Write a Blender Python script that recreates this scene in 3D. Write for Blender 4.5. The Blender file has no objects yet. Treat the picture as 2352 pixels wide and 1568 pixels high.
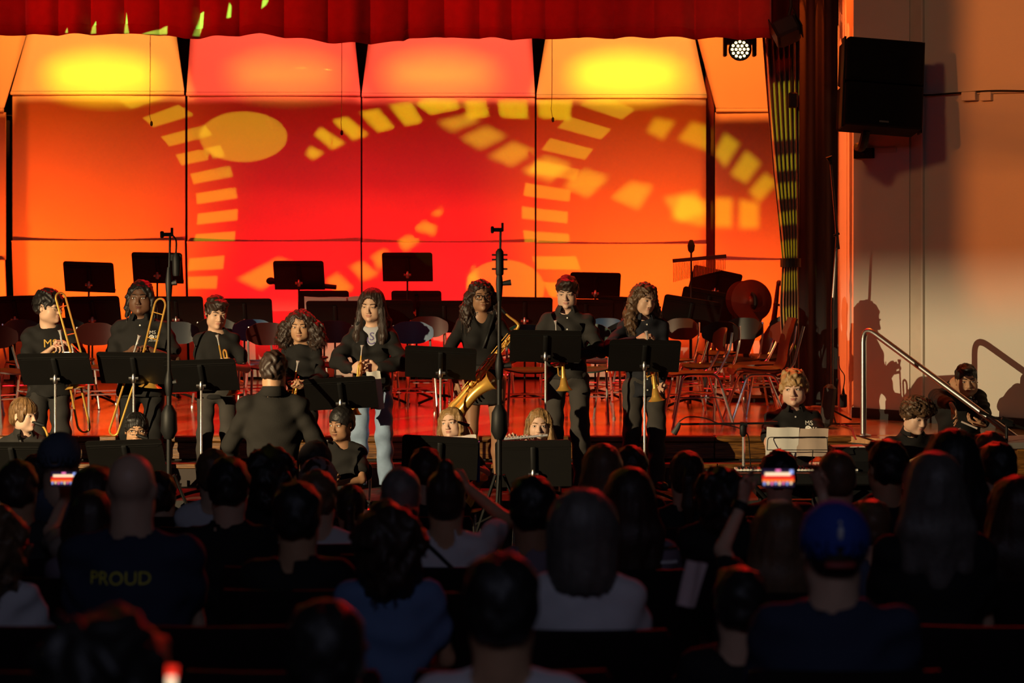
import bpy, bmesh, math, random
import numpy as np
from mathutils import Vector, Matrix, Quaternion
from mathutils.bvhtree import BVHTree
random.seed(7); np.random.seed(7)
SC = bpy.context.scene
COL = SC.collection
PI = math.pi

# ---------------------------------------------------------------- camera
# metres; Y runs from the camera (rear of the hall) to the stage, Z up, hall floor at the stage foot = 0
FPX, CPX, HPY, CAMZ = 5100.0, 1176.0, 535.0, 2.40
STAGE_Z, PLAT_Z = 0.85, 0.49
def W(px, py, D):
    return Vector(((px-CPX)*D/FPX, D, CAMZ-(py-HPY)*D/FPX))
cd = bpy.data.cameras.new('camera'); cam = bpy.data.objects.new('camera', cd); COL.objects.link(cam)
cam.location = (0, 0, CAMZ); cam.rotation_euler = (PI/2, 0, 0)
cd.sensor_width = 36; cd.lens = 36*FPX/2352; cd.shift_y = -(784-HPY)/2352
cd.clip_start = .1; cd.clip_end = 100
cd.dof.use_dof = True; cd.dof.focus_distance = 16.6; cd.dof.aperture_fstop = 3.2
SC.camera = cam
SC.view_settings.view_transform = 'Standard'; SC.view_settings.look = 'None'
SC.view_settings.exposure = 0; SC.view_settings.gamma = 1; SC.view_settings.use_curve_mapping = False
SC.cycles.use_denoising = True
SC.cycles.max_bounces = 6; SC.cycles.diffuse_bounces = 3; SC.cycles.glossy_bounces = 3; SC.cycles.transmission_bounces = 4
SC.cycles.sample_clamp_indirect = 4; SC.cycles.blur_glossy = .5
SC.cycles.caustics_reflective = False; SC.cycles.caustics_refractive = False

# ---------------------------------------------------------------- world and lamps
wd = bpy.data.worlds.new('hall_dark'); SC.world = wd; wd.use_nodes = True
wd.node_tree.nodes['Background'].inputs[0].default_value = (.55, .5, .62, 1)
wd.node_tree.nodes['Background'].inputs[1].default_value = .0035

def spot(name, loc, aim, watt, col, deg=60, blend=.5, rad=.05):
    l = bpy.data.lights.new(name, 'SPOT'); l.energy = watt; l.color = col
    l.spot_size = math.radians(deg); l.spot_blend = blend; l.shadow_soft_size = rad
    o = bpy.data.objects.new(name, l); COL.objects.link(o); o.location = loc
    d = Vector(aim)-Vector(loc); o.rotation_euler = d.to_track_quat('-Z', 'Y').to_euler()
    return o
def area(name, loc, aim, watt, col, sx, sy):
    l = bpy.data.lights.new(name, 'AREA'); l.energy = watt; l.color = col; l.shape = 'RECTANGLE'; l.size = sx; l.size_y = sy
    o = bpy.data.objects.new(name, l); COL.objects.link(o); o.location = loc
    d = Vector(aim)-Vector(loc); o.rotation_euler = d.to_track_quat('-Z', 'Y').to_euler()
    return o
RED = (1, .004, .010); AMBER = (1, .20, .012); ORANGE = (1, .10, .008); YELLOW = (1, .46, .02)
WARM = (1, .76, .43)
KEY_LOC = (-6.2, 9.4, 2.75)
GOBO_LOC = {'A': (-3.6, 11.5, 3.95), 'B': (-.6, 11.5, 4.0), 'C': (.9, 11.5, 4.0), 'D': (3.4, 11.5, 3.95), 'E': (.15, 11.5, 4.0),
            'F': (-1.15, 11.5, 3.95), 'G': (-1.7, 11.5, 3.95), 'H': (-2.6, 11.5, 4.0)}
PAN_X = [-5.75, (231-1176)*23.4/FPX, (631-1176)*23.4/FPX, (1030-1176)*23.4/FPX, (1426-1176)*23.4/FPX, 2.42]
# floor wash lamps standing behind the chairs, one per shell panel (left wing, four panels, right wing)
AMB2 = (1, .085, .005)
WASH = [(AMB2, 300), (AMB2, 370), (RED, 215), (RED, 225), (AMB2, 320), (AMB2, 230)]
WASH_Y = 21.55
for i, (c, w) in enumerate(WASH):
    x = PAN_X[i]
    spot('wash_light', (x, WASH_Y, 1.04), (x, 23.3, 2.2), w*1.3, c, 74, 1, .12)
# front key: profile spot on a stand at the left of the hall (its shutter plate is built with it)
KEY_AIM = (-.2, 16.7, 1.40)
spot('key_light', KEY_LOC, KEY_AIM, 4500, WARM, 72, .15, .012)
# red and amber back light over the stage, giving the rims on hair and the glow on the floor
for x, w, c in ((-3.2, 420, RED), (-1.2, 420, RED), (.8, 420, RED), (2.6, 420, ORANGE)):
    spot('back_light', (x, 19.6, 5.2), (x*.75, 16.6, 1.4), w, c, 70, .6, .12)
for x, w, c in ((-2.6, 300, RED), (0, 300, RED), (2.2, 300, ORANGE)):
    spot('floor_light', (x, 20.4, 5.4), (x, 19.6, .85), w, c, 95, .8, .15)
for x, w in ((-2.8, 850), (0, 850), (2.8, 800)):
    spot('audience_back_light', (x, 18.4, 5.6), (x*.9, 8.5, 1.3), w, (1, .012, .008), 50, .7, .1)  # unseen red lamps added for the rims on the audience's heads
# amber fill added for the right wall, red light on the valance
spot('wall_fill', (-1.0, 10.0, 6.5), (3.5, 18.0, 3.0), 330, (1, .46, .19), 34, .8, .35)
spot('valance_light', (-5.6, 12.5, 5.3), (-2.3, 18.2, 4.35), 1150, (1, .02, .008), 38, .6, .1)
spot('valance_light', (1.1, 11.5, 5.7), (.75, 18.2, 4.45), 700, (1, .02, .008), 30, .7, .1)
area('house_fill', (0, -2.5, 6.5), (0, 8, 1), 58, (.70, .72, 1), 5, 2)

# ---------------------------------------------------------------- object helpers
def link(o, parent=None):
    COL.objects.link(o)
    if parent is not None: o.parent = parent
    return o
def tag(o, label=None, cat=None, group=None, kind=None):
    if label: o['label'] = label
    if cat: o['category'] = cat
    if group: o['group'] = group
    if kind: o['kind'] = kind
    return o
def thing(name, label, cat, loc=(0, 0, 0), rz=0, group=None):
    o = bpy.data.objects.new(name, None); link(o); o.empty_display_size = .1
    o.location = loc; o.rotation_euler = (0, 0, rz)
    return tag(o, label, cat, group)
def kids(o): return [c for c in COL.objects if c.parent == o]
CH = {}
def dup(root, loc, rz=0, label=None, group=None, rot=None, scale=None):
    r = root.copy(); COL.objects.link(r); r.location = loc; r.rotation_euler = rot if rot else (0, 0, rz)
    if scale: r.scale = scale
    if label: r['label'] = label
    if group: r['group'] = group
    if root.name not in CH: CH[root.name] = [(c, kids(c)) for c in kids(root)]
    for ch, gs in CH[root.name]:
        c = ch.copy(); COL.objects.link(c); c.parent = r
        for g in gs:
            d = g.copy(); COL.objects.link(d); d.parent = c
    return r

class MB:
    def __init__(s): s.v, s.f, s.m, s.mi = [], [], [], 0
    def add(s, vs, fs):
        n = len(s.v); s.v += [tuple(x) for x in vs]; s.f += [tuple(i+n for i in f) for f in fs]; s.m += [s.mi]*len(fs); return s
    def box(s, c, d, M=None, bev=0):
        x, y, z = d[0]/2, d[1]/2, d[2]/2
        if bev:
            b = bev; vs = []; fs = []
            pr = [(-x+b, -y), (x-b, -y), (x, -y+b), (x, y-b), (x-b, y), (-x+b, y), (-x, y-b), (-x, -y+b)]
            pi = [(p[0]*(x-b)/x, p[1]*(y-b)/y) for p in pr]
            rings = [(pi, -z), (pr, -z+b), (pr, z-b), (pi, z)]
            for pp, zz in rings: vs += [(p[0], p[1], zz) for p in pp]
            for r in range(3):
                for i in range(8): fs.append((r*8+i, r*8+(i+1) % 8, r*8+8+(i+1) % 8, r*8+8+i))
            fs += [tuple(range(7, -1, -1)), tuple(range(24, 32))]
        else:
            vs = [(-x, -y, -z), (x, -y, -z), (x, y, -z), (-x, y, -z), (-x, -y, z), (x, -y, z), (x, y, z), (-x, y, z)]
            fs = [(3, 2, 1, 0), (4, 5, 6, 7), (0, 1, 5, 4), (1, 2, 6, 5), (2, 3, 7, 6), (3, 0, 4, 7)]
        c = Vector(c)
        vs = [(M @ Vector(v) if M is not None else Vector(v))+c for v in vs]
        return s.add(vs, fs)
    def tube(s, pts, r, n=8, cap=True, closed=False):
        pts = [Vector(p) for p in pts]; k = len(pts); rs = r if hasattr(r, '__len__') else [r]*k
        vs, fs = [], []
        t = (pts[1]-pts[0]).normalized(); u = t.orthogonal().normalized()
        for i in range(k):
            if closed: t2 = (pts[(i+1) % k]-pts[i-1]).normalized()
            else: t2 = (pts[min(i+1, k-1)]-pts[max(i-1, 0)]).normalized()
            q = t.rotation_difference(t2); u = (q @ u); u = (u-t2*u.dot(t2)).normalized(); t = t2; w = t.cross(u)
            for j in range(n):
                a = 2*PI*j/n; vs.append(pts[i]+(u*math.cos(a)+w*math.sin(a))*rs[i])
        for i in range(k if closed else k-1):
            i2 = (i+1) % k
            for j in range(n): fs.append((i*n+j, i*n+(j+1) % n, i2*n+(j+1) % n, i2*n+j))
        if cap and not closed: fs += [tuple(range(n-1, -1, -1)), tuple(range((k-1)*n, k*n))]
        return s.add(vs, fs)
    def lathe(s, prof, base=(0, 0, 0), axis=(0, 0, 1), n=16, cap=True):
        ax = Vector(axis).normalized(); u = ax.orthogonal().normalized(); w = ax.cross(u); b = Vector(base); vs, fs = [], []
        for r, h in prof:
            for j in range(n):
                a = 2*PI*j/n; vs.append(b+ax*h+(u*math.cos(a)+w*math.sin(a))*r)
        k = len(prof)
        for i in range(k-1):
            for j in range(n): fs.append((i*n+j, i*n+(j+1) % n, (i+1)*n+(j+1) % n, (i+1)*n+j))
        if cap: fs += [tuple(range(n-1, -1, -1)), tuple(range((k-1)*n, k*n))]
        return s.add(vs, fs)
    def ell(s, c, r, M=None, nu=12, nv=8):
        vs, fs = [], []; c = Vector(c)
        for i in range(nv+1):
            p = PI*i/nv
            for j in range(nu):
                a = 2*PI*j/nu; v = Vector((r[0]*math.sin(p)*math.cos(a), r[1]*math.sin(p)*math.sin(a), r[2]*math.cos(p)))
                vs.append((M @ v if M is not None else v)+c)
        for i in range(nv):
            for j in range(nu): fs.append((i*nu+j, (i+1)*nu+j, (i+1)*nu+(j+1) % nu, i*nu+(j+1) % nu))
        return s.add(vs, fs)
    def prism(s, poly, z0, z1):
        n = len(poly); vs = [(p[0], p[1], z0) for p in poly]+[(p[0], p[1], z1) for p in poly]
        fs = [tuple(range(n-1, -1, -1)), tuple(range(n, 2*n))]+[(i, (i+1) % n, n+(i+1) % n, n+i) for i in range(n)]
        return s.add(vs, fs)
    def slab(s, quad, th, nrm):
        """a quad in space given a thickness along nrm"""
        q = [Vector(p) for p in quad]; nn = Vector(nrm).normalized()*th; n = len(q)
        fs = [tuple(range(n)), tuple(range(2*n-1, n-1, -1))]+[(i, n+i, n+(i+1) % n, (i+1) % n) for i in range(n)]
        return s.add(q+[p+nn for p in q], fs)
    def build(s, name, mat, parent=None, smooth=False, loc=None):
        me = bpy.data.meshes.new(name); me.from_pydata(s.v, [], s.f)
        ms = mat if isinstance(mat, (list, tuple)) else [mat]
        for m in ms: me.materials.append(m)
        if len(ms) > 1: me.polygons.foreach_set('material_index', s.m)
        bm = bmesh.new(); bm.from_mesh(me); bmesh.ops.recalc_face_normals(bm, faces=bm.faces); bm.to_mesh(me); bm.free()
        if smooth:
            me.polygons.foreach_set('use_smooth', [True]*len(me.polygons))
            try: me.set_sharp_from_angle(angle=math.radians(42))
            except Exception: pass
        o = bpy.data.objects.new(name, me); link(o, parent)
        if loc is not None: o.location = loc
        return o
def arc(c, r, a0, a1, n, u=(1, 0, 0), v=(0, 0, 1)):
    c, u, v = Vector(c), Vector(u), Vector(v)
    return [c+u*(r*math.cos(a0+(a1-a0)*i/n))+v*(r*math.sin(a0+(a1-a0)*i/n)) for i in range(n+1)]
def fillet(pts, r, n=4):
    """round the corners of a polyline"""
    P = [Vector(p) for p in pts]; out = [P[0]]
    for i in range(1, len(P)-1):
        a, b, c = P[i-1], P[i], P[i+1]; d1 = (a-b); d2 = (c-b); k = min(r, d1.length*.48, d2.length*.48)
        p, q = b+d1.normalized()*k, b+d2.normalized()*k
        for j in range(n+1):
            t = j/n; out.append(p*(1-t)**2+b*2*t*(1-t)+q*t*t)
    out.append(P[-1]); return out
def spline(pts, n=6):
    P = [Vector(p) for p in pts]; out = []
    for i in range(len(P)-1):
        p0, p1, p2, p3 = P[max(i-1, 0)], P[i], P[i+1], P[min(i+2, len(P)-1)]
        for j in range(n):
            t = j/n
            out.append(.5*((2*p1)+(p2-p0)*t+(2*p0-5*p1+4*p2-p3)*t*t+(3*p1-p0-3*p2+p3)*t**3))
    out.append(P[-1]); return out

# ---------------------------------------------------------------- materials
MATS = {}
def mat(name, col, rough=.6, metal=0, var=.12, scale=8, bump=0, bscale=60, spec=.5, emit=None, estr=0, sheen=0, coat=0):
    if name in MATS: return MATS[name]
    m = bpy.data.materials.new(name); m.use_nodes = True; nt = m.node_tree; b = nt.nodes['Principled BSDF']
    b.inputs['Roughness'].default_value = rough; b.inputs['Metallic'].default_value = metal
    b.inputs['Specular IOR Level'].default_value = spec
    b.inputs['Sheen Weight'].default_value = sheen; b.inputs['Coat Weight'].default_value = coat
    tc = nt.nodes.new('ShaderNodeTexCoord')
    if var:
        nz = nt.nodes.new('ShaderNodeTexNoise'); nz.inputs['Scale'].default_value = scale; nz.inputs['Detail'].default_value = 2
        mx = nt.nodes.new('ShaderNodeMix'); mx.data_type = 'RGBA'
        mx.inputs[6].default_value = (*[c*(1-var) for c in col], 1); mx.inputs[7].default_value = (*[min(1, c*(1+var)) for c in col], 1)
        nt.links.new(tc.outputs['Object'], nz.inputs['Vector']); nt.links.new(nz.outputs['Fac'], mx.inputs[0]); nt.links.new(mx.outputs[2], b.inputs['Base Color'])
    else: b.inputs['Base Color'].default_value = (*col, 1)
    if bump:
        n2 = nt.nodes.new('ShaderNodeTexNoise'); n2.inputs['Scale'].default_value = bscale; n2.inputs['Detail'].default_value = 2
        bp = nt.nodes.new('ShaderNodeBump'); bp.inputs['Strength'].default_value = bump; bp.inputs['Distance'].default_value = .01
        nt.links.new(tc.outputs['Object'], n2.inputs['Vector']); nt.links.new(n2.outputs['Fac'], bp.inputs['Height']); nt.links.new(bp.outputs['Normal'], b.inputs['Normal'])
    if emit: b.inputs['Emission Color'].default_value = (*emit, 1); b.inputs['Emission Strength'].default_value = estr
    MATS[name] = m; return m
def wood_mat(name, c1, c2, rough, sc=(1, 14, 14), bump=.1, coat=0, ns=4):
    if name in MATS: return MATS[name]
    m = bpy.data.materials.new(name); m.use_nodes = True; nt = m.node_tree; b = nt.nodes['Principled BSDF']
    tc = nt.nodes.new('ShaderNodeTexCoord'); mp = nt.nodes.new('ShaderNodeMapping'); mp.inputs['Scale'].default_value = sc
    nz = nt.nodes.new('ShaderNodeTexNoise'); nz.inputs['Scale'].default_value = ns; nz.inputs['Detail'].default_value = 5; nz.inputs['Distortion'].default_value = 1.2
    cr = nt.nodes.new('ShaderNodeValToRGB'); cr.color_ramp.elements[0].position = .35; cr.color_ramp.elements[1].position = .65
    cr.color_ramp.elements[0].color = (*c1, 1); cr.color_ramp.elements[1].color = (*c2, 1)
    bp = nt.nodes.new('ShaderNodeBump'); bp.inputs['Strength'].default_value = bump; bp.inputs['Distance'].default_value = .01
    L = nt.links.new
    L(tc.outputs['Object'], mp.inputs['Vector']); L(mp.outputs['Vector'], nz.inputs['Vector']); L(nz.outputs['Fac'], cr.inputs['Fac'])
    L(cr.outputs['Color'], b.inputs['Base Color']); L(nz.outputs['Fac'], bp.inputs['Height']); L(bp.outputs['Normal'], b.inputs['Normal'])
    b.inputs['Roughness'].default_value = rough; b.inputs['Coat Weight'].default_value = coat; b.inputs['Coat Roughness'].default_value = .12
    MATS[name] = m; return m
M_BLACK = mat('matte_black', (.007, .007, .007), .55, spec=.25)
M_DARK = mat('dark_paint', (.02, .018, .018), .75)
M_STAND = mat('stand_black', (.0065, .006, .0055), .5, var=.25, scale=5, spec=.3)
M_CHROME = mat('chrome', (.78, .76, .74), .2, .8, var=.03)
M_STEEL = mat('brushed_steel', (.62, .60, .58), .3, 1, var=.06)
M_BRASS = mat('lacquered_brass', (.88, .50, .10), .28, .6, var=.06)
M_SILVER = mat('silver_plate', (.82, .80, .77), .22, .6, var=.03)
M_PANEL = mat('shell_panel_laminate', (.74, .66, .56), .55, var=.05, scale=3, bump=.03, bscale=220)
M_RAIL = mat('panel_rail', (.80, .74, .66), .35, var=.03)
M_WALL = mat('painted_wall', (.61, .58, .50), .62, var=.05, scale=2, bump=.06, bscale=90)
M_PAPER = mat('paper', (.80, .77, .70), .8, var=.03)
M_RED = mat('red_velvet', (.40, .028, .018), .85, var=.2, scale=14, sheen=.4)
M_REDHEM = mat('red_velvet_hem', (.34, .012, .012), .9, var=.2, scale=14)
M_BLKCUR = mat('black_velour', (.012, .011, .013), .95, var=.2, sheen=.2)
M_CURT = mat('green_gold_curtain', (.20, .085, .03), .7, var=.2, scale=20, sheen=.3)
M_FLOOR = wood_mat('stage_floor_varnish', (.42, .20, .085), (.60, .32, .15), .22, (6, .7, 1), .02, .5, 6)
M_FASCIA = wood_mat('stage_front_oak', (.045, .015, .002), (.25, .10, .015), .42, (1.2, 16, 22), .25, .2)
M_HALL = mat('hall_floor_vinyl', (.05, .045, .042), .5)
# ================================================================= setting
def struct(o): o['kind'] = 'structure'; return o
mb = MB(); mb.box((-.9, 20.77, STAGE_Z-.1), (10.2, 7.46, .2)); struct(mb.build('floor', M_FLOOR))
# landing beside the stage and the stair that runs down from it along the splayed wall
STAIR1 = .655
_d, _n, _o = Vector((.72, -.69, 0)), Vector((.69, .72, 0)), Vector((2.62, 16.98, 0))
def sq(s0, s1, t0=-.03, t1=1.6): return [((_o+_d*a+_n*b).x, (_o+_d*a+_n*b).y) for a, b in ((s0, t0), (s1, t0), (s1, t1), (s0, t1))]
mb = MB(); mb.prism(sq(-.35, .27)+[(2.62, 18.6), (2.62, 17.2)], STAGE_Z-.05, STAGE_Z-.004); struct(mb.build('floor_landing', M_FLOOR))
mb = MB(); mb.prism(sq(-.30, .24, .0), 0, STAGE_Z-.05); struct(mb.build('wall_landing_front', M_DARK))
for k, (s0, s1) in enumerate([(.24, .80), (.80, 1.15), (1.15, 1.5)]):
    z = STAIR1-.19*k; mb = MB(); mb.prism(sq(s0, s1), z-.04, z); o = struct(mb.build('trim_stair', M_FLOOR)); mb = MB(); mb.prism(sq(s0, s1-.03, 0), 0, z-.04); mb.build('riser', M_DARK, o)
# stage front: courses of oak boards, a nosing, the step below it and the low platform the standing players use
front = MB(); front.box((-1.15, 17.06, .42), (8.1, .06, .84)); fr = struct(front.build('wall_stage_front', M_DARK))
bw = [(-5.2, -2.95), (-2.95, -.62), (-.62, 1.55), (1.55, 2.62)]
bm0 = None
for r, (z0, z1) in enumerate([(.672, .797)]):
    for i, (x0, x1) in enumerate(bw):
        sft = .35*r; a, b = x0+(sft if i else 0), x1+(sft if i < 3 else 0)
        mb = MB(); mb.box((0, 0, 0), (b-a-.006, .03+.004*((i+r) % 2), z1-z0), bev=.004)
        mb.build('board', M_FASCIA, fr, loc=((a+b)/2, 17.015, (z0+z1)/2))
for i, (x0, x1) in enumerate(bw):
    mb = MB(); mb.box((0, 0, 0), (x1-x0-.004, .07, .045), bev=.008); mb.build('nosing', M_FASCIA, fr, loc=((x0+x1)/2, 17.0, STAGE_Z-.0225))
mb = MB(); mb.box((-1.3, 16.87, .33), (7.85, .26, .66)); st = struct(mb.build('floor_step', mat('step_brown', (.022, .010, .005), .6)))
for i, (x0, x1) in enumerate(bw):
    mb = MB(); mb.box((0, 0, 0), (x1-x0-.006, .025, .036), bev=.005); mb.build('nosing', M_FASCIA, st, loc=((x0+x1)/2, 16.735, .645))
mb = MB(); mb.box((-1.3, 16.3, PLAT_Z/2), (7.85, .9, PLAT_Z)); struct(mb.build('floor_platform', mat('platform_black', (.012, .010, .009), .75)))
mb = MB(); mb.slab([W(2300, 1018, 15.5), W(2480, 1010, 15.5), W(2480, 1030, 15.5), W(2300, 1030, 15.5)], .5, (0, 1, 0)); struct(mb.build('trim_stair_top', mat('stair_top_grey', (.16, .14, .12), .7)))
mb = MB(); mb.slab([W(2338, 1031, 15.52), W(2480, 1031, 15.52), W(2480, 1200, 15.52), W(2338, 1200, 15.52)], .45, (0, 1, 0)); struct(mb.build('trim_stair_cheek', M_FASCIA))
# raked hall floor
def hall_z(y): return max(0.0, (12.6-y)*.062)
mb = MB(); mb.add([(-9, 16.0, 0), (9, 16.0, 0), (9, 12.6, 0), (-9, 12.6, 0), (9, 0, hall_z(0)), (-9, 0, hall_z(0)), (9, -4, hall_z(0)), (-9, -4, hall_z(0))],
                 [(0, 1, 2, 3), (3, 2, 4, 5), (5, 4, 6, 7)]); struct(mb.build('floor_hall', M_HALL))
mb = MB(); mb.box((0, 24.7, 3), (14, .2, 8)); struct(mb.build('wall_back', M_DARK))
# proscenium: the reveal that catches the stage light, then the splayed wall
PX0 = Vector((2.885, 18.7, 0))
mb = MB(); mb.prism([(2.885, 18.7), (2.885, 19.62), (3.3, 19.62), (3.3, 18.8)], STAGE_Z, 6.5); struct(mb.build('wall_proscenium', M_WALL))
wd_ = Vector((4.62-2.885, 17.02-18.7, 0)).normalized(); wn = Vector((wd_.y, -wd_.x, 0))
if wn.y > 0: wn = -wn
def wall_pt(px, py, off=0):
    """point of the splayed wall seen at a pixel"""
    d = Vector(((px-CPX)/FPX, 1, -(py-HPY)/FPX)); o = Vector((0, 0, CAMZ)); t = (PX0+wn*off-o).dot(wn)/d.dot(wn); return o+d*t
a, b = PX0, PX0+wd_*3.2
mb = MB(); mb.prism([(a.x, a.y), (b.x, b.y), (b.x-wn.x*.3, b.y-wn.y*.3), (a.x-wn.x*.06, a.y-wn.y*.06)], 0, 6.5); struct(mb.build('wall_right', M_WALL))
# pilaster beside the proscenium and the two thin vertical trims
def wall_box(px0, px1, z0, z1, th, name, m, kind=True, bev=0):
    p, q = wall_pt(px0, 700), wall_pt(px1, 700); c = (p+q)/2+wn*th/2; c.z = (z0+z1)/2
    M = Matrix.Rotation(math.atan2(wd_.y, wd_.x), 3, 'Z'); mb = MB(); L = Vector((q.x-p.x, q.y-p.y)).length
    mb.box(c, (L, th, z1-z0), M, bev); o = mb.build(name, m); return struct(o) if kind else o
wall_box(1966, 2094, STAGE_Z, 6.5, .035, 'trim_pilaster', M_WALL)
wall_box(2094, 2120, STAGE_Z, 6.5, .02, 'trim_pilaster_edge', mat('wall_trim_shaded', (.56, .50, .40), .6))  # shaded strip beside the pilaster, its shade put into the paint colour
wall_box(2120, 2124, STAGE_Z, 6.5, .03, 'trim_bead', M_WALL)
wall_box(1964, 2500, STAGE_Z, STAGE_Z+.085, .05, 'baseboard_right', mat('rubber_base', (.012, .011, .011), .5))
# left proscenium, outside the frame
mb = MB(); mb.prism([(-5.4, 18.7), (-5.4, 19.6), (-5.0, 19.6), (-5.0, 18.7)], 0, 6.5); mb.prism([(-9, 18.7), (-9, 18.9), (-5.4, 18.9), (-5.4, 18.7)], 0, 6.5); struct(mb.build('wall_left', M_WALL))

# ---------------------------------------------------------------- acoustic shell
def shell(name, px0, px1, dz, label, top_px, D=23.4, skew=0):
    """one shell tower: three tiers and the rail under the canopy; px at D"""
    X0, X1 = (px0-CPX)*D/FPX, (px1-CPX)*D/FPX; xc = (X0+X1)/2
    t = thing(name, label, 'stage panel', (xc, D, STAGE_Z), 0, 'acoustic shell panels')
    def P(x, y, z): return Vector((x-xc, y-D+skew*(x-xc), z-STAGE_Z))
    zb, zm, zt = 2.32-dz, 3.845-dz, 3.885-dz
    m = MB(); m.slab([P(X0, D+.08, STAGE_Z+.03), P(X1, D+.08, STAGE_Z+.03), P(X1, D-.13, zb), P(X0, D-.13, zb)], .03, (0, 1, .2)); m.build('lower_panel', M_PANEL, t)
    m = MB(); m.box(P(xc, D-.142, zb-.006), (X1-X0, .012, .016)); m.build('highlight_strip', M_RAIL, t)  # added strip, put in to catch the uplight as a bright line
    m = MB(); n = 10; vs = []; fs = []
    for k in range(n+1):
        u = k/n*2-1; x = X0+(X1-X0)*k/n; y = D-.09-.04*(1-u*u)
        vs += [P(x, y, zb+.004), P(x, y, zm), P(x, y+.03, zb+.004), P(x, y+.03, zm)]
    for k in range(n): a = 4*k; fs += [(a, a+4, a+5, a+1), (a+2, a+3, a+7, a+6), (a+1, a+5, a+7, a+3), (a, a+2, a+6, a+4)]
    fs += [(0, 1, 3, 2), (4*n, 4*n+2, 4*n+3, 4*n+1)]
    m.add(vs, fs); m.build('middle_panel', M_PANEL, t, smooth=True)
    m = MB(); m.tube([P(X0, D-.17, zm+.018), P(X1, D-.17, zm+.018)], .019, 8); m.build('rail', M_RAIL, t, smooth=True)
    # canopy leaning out over the stage, narrower at its top
    Dt = D-.42; T0, T1 = (top_px[0]-CPX)*Dt/FPX, (top_px[1]-CPX)*Dt/FPX; zt2 = CAMZ+(HPY-60)*Dt/FPX
    m = MB(); m.slab([P(X0, D-.16, zt), P(X1, D-.16, zt), P(T1, Dt, zt2), P(T0, Dt, zt2)], .03, (0, 1, .3)); m.build('canopy_panel', M_PANEL, t)
    for x in (X0+.25, X1-.25):
        m = MB(); m.box(P(x, D+.25, 1.9), (.05, .05, 2.1)); m.box(P(x, D+.25, STAGE_Z+.025), (.08, .5, .05)); m.box(P(x, D+.12, 2.6), (.04, .3, .04)); m.build('tower_post', M_DARK, t)
    return t
shell('acoustic_shell_panel', 33, 428, 0, 'orange lit shell panel with a yellow glow, first full panel from the left', (67, 402))
shell('acoustic_shell_panel', 433.5, 829.5, .01, 'red lit shell panel carrying the projected orange disc', (439, 812))
shell('acoustic_shell_panel', 833.5, 1228, .02, 'red lit shell panel between the disc panel and the right orange panel', (851, 1220))
shell('acoustic_shell_panel', 1232, 1620, .035, 'orange lit shell panel behind the wind chimes, yellow glow at its top', (1257, 1590))
shell('acoustic_shell_panel', -420, 17, .20, 'orange shell panel cut by the left picture edge, set lower', (-300, 66), 23.0, 0)
shell('acoustic_shell_panel', 1641, 2050, .20, 'lower hung orange shell panel half covered by the gathered curtain', (1594, 2000), 23.0, 0)
mb = MB(); mb.box((W(1631, 0, 23.55).x, 23.6, 2.6), (.09, .03, 3.6)); struct(mb.build('trim_dark_slit', mat('slit_red', (.30, .06, .05), .8)))  # strip set in the gap; the gap's dark red is in its colour

# ---------------------------------------------------------------- curtains
def pleat(x):
    a = abs(math.sin(PI*x/.31+.9*math.sin(x*1.7)))
    return -.105*a**.75-.014*math.sin(x*23+2*math.sin(x*5))
HEM = [(-300, 84), (0, 83), (130, 82), (330, 80), (430, 90), (530, 85), (600, 80), (700, 92), (770, 101), (850, 101), (928, 98), (940, 90), (1000, 88), (1200, 92), (1330, 90), (1500, 88), (1770, 92)]
def hem_y(px):
    for (a, ya), (b, yb) in zip(HEM, HEM[1:]):
        if a <= px <= b: return ya+(yb-ya)*(px-a)/(b-a)
    return 90
val = thing('valance_curtain', 'pleated red velvet valance hanging across the top of the stage', 'curtain', (0, 18.2, 4))
N = 420; vs = []; fs = []; vh = []; fh = []
for i in range(N+1):
    px = -260+(1768+260)*i/N; x = W(px, 0, 18.2).x; zb = W(0, hem_y(px)+1.6*math.sin(px*.06), 18.2).z
    for j in range(7):
        k = j/6; z = zb+.005+(5.6-zb)*k**1.3; y = 18.2+pleat(x)*(1-.25*k)+.02*math.sin(x*9)*(1-k); vs.append((x, y-18.2, z-4))
    y = 18.2+pleat(x)+.02*math.sin(x*9)-.006
    for z in (zb, zb+.078, zb+.082): vh.append((x, y-18.2-(.003 if z == zb else .0), z-4))
for i in range(N):
    for j in range(6): a = i*7+j; fs.append((a, a+7, a+8, a+1))
    for j in range(2): a = i*3+j; fh.append((a, a+3, a+4, a+1))
def thick(o, t):
    md = o.modifiers.new('thickness', 'SOLIDIFY'); md.thickness = t; md.offset = 1 if t > 0 else 0; return o
mb = MB(); mb.add(vs, fs); thick(mb.build('drape', M_RED, val, smooth=True), .004)
mb = MB(); mb.add(vh, fh); thick(mb.build('hem', M_REDHEM, val, smooth=True), .004)
def interp(tab, y):
    if y <= tab[0][0]: return tab[0][1]
    for (a, xa), (b, xb) in zip(tab, tab[1:]):
        if a <= y <= b: t = (y-a)/(b-a); return xa+(xb-xa)*t
    return tab[-1][1]
LE = [(-200, 1744), (90, 1752), (250, 1764), (400, 1777), (520, 1790), (596, 1797), (612, 1797), (700, 1792), (850, 1799), (968, 1804)]
RE = [(-200, 1834), (400, 1836), (596, 1834), (612, 1834), (700, 1836), (968, 1836)]
g = thing('gathered_curtain', 'gold green curtain gathered by a black tieback at the stage edge', 'curtain', W(1810, 968, 19.05))
base = W(1810, 968, 19.05); vs = []; fs = []; R_, C_ = 60, 84
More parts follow.
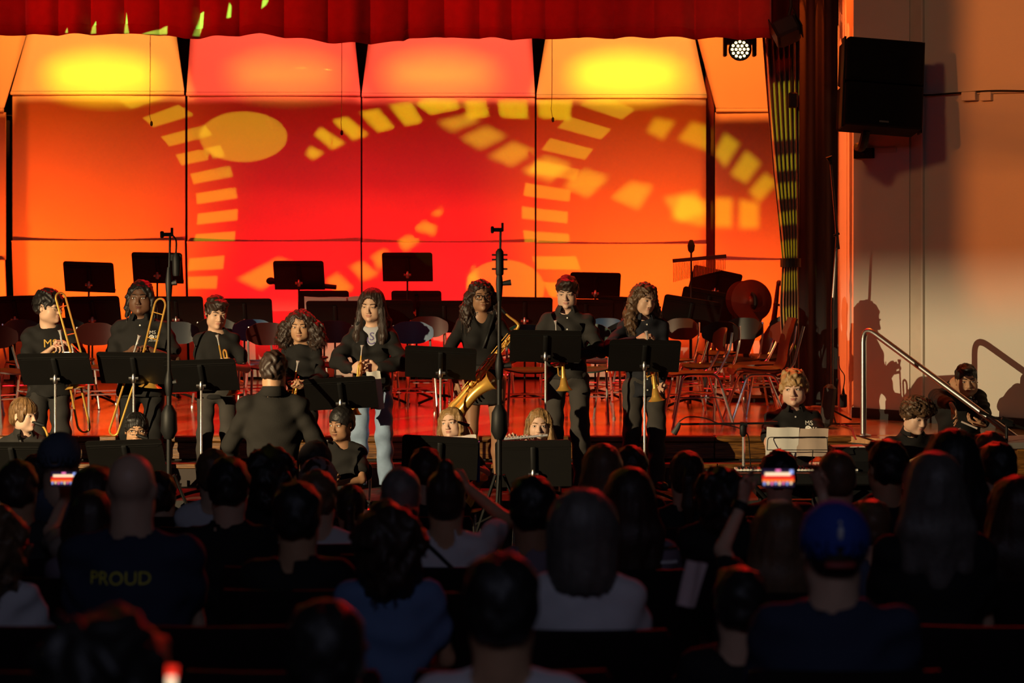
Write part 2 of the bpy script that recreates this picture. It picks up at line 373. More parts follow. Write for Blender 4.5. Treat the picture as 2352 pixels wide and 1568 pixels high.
for r in range(R_+1):
    py = -200+1165*r/R_; l, q = interp(LE, py), interp(RE, py); amp = .045*(1 if abs(py-604) > 60 else .45+.55*abs(py-604)/60)
    for c in range(C_+1):
        t = c/C_; p = W(l+(q-l)*(t+.018*math.sin(t*40+py*.004)), py, 19.05); p.y += amp*math.sin(2*PI*6.5*t+.5*math.sin(py*.006)); vs.append(p-base)
for r in range(R_):
    for c in range(C_): a = r*(C_+1)+c; fs.append((a, a+1, a+C_+2, a+C_+1))
mb = MB(); mb.add(vs, fs); thick(mb.build('drape', M_CURT, g, smooth=True), .004)
mb = MB(); vs = []
c0 = (W(1796, 603, 19.05)+W(1836, 603, 19.05))/2-base
ring = [c0+Vector((.083*math.cos(a), .062*math.sin(a), 0)) for a in [2*PI*k/20 for k in range(20)]]
vs = [p+Vector((0, 0, z)) for z in (-.038, .038) for p in ring]
mb.add(vs, [(k, (k+1) % 20, 20+(k+1) % 20, 20+k) for k in range(20)]); thick(mb.build('tieback', M_BLACK, g), .006)
def leg(px0, px1, D, name, label, m, n=90, amp=.05, per=.19, z0=STAGE_Z, z1=6.4):
    t = thing(name, label, 'curtain', (W((px0+px1)/2, 0, D).x, D, z0)); x0, x1 = W(px0, 0, D).x, W(px1, 0, D).x; xc = t.location.x; vs = []; fs = []
    for i in range(n+1):
        x = x0+(x1-x0)*i/n; y = amp*math.sin(2*PI*x/per+math.sin(x*7)); vs += [(x-xc, y, .01), (x-xc, y*1.0, 1.5), (x-xc, y*.7, z1-z0)]
    for i in range(n): a = 3*i; fs += [(a, a+3, a+4, a+1), (a+1, a+4, a+5, a+2)]
    b = MB(); b.add(vs, fs); thick(b.build('drape', m, t, smooth=True), .004); return t
leg(1826, 1924, 19.8, 'leg_curtain', 'black velour leg curtain hanging against the proscenium', M_BLKCUR)
leg(-560, -330, 19.3, 'leg_curtain', 'black velour leg curtain beyond the left picture edge', M_BLKCUR)
leg(1762, 1834, 18.55, 'border_curtain', 'short dark border curtain beside the valance end', mat('dark_red_velour', (.05, .008, .008), .95), 30, .03, .16, W(0, 92, 18.55).z)

# ---------------------------------------------------------------- lighting pipe, gobo projectors and the key light's shutter
M_GOBO = mat('gobo_steel', (.01, .01, .01), .9, var=0)
pipe = thing('lighting_pipe', 'black lighting pipe hung over the hall in front of the stage', 'pipe', (0, 11.5, 4.35))
mb = MB(); mb.tube([(-4.4, 0, 0), (4.4, 0, 0)], .025, 8); mb.build('tube', M_BLACK, pipe)
for x in (-3, 0, 3): mb = MB(); mb.tube([(x, 0, 0), (x, 0, 1.8)], .006, 5); mb.build('cable', M_BLACK, pipe)
def gobo(key, col, watt, polys, D=23.33, rad=.0006, label='', pd=.25, loc=None, world=None, big=.2):
    loc = Vector(loc if loc is not None else GOBO_LOC[key])
    tg = world if world else [[W(x, y, D) for x, y in q] for q in polys]
    allp = [p for q in tg for p in q]; aim = sum(((p-loc).normalized() for p in allp), Vector()).normalized()
    u = aim.cross(Vector((0, 0, 1))).normalized(); v = u.cross(aim)
    cu = bpy.data.curves.new('gobo', 'CURVE'); cu.dimensions = '2D'; cu.fill_mode = 'BOTH'
    def sp(pts):
        s = cu.splines.new('POLY'); s.points.add(len(pts)-1); s.use_cyclic_u = True
        for i, p in enumerate(pts): s.points[i].co = (p[0], p[1], 0, 1)
    sp([(-big, -big), (big, -big), (big, big), (-big, big)]); mx = 0
    for q in tg:
        pts = []
        for p in q:
            d = (p-loc); d = d*(pd/d.dot(aim)); pts.append((d.dot(u), d.dot(v))); mx = max(mx, math.hypot(*pts[-1]))
        sp(pts)
    co = bpy.data.objects.new('gobo', cu); me = bpy.data.meshes.new_from_object(co); bpy.data.objects.remove(co)
    me.materials.clear(); me.materials.append(M_GOBO)
    fx = thing('gobo_projector', label, 'stage light', loc); R = Matrix((u, v, -aim)).transposed()
    o = bpy.data.objects.new('gobo_plate', me); link(o, fx); o.matrix_local = Matrix.Translation(aim*pd) @ R.to_4x4()
    b = MB(); b.box(-aim*.2, (.2, .2, .3), R, .03); b.lathe([(.08, 0), (.11, .1), (.11, .14)], -aim*.07, -aim, 14); b.build('lamp_house', M_BLACK, fx)
    b = MB(); b.tube([-aim*.2, -aim*.2+Vector((0, 0, .3))], .02, 6); b.build('clamp', M_BLACK, fx)
    if watt: spot('gobo_lamp', loc, loc+aim, watt, col, 2*math.degrees(math.atan(mx/pd))+5, .03, rad)
    return fx
def cv(pts, s, ox=0, oy=0): return [(x*s+ox, y*s+oy) for x, y in pts]
k1, k2, k6 = 800/2091, 800/2091, 852/1908
GC = (1, .92, .03); GY = (1, .92, .015)
PA = [cv(q, k1) for q in [[(712, 603), (860, 582), (985, 590), (790, 657)], [(860, 710), (1075, 630), (1168, 690), (925, 765)], [(970, 822), (1235, 750), (1278, 812), (1020, 880)],
      [(1058, 930), (1325, 875), (1357, 940), (1090, 993)], [(1145, 1045), (1385, 997), (1405, 1063), (1165, 1106)], [(1180, 1163), (1422, 1127), (1430, 1193), (1186, 1227)],
      [(1190, 1285), (1432, 1258), (1430, 1325), (1185, 1350)], [(1180, 1408), (1418, 1393), (1412, 1450), (1165, 1450)]]]+[[(436, 595), (517, 588), (513, 618), (432, 622)], [(432, 636), (500, 634), (497, 662), (433, 662)]]
gobo('A', GC, 1500, PA, rad=.00028, label='black projector throwing the ladder arc left of the disc')
gobo('H', (1, .8, .03), 1700, [[(560+101*math.cos(a), 315+58*math.sin(a)) for a in [2*PI*i/48 for i in range(48)]], [(1160+90*math.cos(a), 660+62*math.sin(a)) for a in [2*PI*i/48 for i in range(48)]]], rad=.0003,
     label='black projector throwing the orange discs')
gobo('B', GY, 2600, [cv(q, k2, 700) for q in [[(5, 930), (30, 880), (115, 920), (45, 962)], [(55, 810), (95, 765), (240, 860), (165, 900)], [(165, 725), (255, 703), (382, 810), (290, 842)], [(325, 675), (440, 655), (538, 768), (440, 795)],
      [(505, 635), (635, 615), (710, 735), (605, 755)], [(665, 625), (720, 598), (905, 602), (945, 655), (760, 690)], [(955, 605), (1085, 602), (1110, 705), (975, 715)], [(1155, 600), (1335, 600), (1340, 715), (1175, 705)], [(1395, 600), (1610, 600), (1590, 725), (1410, 705)]]],
     rad=.0006, label='black projector throwing the ladder arc over the centre seam')
gobo('C', (1, .8, .03), 2000, [cv(q, k2, 700) for q in [[(790, 735), (960, 690), (1055, 725), (885, 795)], [(930, 830), (1090, 758), (1210, 820), (1050, 898)], [(1100, 940), (1250, 850), (1380, 910), (1240, 1000)], [(1300, 1030), (1450, 935), (1600, 990), (1470, 1095)],
      [(1550, 1120), (1680, 1020), (1825, 1065), (1700, 1185)], [(1840, 1190), (1960, 1095), (2091, 1120), (2000, 1260)]]]+[[(1525, 455), (1600, 440), (1620, 490), (1560, 510)]], rad=.0010, label='black projector throwing the blurred falling ladder')
gobo('D', GC, 1600, [cv(q, k2, 700) for q in [[(1645, 635), (1690, 600), (1850, 605), (1975, 660), (1895, 720)], [(1512, 768), (1575, 700), (1830, 778), (1770, 840)], [(1417, 900), (1468, 830), (1722, 898), (1675, 962)], [(1343, 1035), (1385, 962), (1643, 1020), (1615, 1085)],
      [(1307, 1175), (1322, 1098), (1592, 1145), (1580, 1213)], [(1298, 1240), (1572, 1275), (1572, 1343), (1300, 1313)], [(1306, 1383), (1580, 1408), (1583, 1458), (1318, 1458)]]]+[[(1220, 590), (1320, 590), (1333, 620), (1230, 618)], [(1247, 648), (1300, 650), (1300, 685), (1265, 680)]],
     rad=.00024, label='black projector throwing the ladder arc over the right seam')
gobo('E', GY, 2000, [cv(q, k2, 700) for q in [[(755, 1295), (820, 1248), (822, 1280), (805, 1302)], [(655, 1378), (715, 1330), (793, 1365), (770, 1418)]]]+[[(912, 556), (935, 541), (965, 553), (930, 580)], [(852, 590), (880, 573), (905, 590), (870, 620)], [(803, 612), (830, 600), (870, 630), (832, 645)], [(748, 642), (775, 627), (812, 660), (775, 682)], [(545, 640), (640, 592), (690, 610), (600, 665)], [(1070, 640), (1090, 610), (1100, 650), (1080, 670)]],
     rad=.0007, label='black projector throwing the rising ladder at the panel foot')
gobo('F', (1, .8, .015), 2200, [cv(q, k6, 1500) for q in [[(315, 790), (370, 685), (445, 740), (370, 860)], [(400, 895), (480, 775), (555, 840), (480, 945)], [(495, 985), (580, 890), (640, 940), (545, 1045)], [(315, 1015), (408, 1020), (405, 1170), (315, 1165)], [(445, 1025), (545, 1030), (545, 1175), (445, 1175)], [(95, 700), (165, 610), (265, 640), (265, 765)], [(60, 1100), (110, 985), (255, 1010), (230, 1140)], [(-60, 660), (-20, 590), (80, 610), (20, 700)]]],
     D=22.9, rad=.0009, label='black projector throwing the blurred ladder on the wing panel')
# the same kind of lamp catches the gathered curtain and the valance hem
bands = [(185, 322), (352, 392), (416, 456), (482, 516), (548, 590), (620, 668), (700, 740), (770, 800)]
vb = [[(202, 76), (205, 62), (217, 48), (218, 76)], [(280, 76), (286, 28), (291, 58), (296, 76)], [(330, 79), (386, 60), (386, 79)], [(441, 82), (452, 30), (463, 26), (459, 62), (448, 82)], [(522, 42), (527, 6), (531, 14), (530, 40)], [(601, 20), (604, 0), (616, 0), (610, 12)], [(152, 76), (158, 64), (161, 76)]]
gobo('G', (.75, .95, .03), 3600, [], rad=.0005, label='black projector throwing yellow green bars on the gathered curtain',
     world=[[W(1768+(y0-185)*.05, y0+6, 19.0), W(1828, y0, 19.0), W(1828, y1-4, 19.0), W(1770+(y0-185)*.05, y1, 19.0)] for y0, y1 in bands])
gobo('V', (.05, 1, .09), 52000, [], rad=.0003, loc=(-4.4, 11.5, 3.9), label='black projector throwing green flecks on the valance hem', world=[[W(x, y, 18.12) for x, y in q] for q in vb])
# unseen lamps added behind the valance, one per canopy, soft yellow for hot spots
CAN = [('left wing', [(-280, 245), (-260, 60), (62, 60), (24, 245)], 22.7, (1, .20, .025), 950, None), ('first', [(36, 212), (68, 60), (400, 60), (426, 212)], 23.05, (1, .32, .05), 900, (228, 170, (1, .72, .01), 1200)),
       ('second', [(435, 214), (441, 60), (810, 60), (828, 214)], 23.05, (1, .085, .05), 900, (650, 168, (.7, .45, .03), 420)), ('third', [(836, 218), (852, 60), (1218, 60), (1226, 218)], 23.05, (1, .095, .055), 900, (1010, 168, (.7, .5, .03), 480)),
       ('fourth', [(1234, 218), (1259, 60), (1588, 60), (1618, 218)], 23.05, (1, .32, .05), 900, (1440, 170, (1, .72, .01), 1250)), ('right wing', [(1643, 258), (1597, 60), (1980, 60), (2000, 258)], 22.7, (1, .18, .02), 850, None)]
for n, q, D, c, w, core in CAN:
    xm = sum((x-CPX)*D/FPX for x, _ in q)/4
    gobo('c', c, w, [q], D=D, rad=.005, loc=(max(-4.3, min(xm+.12, 1.62 if n == 'right wing' else 9)), 19.5, 4.38), big=.16, label='unseen shuttered lamp added behind the valance to wash the '+n+' canopy')
    if core: gobo('c', core[2], core[3], [[(core[0]+125*math.cos(a), core[1]+38*math.sin(a)) for a in [2*PI*i/24 for i in range(24)]]], D=D, rad=.013, loc=(xm-.42, 19.5, 4.38), big=.16, label='unseen soft yellow lamp added behind the valance for the '+n+' canopy')
pipe2 = thing('lighting_pipe', 'black lighting pipe hidden behind the valance', 'pipe', (0, 19.7, 4.68)); mb = MB(); mb.tube([(-4.6, 0, 0), (3.2, 0, 0)], .025, 8); mb.build('tube', M_BLACK, pipe2)
for x in (-3.5, -.7, 2.1): mb = MB(); mb.tube([(x, 0, 0), (x, 0, 1.8)], .006, 5); mb.build('cable', M_BLACK, pipe2)
gobo('T', (1, .22, .03), 1150, [], loc=(-1.4, 12.4, 4.7), rad=.006, label='amber lamp with an added plate imitating truss shadows on the upper right wall',
     world=[[wall_pt(x, y) for x, y in q] for q in [[(2214, -160), (2520, -160), (2520, 190), (2214, 262)], [(2214, 278), (2520, 208), (2520, 318), (2214, 288)], [(2214, 302), (2520, 335), (2520, 285+20), (2214, 338)][:2]+[(2520, 300+36), (2214, 336)], [(2214, 356), (2520, 322+30), (2520, 720), (2240, 720), (2214, 640)]]])  # added plate; bars between its openings imitate a truss's shadows
# key light: lamp house and rectangular shutter on a tall stand
kz = KEY_LOC[2]
def kpt(x, y, z): return Vector((x, y, z))
def kdir(az, el, d=8):
    az, el = math.radians(az), math.radians(el); return Vector(KEY_LOC)+Vector((math.sin(az)*d, math.cos(az)*d, math.tan(el)*d))
kf = gobo('K', WARM, 0, [], pd=.4, loc=KEY_LOC, big=.55, label='tall profile spotlight on a black stand at the left of the hall',
     world=[[kdir(14, -5.5), kdir(30, -5.4), kdir(38, -4.5), kdir(43, -3.8), kdir(54, -3.4), kdir(60, -3.4), kdir(61, -14), kdir(35, -19), kdir(12, -21)]])
gobo('R', (1, .15, .03), 2600, [], loc=(-3.2, 20.6, 4.6), rad=.004, label='unseen shuttered lamp added to brighten the proscenium reveal',
     world=[[Vector((2.885, 18.72, .9)), Vector((2.885, 18.72, 4.4)), Vector((2.885, 19.6, 4.4)), Vector((2.885, 19.6, .9))]])  # added lamp, stands in for the stage glow on the reveal
mb = MB(); mb.tube([(0, 0, -.2), (0, 0, -kz+hall_z(KEY_LOC[1])+.02)], .025, 8)
for a in (0, 2.1, 4.2): mb.tube([(0, 0, -kz+1.0), (.5*math.cos(a), .5*math.sin(a), -kz+hall_z(KEY_LOC[1])+.03)], .015, 6)
mb.build('tripod', M_BLACK, kf)
# ================================================================= furniture and stage gear
# ---- music stands (a desk on a pivot, ledge, bracket, pole, base)
def rounded_desk(w, h, r, th, n=4):
    pts = []
    for cx, cy, a0 in ((w/2-r, h/2-r, 0), (-w/2+r, h/2-r, PI/2), (-w/2+.004, -h/2+.004, PI), (w/2-.004, -h/2+.004, 3*PI/2)):
        rr = r if cy > 0 else .004
        for i in range(n+1): a = a0+PI/2*i/n; pts.append((cx+rr*math.cos(a), cy+rr*math.sin(a)))
    return pts
SP = {}
def stand_meshes(tilt):
    """desk leaning so that its top comes towards the player's far side; local -Y is the audience side"""
    if tilt in SP: return SP[tilt]
    M = Matrix.Rotation(math.radians(tilt), 3, 'X') @ Matrix.Rotation(PI/2, 3, 'X')   # desk plane x,z ; top leans to -Y
    out = {}
    b = MB(); b.prism(rounded_desk(.51, .33, .028, .004), -.002, .002); b.v = [tuple(M @ Vector(v)) for v in b.v]; out['desk'] = (b, M_STAND)
    b = MB(); b.box((0, -.163, -.028), (.50, .005, .058)); b.v = [tuple(M @ Vector(v)) for v in b.v]; out['ledge'] = (b, M_STAND)
    b = MB()
    b.box((0, .118, .0035), (.50, .006, .006)); b.box((0, .10, .003), (.46, .003, .004)); b.v = [tuple(M @ Vector(v)) for v in b.v]; out['fold_rib'] = (b, M_STAND)
    b = MB(); b.box((0, 0, .010), (.034, .24, .02), bev=.004); b.v = [tuple(M @ Vector(v)) for v in b.v]; out['bracket'] = (b, M_BLACK)
    ms = {}
    for k, (b, m) in out.items():
        o = b.build(k, m, None, smooth=(k == 'bracket')); ms[k] = o.data; bpy.data.objects.remove(o)
    SP[tilt] = ms; return ms
def clamp_mesh():
    b = MB(); b.lathe([(.012, -.045), (.018, -.03), (.018, .0), (.010, .02)], (0, -.02, 0), (0, 0, 1), 10); b.tube([(-.034, -.02, -.012), (.034, -.02, -.012)], [.012, .012], 8)
    o = b.build('clamp', M_STEEL, None, True); me = o.data; bpy.data.objects.remove(o); return me
def base_leg_mesh():
    b = MB(); b.tube(spline([(0, 0, .075), (0, -.05, .07), (0, -.16, .045), (0, -.26, .012)], 4), [.013]*4+[.012]*8+[.014], 7)
    o = b.build('leg', M_BLACK, None, True); me = o.data; bpy.data.objects.remove(o); return me
CLAMP_ME, BLEG_ME = clamp_mesh(), base_leg_mesh()
POLE_ME = {}
for k, m in (('c', M_CHROME), ('b', M_STAND)):
    b = MB(); b.lathe([(.0095, 0), (.0095, .5), (.0085, .505), (.0085, 1)], n=10); o = b.build('pole', m, None, True); POLE_ME[k] = o.data; bpy.data.objects.remove(o)
def child(name, me, par, loc=(0, 0, 0), rot=(0, 0, 0), sc=(1, 1, 1)):
    o = bpy.data.objects.new(name, me); link(o, par); o.location = loc; o.rotation_euler = rot; o.scale = sc; return o
def stand(px, py, D, bz, label, group, tilt=38, yaw=0, roll=0, pole='c', w=1):
    c = W(px, py, D); t = thing('music_stand', label, 'music stand', (c.x, c.y, bz), math.radians(yaw), group); h = c.z-bz
    for k, me in stand_meshes(tilt).items(): child(k, me, t, (0, 0, h), (0, math.radians(roll), 0), (w, 1, 1))
    child('clamp', CLAMP_ME, t, (0, .0, h-.06)); child('pole', POLE_ME[pole], t, (0, -.02, .03), (0, 0, 0), (1, 1, h-.11))
    for k in range(3): child('leg', BLEG_ME, t, (0, -.02, 0), (0, 0, math.radians(60+120*k)))
    return t
GF = 'music stands of the standing players'
FS = [(128, 847, 15.85, -1, 'music stand before the trombonist in glasses, leftmost on the low platform'), (308, 845, 15.95, 1, 'music stand before the trombonist with shoulder length locs'), (463, 862, 15.85, -2, 'music stand before the short haired boy with a trumpet'),
      (783, 903, 15.75, -3, 'music stand with white papers before the girl in jeans'), (1012, 833, 15.9, 3, 'music stand before the tenor saxophonist'), (1253, 795, 15.9, 1, 'music stand before the boy in an open collared black shirt'), (1480, 817, 15.9, 1, 'music stand before the long haired boy, last on the platform')]
for x, y, d, r, l in FS: stand(x, y, d, PLAT_Z, l, GF, 44, 0, r)
GS = 'music stands of the seated players'
for x, y, d, tl, r, l in [(30, 1055, 14.9, 40, 0, 'low music stand before the seated boy with light brown hair'), (290, 1050, 14.9, 40, -2, 'low music stand before the seated child in glasses'), (1010, 1050, 14.9, 26, 3, 'low music stand with loose sheets before the seated saxophone girl'), (1225, 1064, 14.9, 14, -1, 'low upright music stand before the flute girl')]:
    stand(x, y, d, 0, l, GS, tl, 0, r)
GR = 'music stands at the rear of the stage'
RS = [(205, 636, 20.9, 30, 2, 'black raised music stand against the orange panel, nearest the left edge'), (362, 615, 20.9, 28, 1, 'black raised music stand behind the left tall microphone'), (687, 632, 20.9, 34, 0, 'black raised music stand with a dark cloth behind the curly haired girl'), (936, 613, 20.9, 34, 0, 'black raised music stand by itself on the red panel'), (1367, 656, 20.9, 40, 1, 'black raised music stand behind the boy in the open collar'),
      (1642, 651, 21.2, 34, 12, 'tilted music stand below the wind chimes'), (35, 716, 20.4, 26, -2, 'black music stand behind the first trombonist, at the left edge'), (213, 717, 20.3, 26, -1, 'black music stand between the two trombonists'), (405, 716, 20.6, 28, 0, 'black music stand behind the left tall microphone stand'), (562, 722, 20.3, 26, 0, 'black music stand behind the trumpet boy on the left'),
      (745, 700, 21.0, 34, 0, 'black music stand just above the stand of white papers'), (770, 726, 19.9, 32, 0, 'music stand heaped with white papers behind the two girls'), (885, 722, 20.1, 36, 0, 'music stand with one white paper right of the girl in jeans'), (957, 700, 21.1, 34, 0, 'black music stand right of the paper stands'), (1020, 727, 20.2, 26, 0, 'black music stand behind the tenor saxophonist'),
      (1205, 718, 20.4, 28, 1, 'black music stand between the saxophonist and the open collared boy'), (1345, 722, 20.8, 28, 1, 'black music stand at the shoulder of the open collared boy'), (1435, 716, 20.8, 30, 2, 'black music stand left of the long haired boy'), (1585, 722, 19.8, 26, 9, 'tilted music stand right of the long haired boy'), (1625, 703, 20.6, 26, 10, 'tilted music stand left of the cymbals')]
for x, y, d, tl, r, l in RS: stand(x, y, d, STAGE_Z, l, GR, tl, 0, r, 'b', .93 if d > 20.8 else 1)
# papers lying on stands
def sheet(px, py, D, w, h, tilt, roll, label, m=M_PAPER, yaw=0, name='sheet_music', group=None):
    n = 6; vs = []; fs = []
    for j in range(2):
        for i in range(n+1):
            for k in range(3):
                x = -w/2+w*i/n; z = -h/2+h*k/2; vs.append((x, .006*math.sin(i*1.3+k)+.004*(j), z))
    for j in range(2):
        for i in range(n):
            for k in range(2): a = j*21+i*3+k; fs.append((a, a+3, a+4, a+1))
    b = MB(); b.add(vs, fs); o = b.build(name, m, None, True); o.location = W(px, py, D); o.rotation_euler = (math.radians(tilt), math.radians(roll), math.radians(yaw)); return tag(o, label, 'sheet music', group)
sheet(748, 708, 20.03, .38, .24, 32, 1, 'white sheet music spread on the paper heaped stand'); sheet(805, 706, 20.05, .24, .23, 32, -2, 'white sheet music leaning right on the paper heaped stand')
sheet(905, 716, 20.24, .33, .22, 36, 0, 'white sheet music on the stand right of the girl in jeans')
sheet(862, 897, 15.84, .10, .40, 44, -3, 'tall white sheet sticking out of the stand before the girl in jeans'); sheet(1040, 1020, 15.02, .22, .12, 26, 2, 'white sheet music fanned above the seated saxophone girl\'s stand'); sheet(1068, 1018, 15.05, .16, .12, 26, -6, 'second white sheet fanned right above the saxophone girl\'s stand')
b = MB(); b.box((0, 0, 0), (.03, .02, .30)); o = b.build('folder', mat('blue_folder', (.02, .06, .25), .5)); o.location = W(1097, 1060, 15.05); o.rotation_euler = (math.radians(20), 0, 0); tag(o, 'blue folder standing at the end of the saxophone girl\'s stand', 'folder')
b = MB(); b.ell((0, 0, 0), (.045, .03, .035)); b.ell((.05, 0, .0), (.03, .03, .03)); b.tube([(.0, 0, .0), (.62, 0, -.06)], [.03, .022], 8); o = b.build('cloth_bundle', M_BLACK, None, True); o.location = W(622, 645, 21.0); tag(o, 'dark rolled cloth lying behind the raised stand on the red panel', 'cloth')

# ---- school chairs: plastic seat and back on a chrome tube frame
def make_chair(col, label, rows=True):
    t = thing('school_chair', label, 'chair', (0, 0, 0), 0, 'school chairs on the stage')
    def shellpart(name, w, h, fn, nu=9, nv=6, rr=.30):
        b = MB(); vs = []; fs = []
        for s_ in (0, 1):
            for j in range(nv+1):
                v = j/nv*2-1
                for i in range(nu+1):
                    u = i/nu*2-1
                    # superellipse outline so that corners are rounded
                    k = (1-abs(v)**4*rr) ; x = u*w/2*k; y = v*h/2*(1-abs(u)**4*rr*.8)
                    vs.append(fn(x, y, s_*.012))
        q = (nu+1)*(nv+1)
        for s_ in (0, 1):
            for j in range(nv):
                for i in range(nu): a = s_*q+j*(nu+1)+i; fs.append((a, a+1, a+nu+2, a+nu+1))
        edge = [i for i in range(nu+1)]+[j*(nu+1)+nu for j in range(1, nv+1)]+[nv*(nu+1)+i for i in range(nu-1, -1, -1)]+[j*(nu+1) for j in range(nv-1, 0, -1)]
        for i in range(len(edge)): a, c = edge[i], edge[(i+1) % len(edge)]; fs.append((a, c, c+q, a+q))
        b.add(vs, fs); return b.build(name, col, t, True)
    shellpart('seat', .41, .40, lambda x, y, s: Vector((x, y-.02, .445-s-.012*math.cos(x*7)+(.02 if y > .14 else 0)*(y-.14)*10-.02*max(0, -y-.12)*6)))
    shellpart('backrest', .37, .19, lambda x, y, s: Vector((x, .215+.1*y-.055*(1-(x/.2)**2)*-1+s-.05, .70+y)))
    for sx in (-1, 1):
        b = MB(); b.tube(fillet([(sx*.20, -.235, .012), (sx*.175, -.15, .425), (sx*.17, .0, .43)], .05), .011, 8); b.lathe([(.015, 0), (.014, .02)], (sx*.20, -.235, 0), n=8); b.build('leg', M_CHROME, t, True)
        b = MB(); b.tube(fillet([(sx*.20, .26, .012), (sx*.175, .13, .425), (sx*.17, .0, .43)], .05), .011, 8); b.lathe([(.015, 0), (.014, .02)], (sx*.20, .26, 0), n=8); b.build('leg', M_CHROME, t, True)
        b = MB(); b.tube(fillet([(sx*.165, -.10, .426), (sx*.165, .13, .426), (sx*.16, .235, .62), (sx*.15, .255, .76)], .06), .010, 8); b.build('back_frame', M_CHROME, t, True)
    for y, z in ((-.19, .22), (.20, .22)):
        b = MB(); b.tube([(-.188, y, z), (.188, y, z)], .007, 6); b.build('stretcher', M_CHROME, t, True)
    for sx in (-1, 1):
        b = MB(); b.tube([(sx*.186, -.19, .25), (sx*.186, .20, .25)], .007, 6); b.build('stretcher', M_CHROME, t, True)
    return t
def plast(n, c): return mat(n, [x*.8 for x in c], .42, var=.06, spec=.3)
CC = {'black': plast('black_plastic', (.014, .014, .014)), 'blue': plast('blue_plastic', (.05, .15, .32)), 'teal': plast('green_plastic', (.02, .07, .055)), 'red': plast('maroon_plastic', (.06, .012, .010)), 'brown': plast('brown_plastic', (.10, .042, .022)), 'grey': plast('grey_plastic', (.06, .07, .08))}
CN = {'black': 'black plastic', 'blue': 'blue plastic', 'teal': 'dark green plastic', 'red': 'maroon plastic', 'brown': 'brown plastic', 'grey': 'grey plastic'}
CHP = {}
def chair(px, D, rz, c, where):
    x = W(px, 0, D).x; lab = CN[c]+' school chair '+where
    if c not in CHP: o = CHP[c] = make_chair(CC[c], lab); o.location = (x, D, STAGE_Z); o.rotation_euler = (0, 0, math.radians(rz))
    else: o = dup(CHP[c], (x, D, STAGE_Z), math.radians(rz), lab)
    return o
for a in [(1600, 17.72, -82, 'brown', 'in profile at the stage edge, right of the long haired boy'), (1628, 18.75, -38, 'black', 'behind the profile chair, its back under the tilted stand'), (1690, 19.6, -28, 'black', 'in front of the cymbals'), (1748, 18.95, -70, 'red', 'behind the curved shell chair'), (1782, 20.1, -40, 'black', 'against the gathered curtain'),
          (1538, 19.5, -35, 'brown', 'half hidden by the long haired boy\'s elbow'), (1655, 20.75, -30, 'teal', 'under the tilted stand, right of the long haired boy'), (1384, 19.5, -12, 'blue', 'behind the elbow of the open collared boy'), (1348, 18.25, -8, 'teal', 'between the open collared and the long haired boy'), (1432, 18.7, -15, 'black', 'left of the long haired boy\'s hip'),
          (1215, 18.15, 6, 'teal', 'between the tall microphone stand and the open collared boy'), (1092, 19.2, 4, 'black', 'behind the tenor saxophonist'), (948, 18.75, 5, 'blue', 'right of the girl in jeans, blue back in full view'), (985, 19.9, 5, 'red', 'behind the saxophonist\'s stand'), (772, 18.9, 10, 'grey', 'left of the girl in jeans, back half seen'), (862, 20.2, 8, 'black', 'behind the girl in jeans'), (622, 18.5, 14, 'red', 'left of the curly haired girl'), (590, 19.2, 16, 'blue', 'between the trumpet boy and the curly haired girl'),
          (700, 19.9, 10, 'black', 'behind the curly haired girl'), (505, 19.5, 18, 'black', 'behind the trumpet boy'), (418, 18.7, 20, 'grey', 'between the second trombonist and the trumpet boy'), (238, 18.5, 28, 'red', 'between the two trombonists'), (160, 19.6, 26, 'black', 'behind the first trombonist'), (20, 18.0, 42, 'red', 'in the corner at the left edge of the stage'), (70, 19.2, 35, 'grey', 'behind the arm of the first trombonist'), (330, 19.9, 20, 'black', 'behind the second trombonist'), (1290, 20.3, 0, 'grey', 'behind the open collared boy'), (1470, 20.2, -20, 'black', 'behind the long haired boy'), (1130, 20.6, 0, 'red', 'far behind the saxophonist'), (-70, 19.0, 40, 'grey', 'beyond the left picture edge')]: chair(*a)
# the one-piece shell chair at the right
t = thing('shell_chair', 'large brown one piece shell chair seen from the side before the curtain', 'chair', (W(1742, 0, 18.05).x, 18.05, STAGE_Z), math.radians(-86))
prof = spline([(-.23, .40), (-.19, .445), (0, .43), (.14, .435), (.21, .50), (.235, .66), (.30, .86)], 4); vs = []; fs = []
prof = [p if len(p) == 3 else p for p in [Vector((q[0], q[1], 0)) for q in prof]]
nw = 7
for s_ in (0, 1):
    for i, p in enumerate(prof):
        q = prof[min(i+1, len(prof)-1)]-prof[max(i-1, 0)]; nn = Vector((-q.y, q.x, 0)).normalized()*(-.014*s_)
        for j in range(nw):
            u = j/(nw-1)*2-1; bend = .025*u*u; wv = .215-(.03 if i < 2 or i > len(prof)-3 else 0)
            vs.append((u*wv, p.x+nn.x-bend*(1 if i > 12 else 0), p.y+nn.y+bend*(1 if i <= 12 else 0)))
k = len(prof)*nw
for s_ in (0, 1):
    for i in range(len(prof)-1):
        for j in range(nw-1): a = s_*k+i*nw+j; fs.append((a, a+1, a+nw+1, a+nw))
for i in range(len(prof)-1):
    for j in (0, nw-1): a = i*nw+j; fs.append((a, a+nw, a+nw+k, a+k))
for j in range(nw-1):
    for i in (0, len(prof)-1): a = i*nw+j; fs.append((a, a+1, a+1+k, a+k))
b = MB(); b.add(vs, fs); b.build('shell', CC['brown'], t, True)
for sx in (-1, 1):
    for y0, y1 in ((-.12, -.26), (.10, .27)):
        b = MB(); b.tube(fillet([(sx*.16, -y0*.2, .405), (sx*.17, y0, .405), (sx*.21, y1, .012)], .05), .012, 8); b.lathe([(.016, 0), (.015, .02)], (sx*.21, y1, 0), n=8); b.build('leg', M_CHROME, t, True)
    b = MB(); b.tube(fillet([(sx*.16, .12, .41), (sx*.20, .24, .46), (sx*.18, .335, .80)], .06), .012, 8); b.build('back_frame', M_CHROME, t, True)

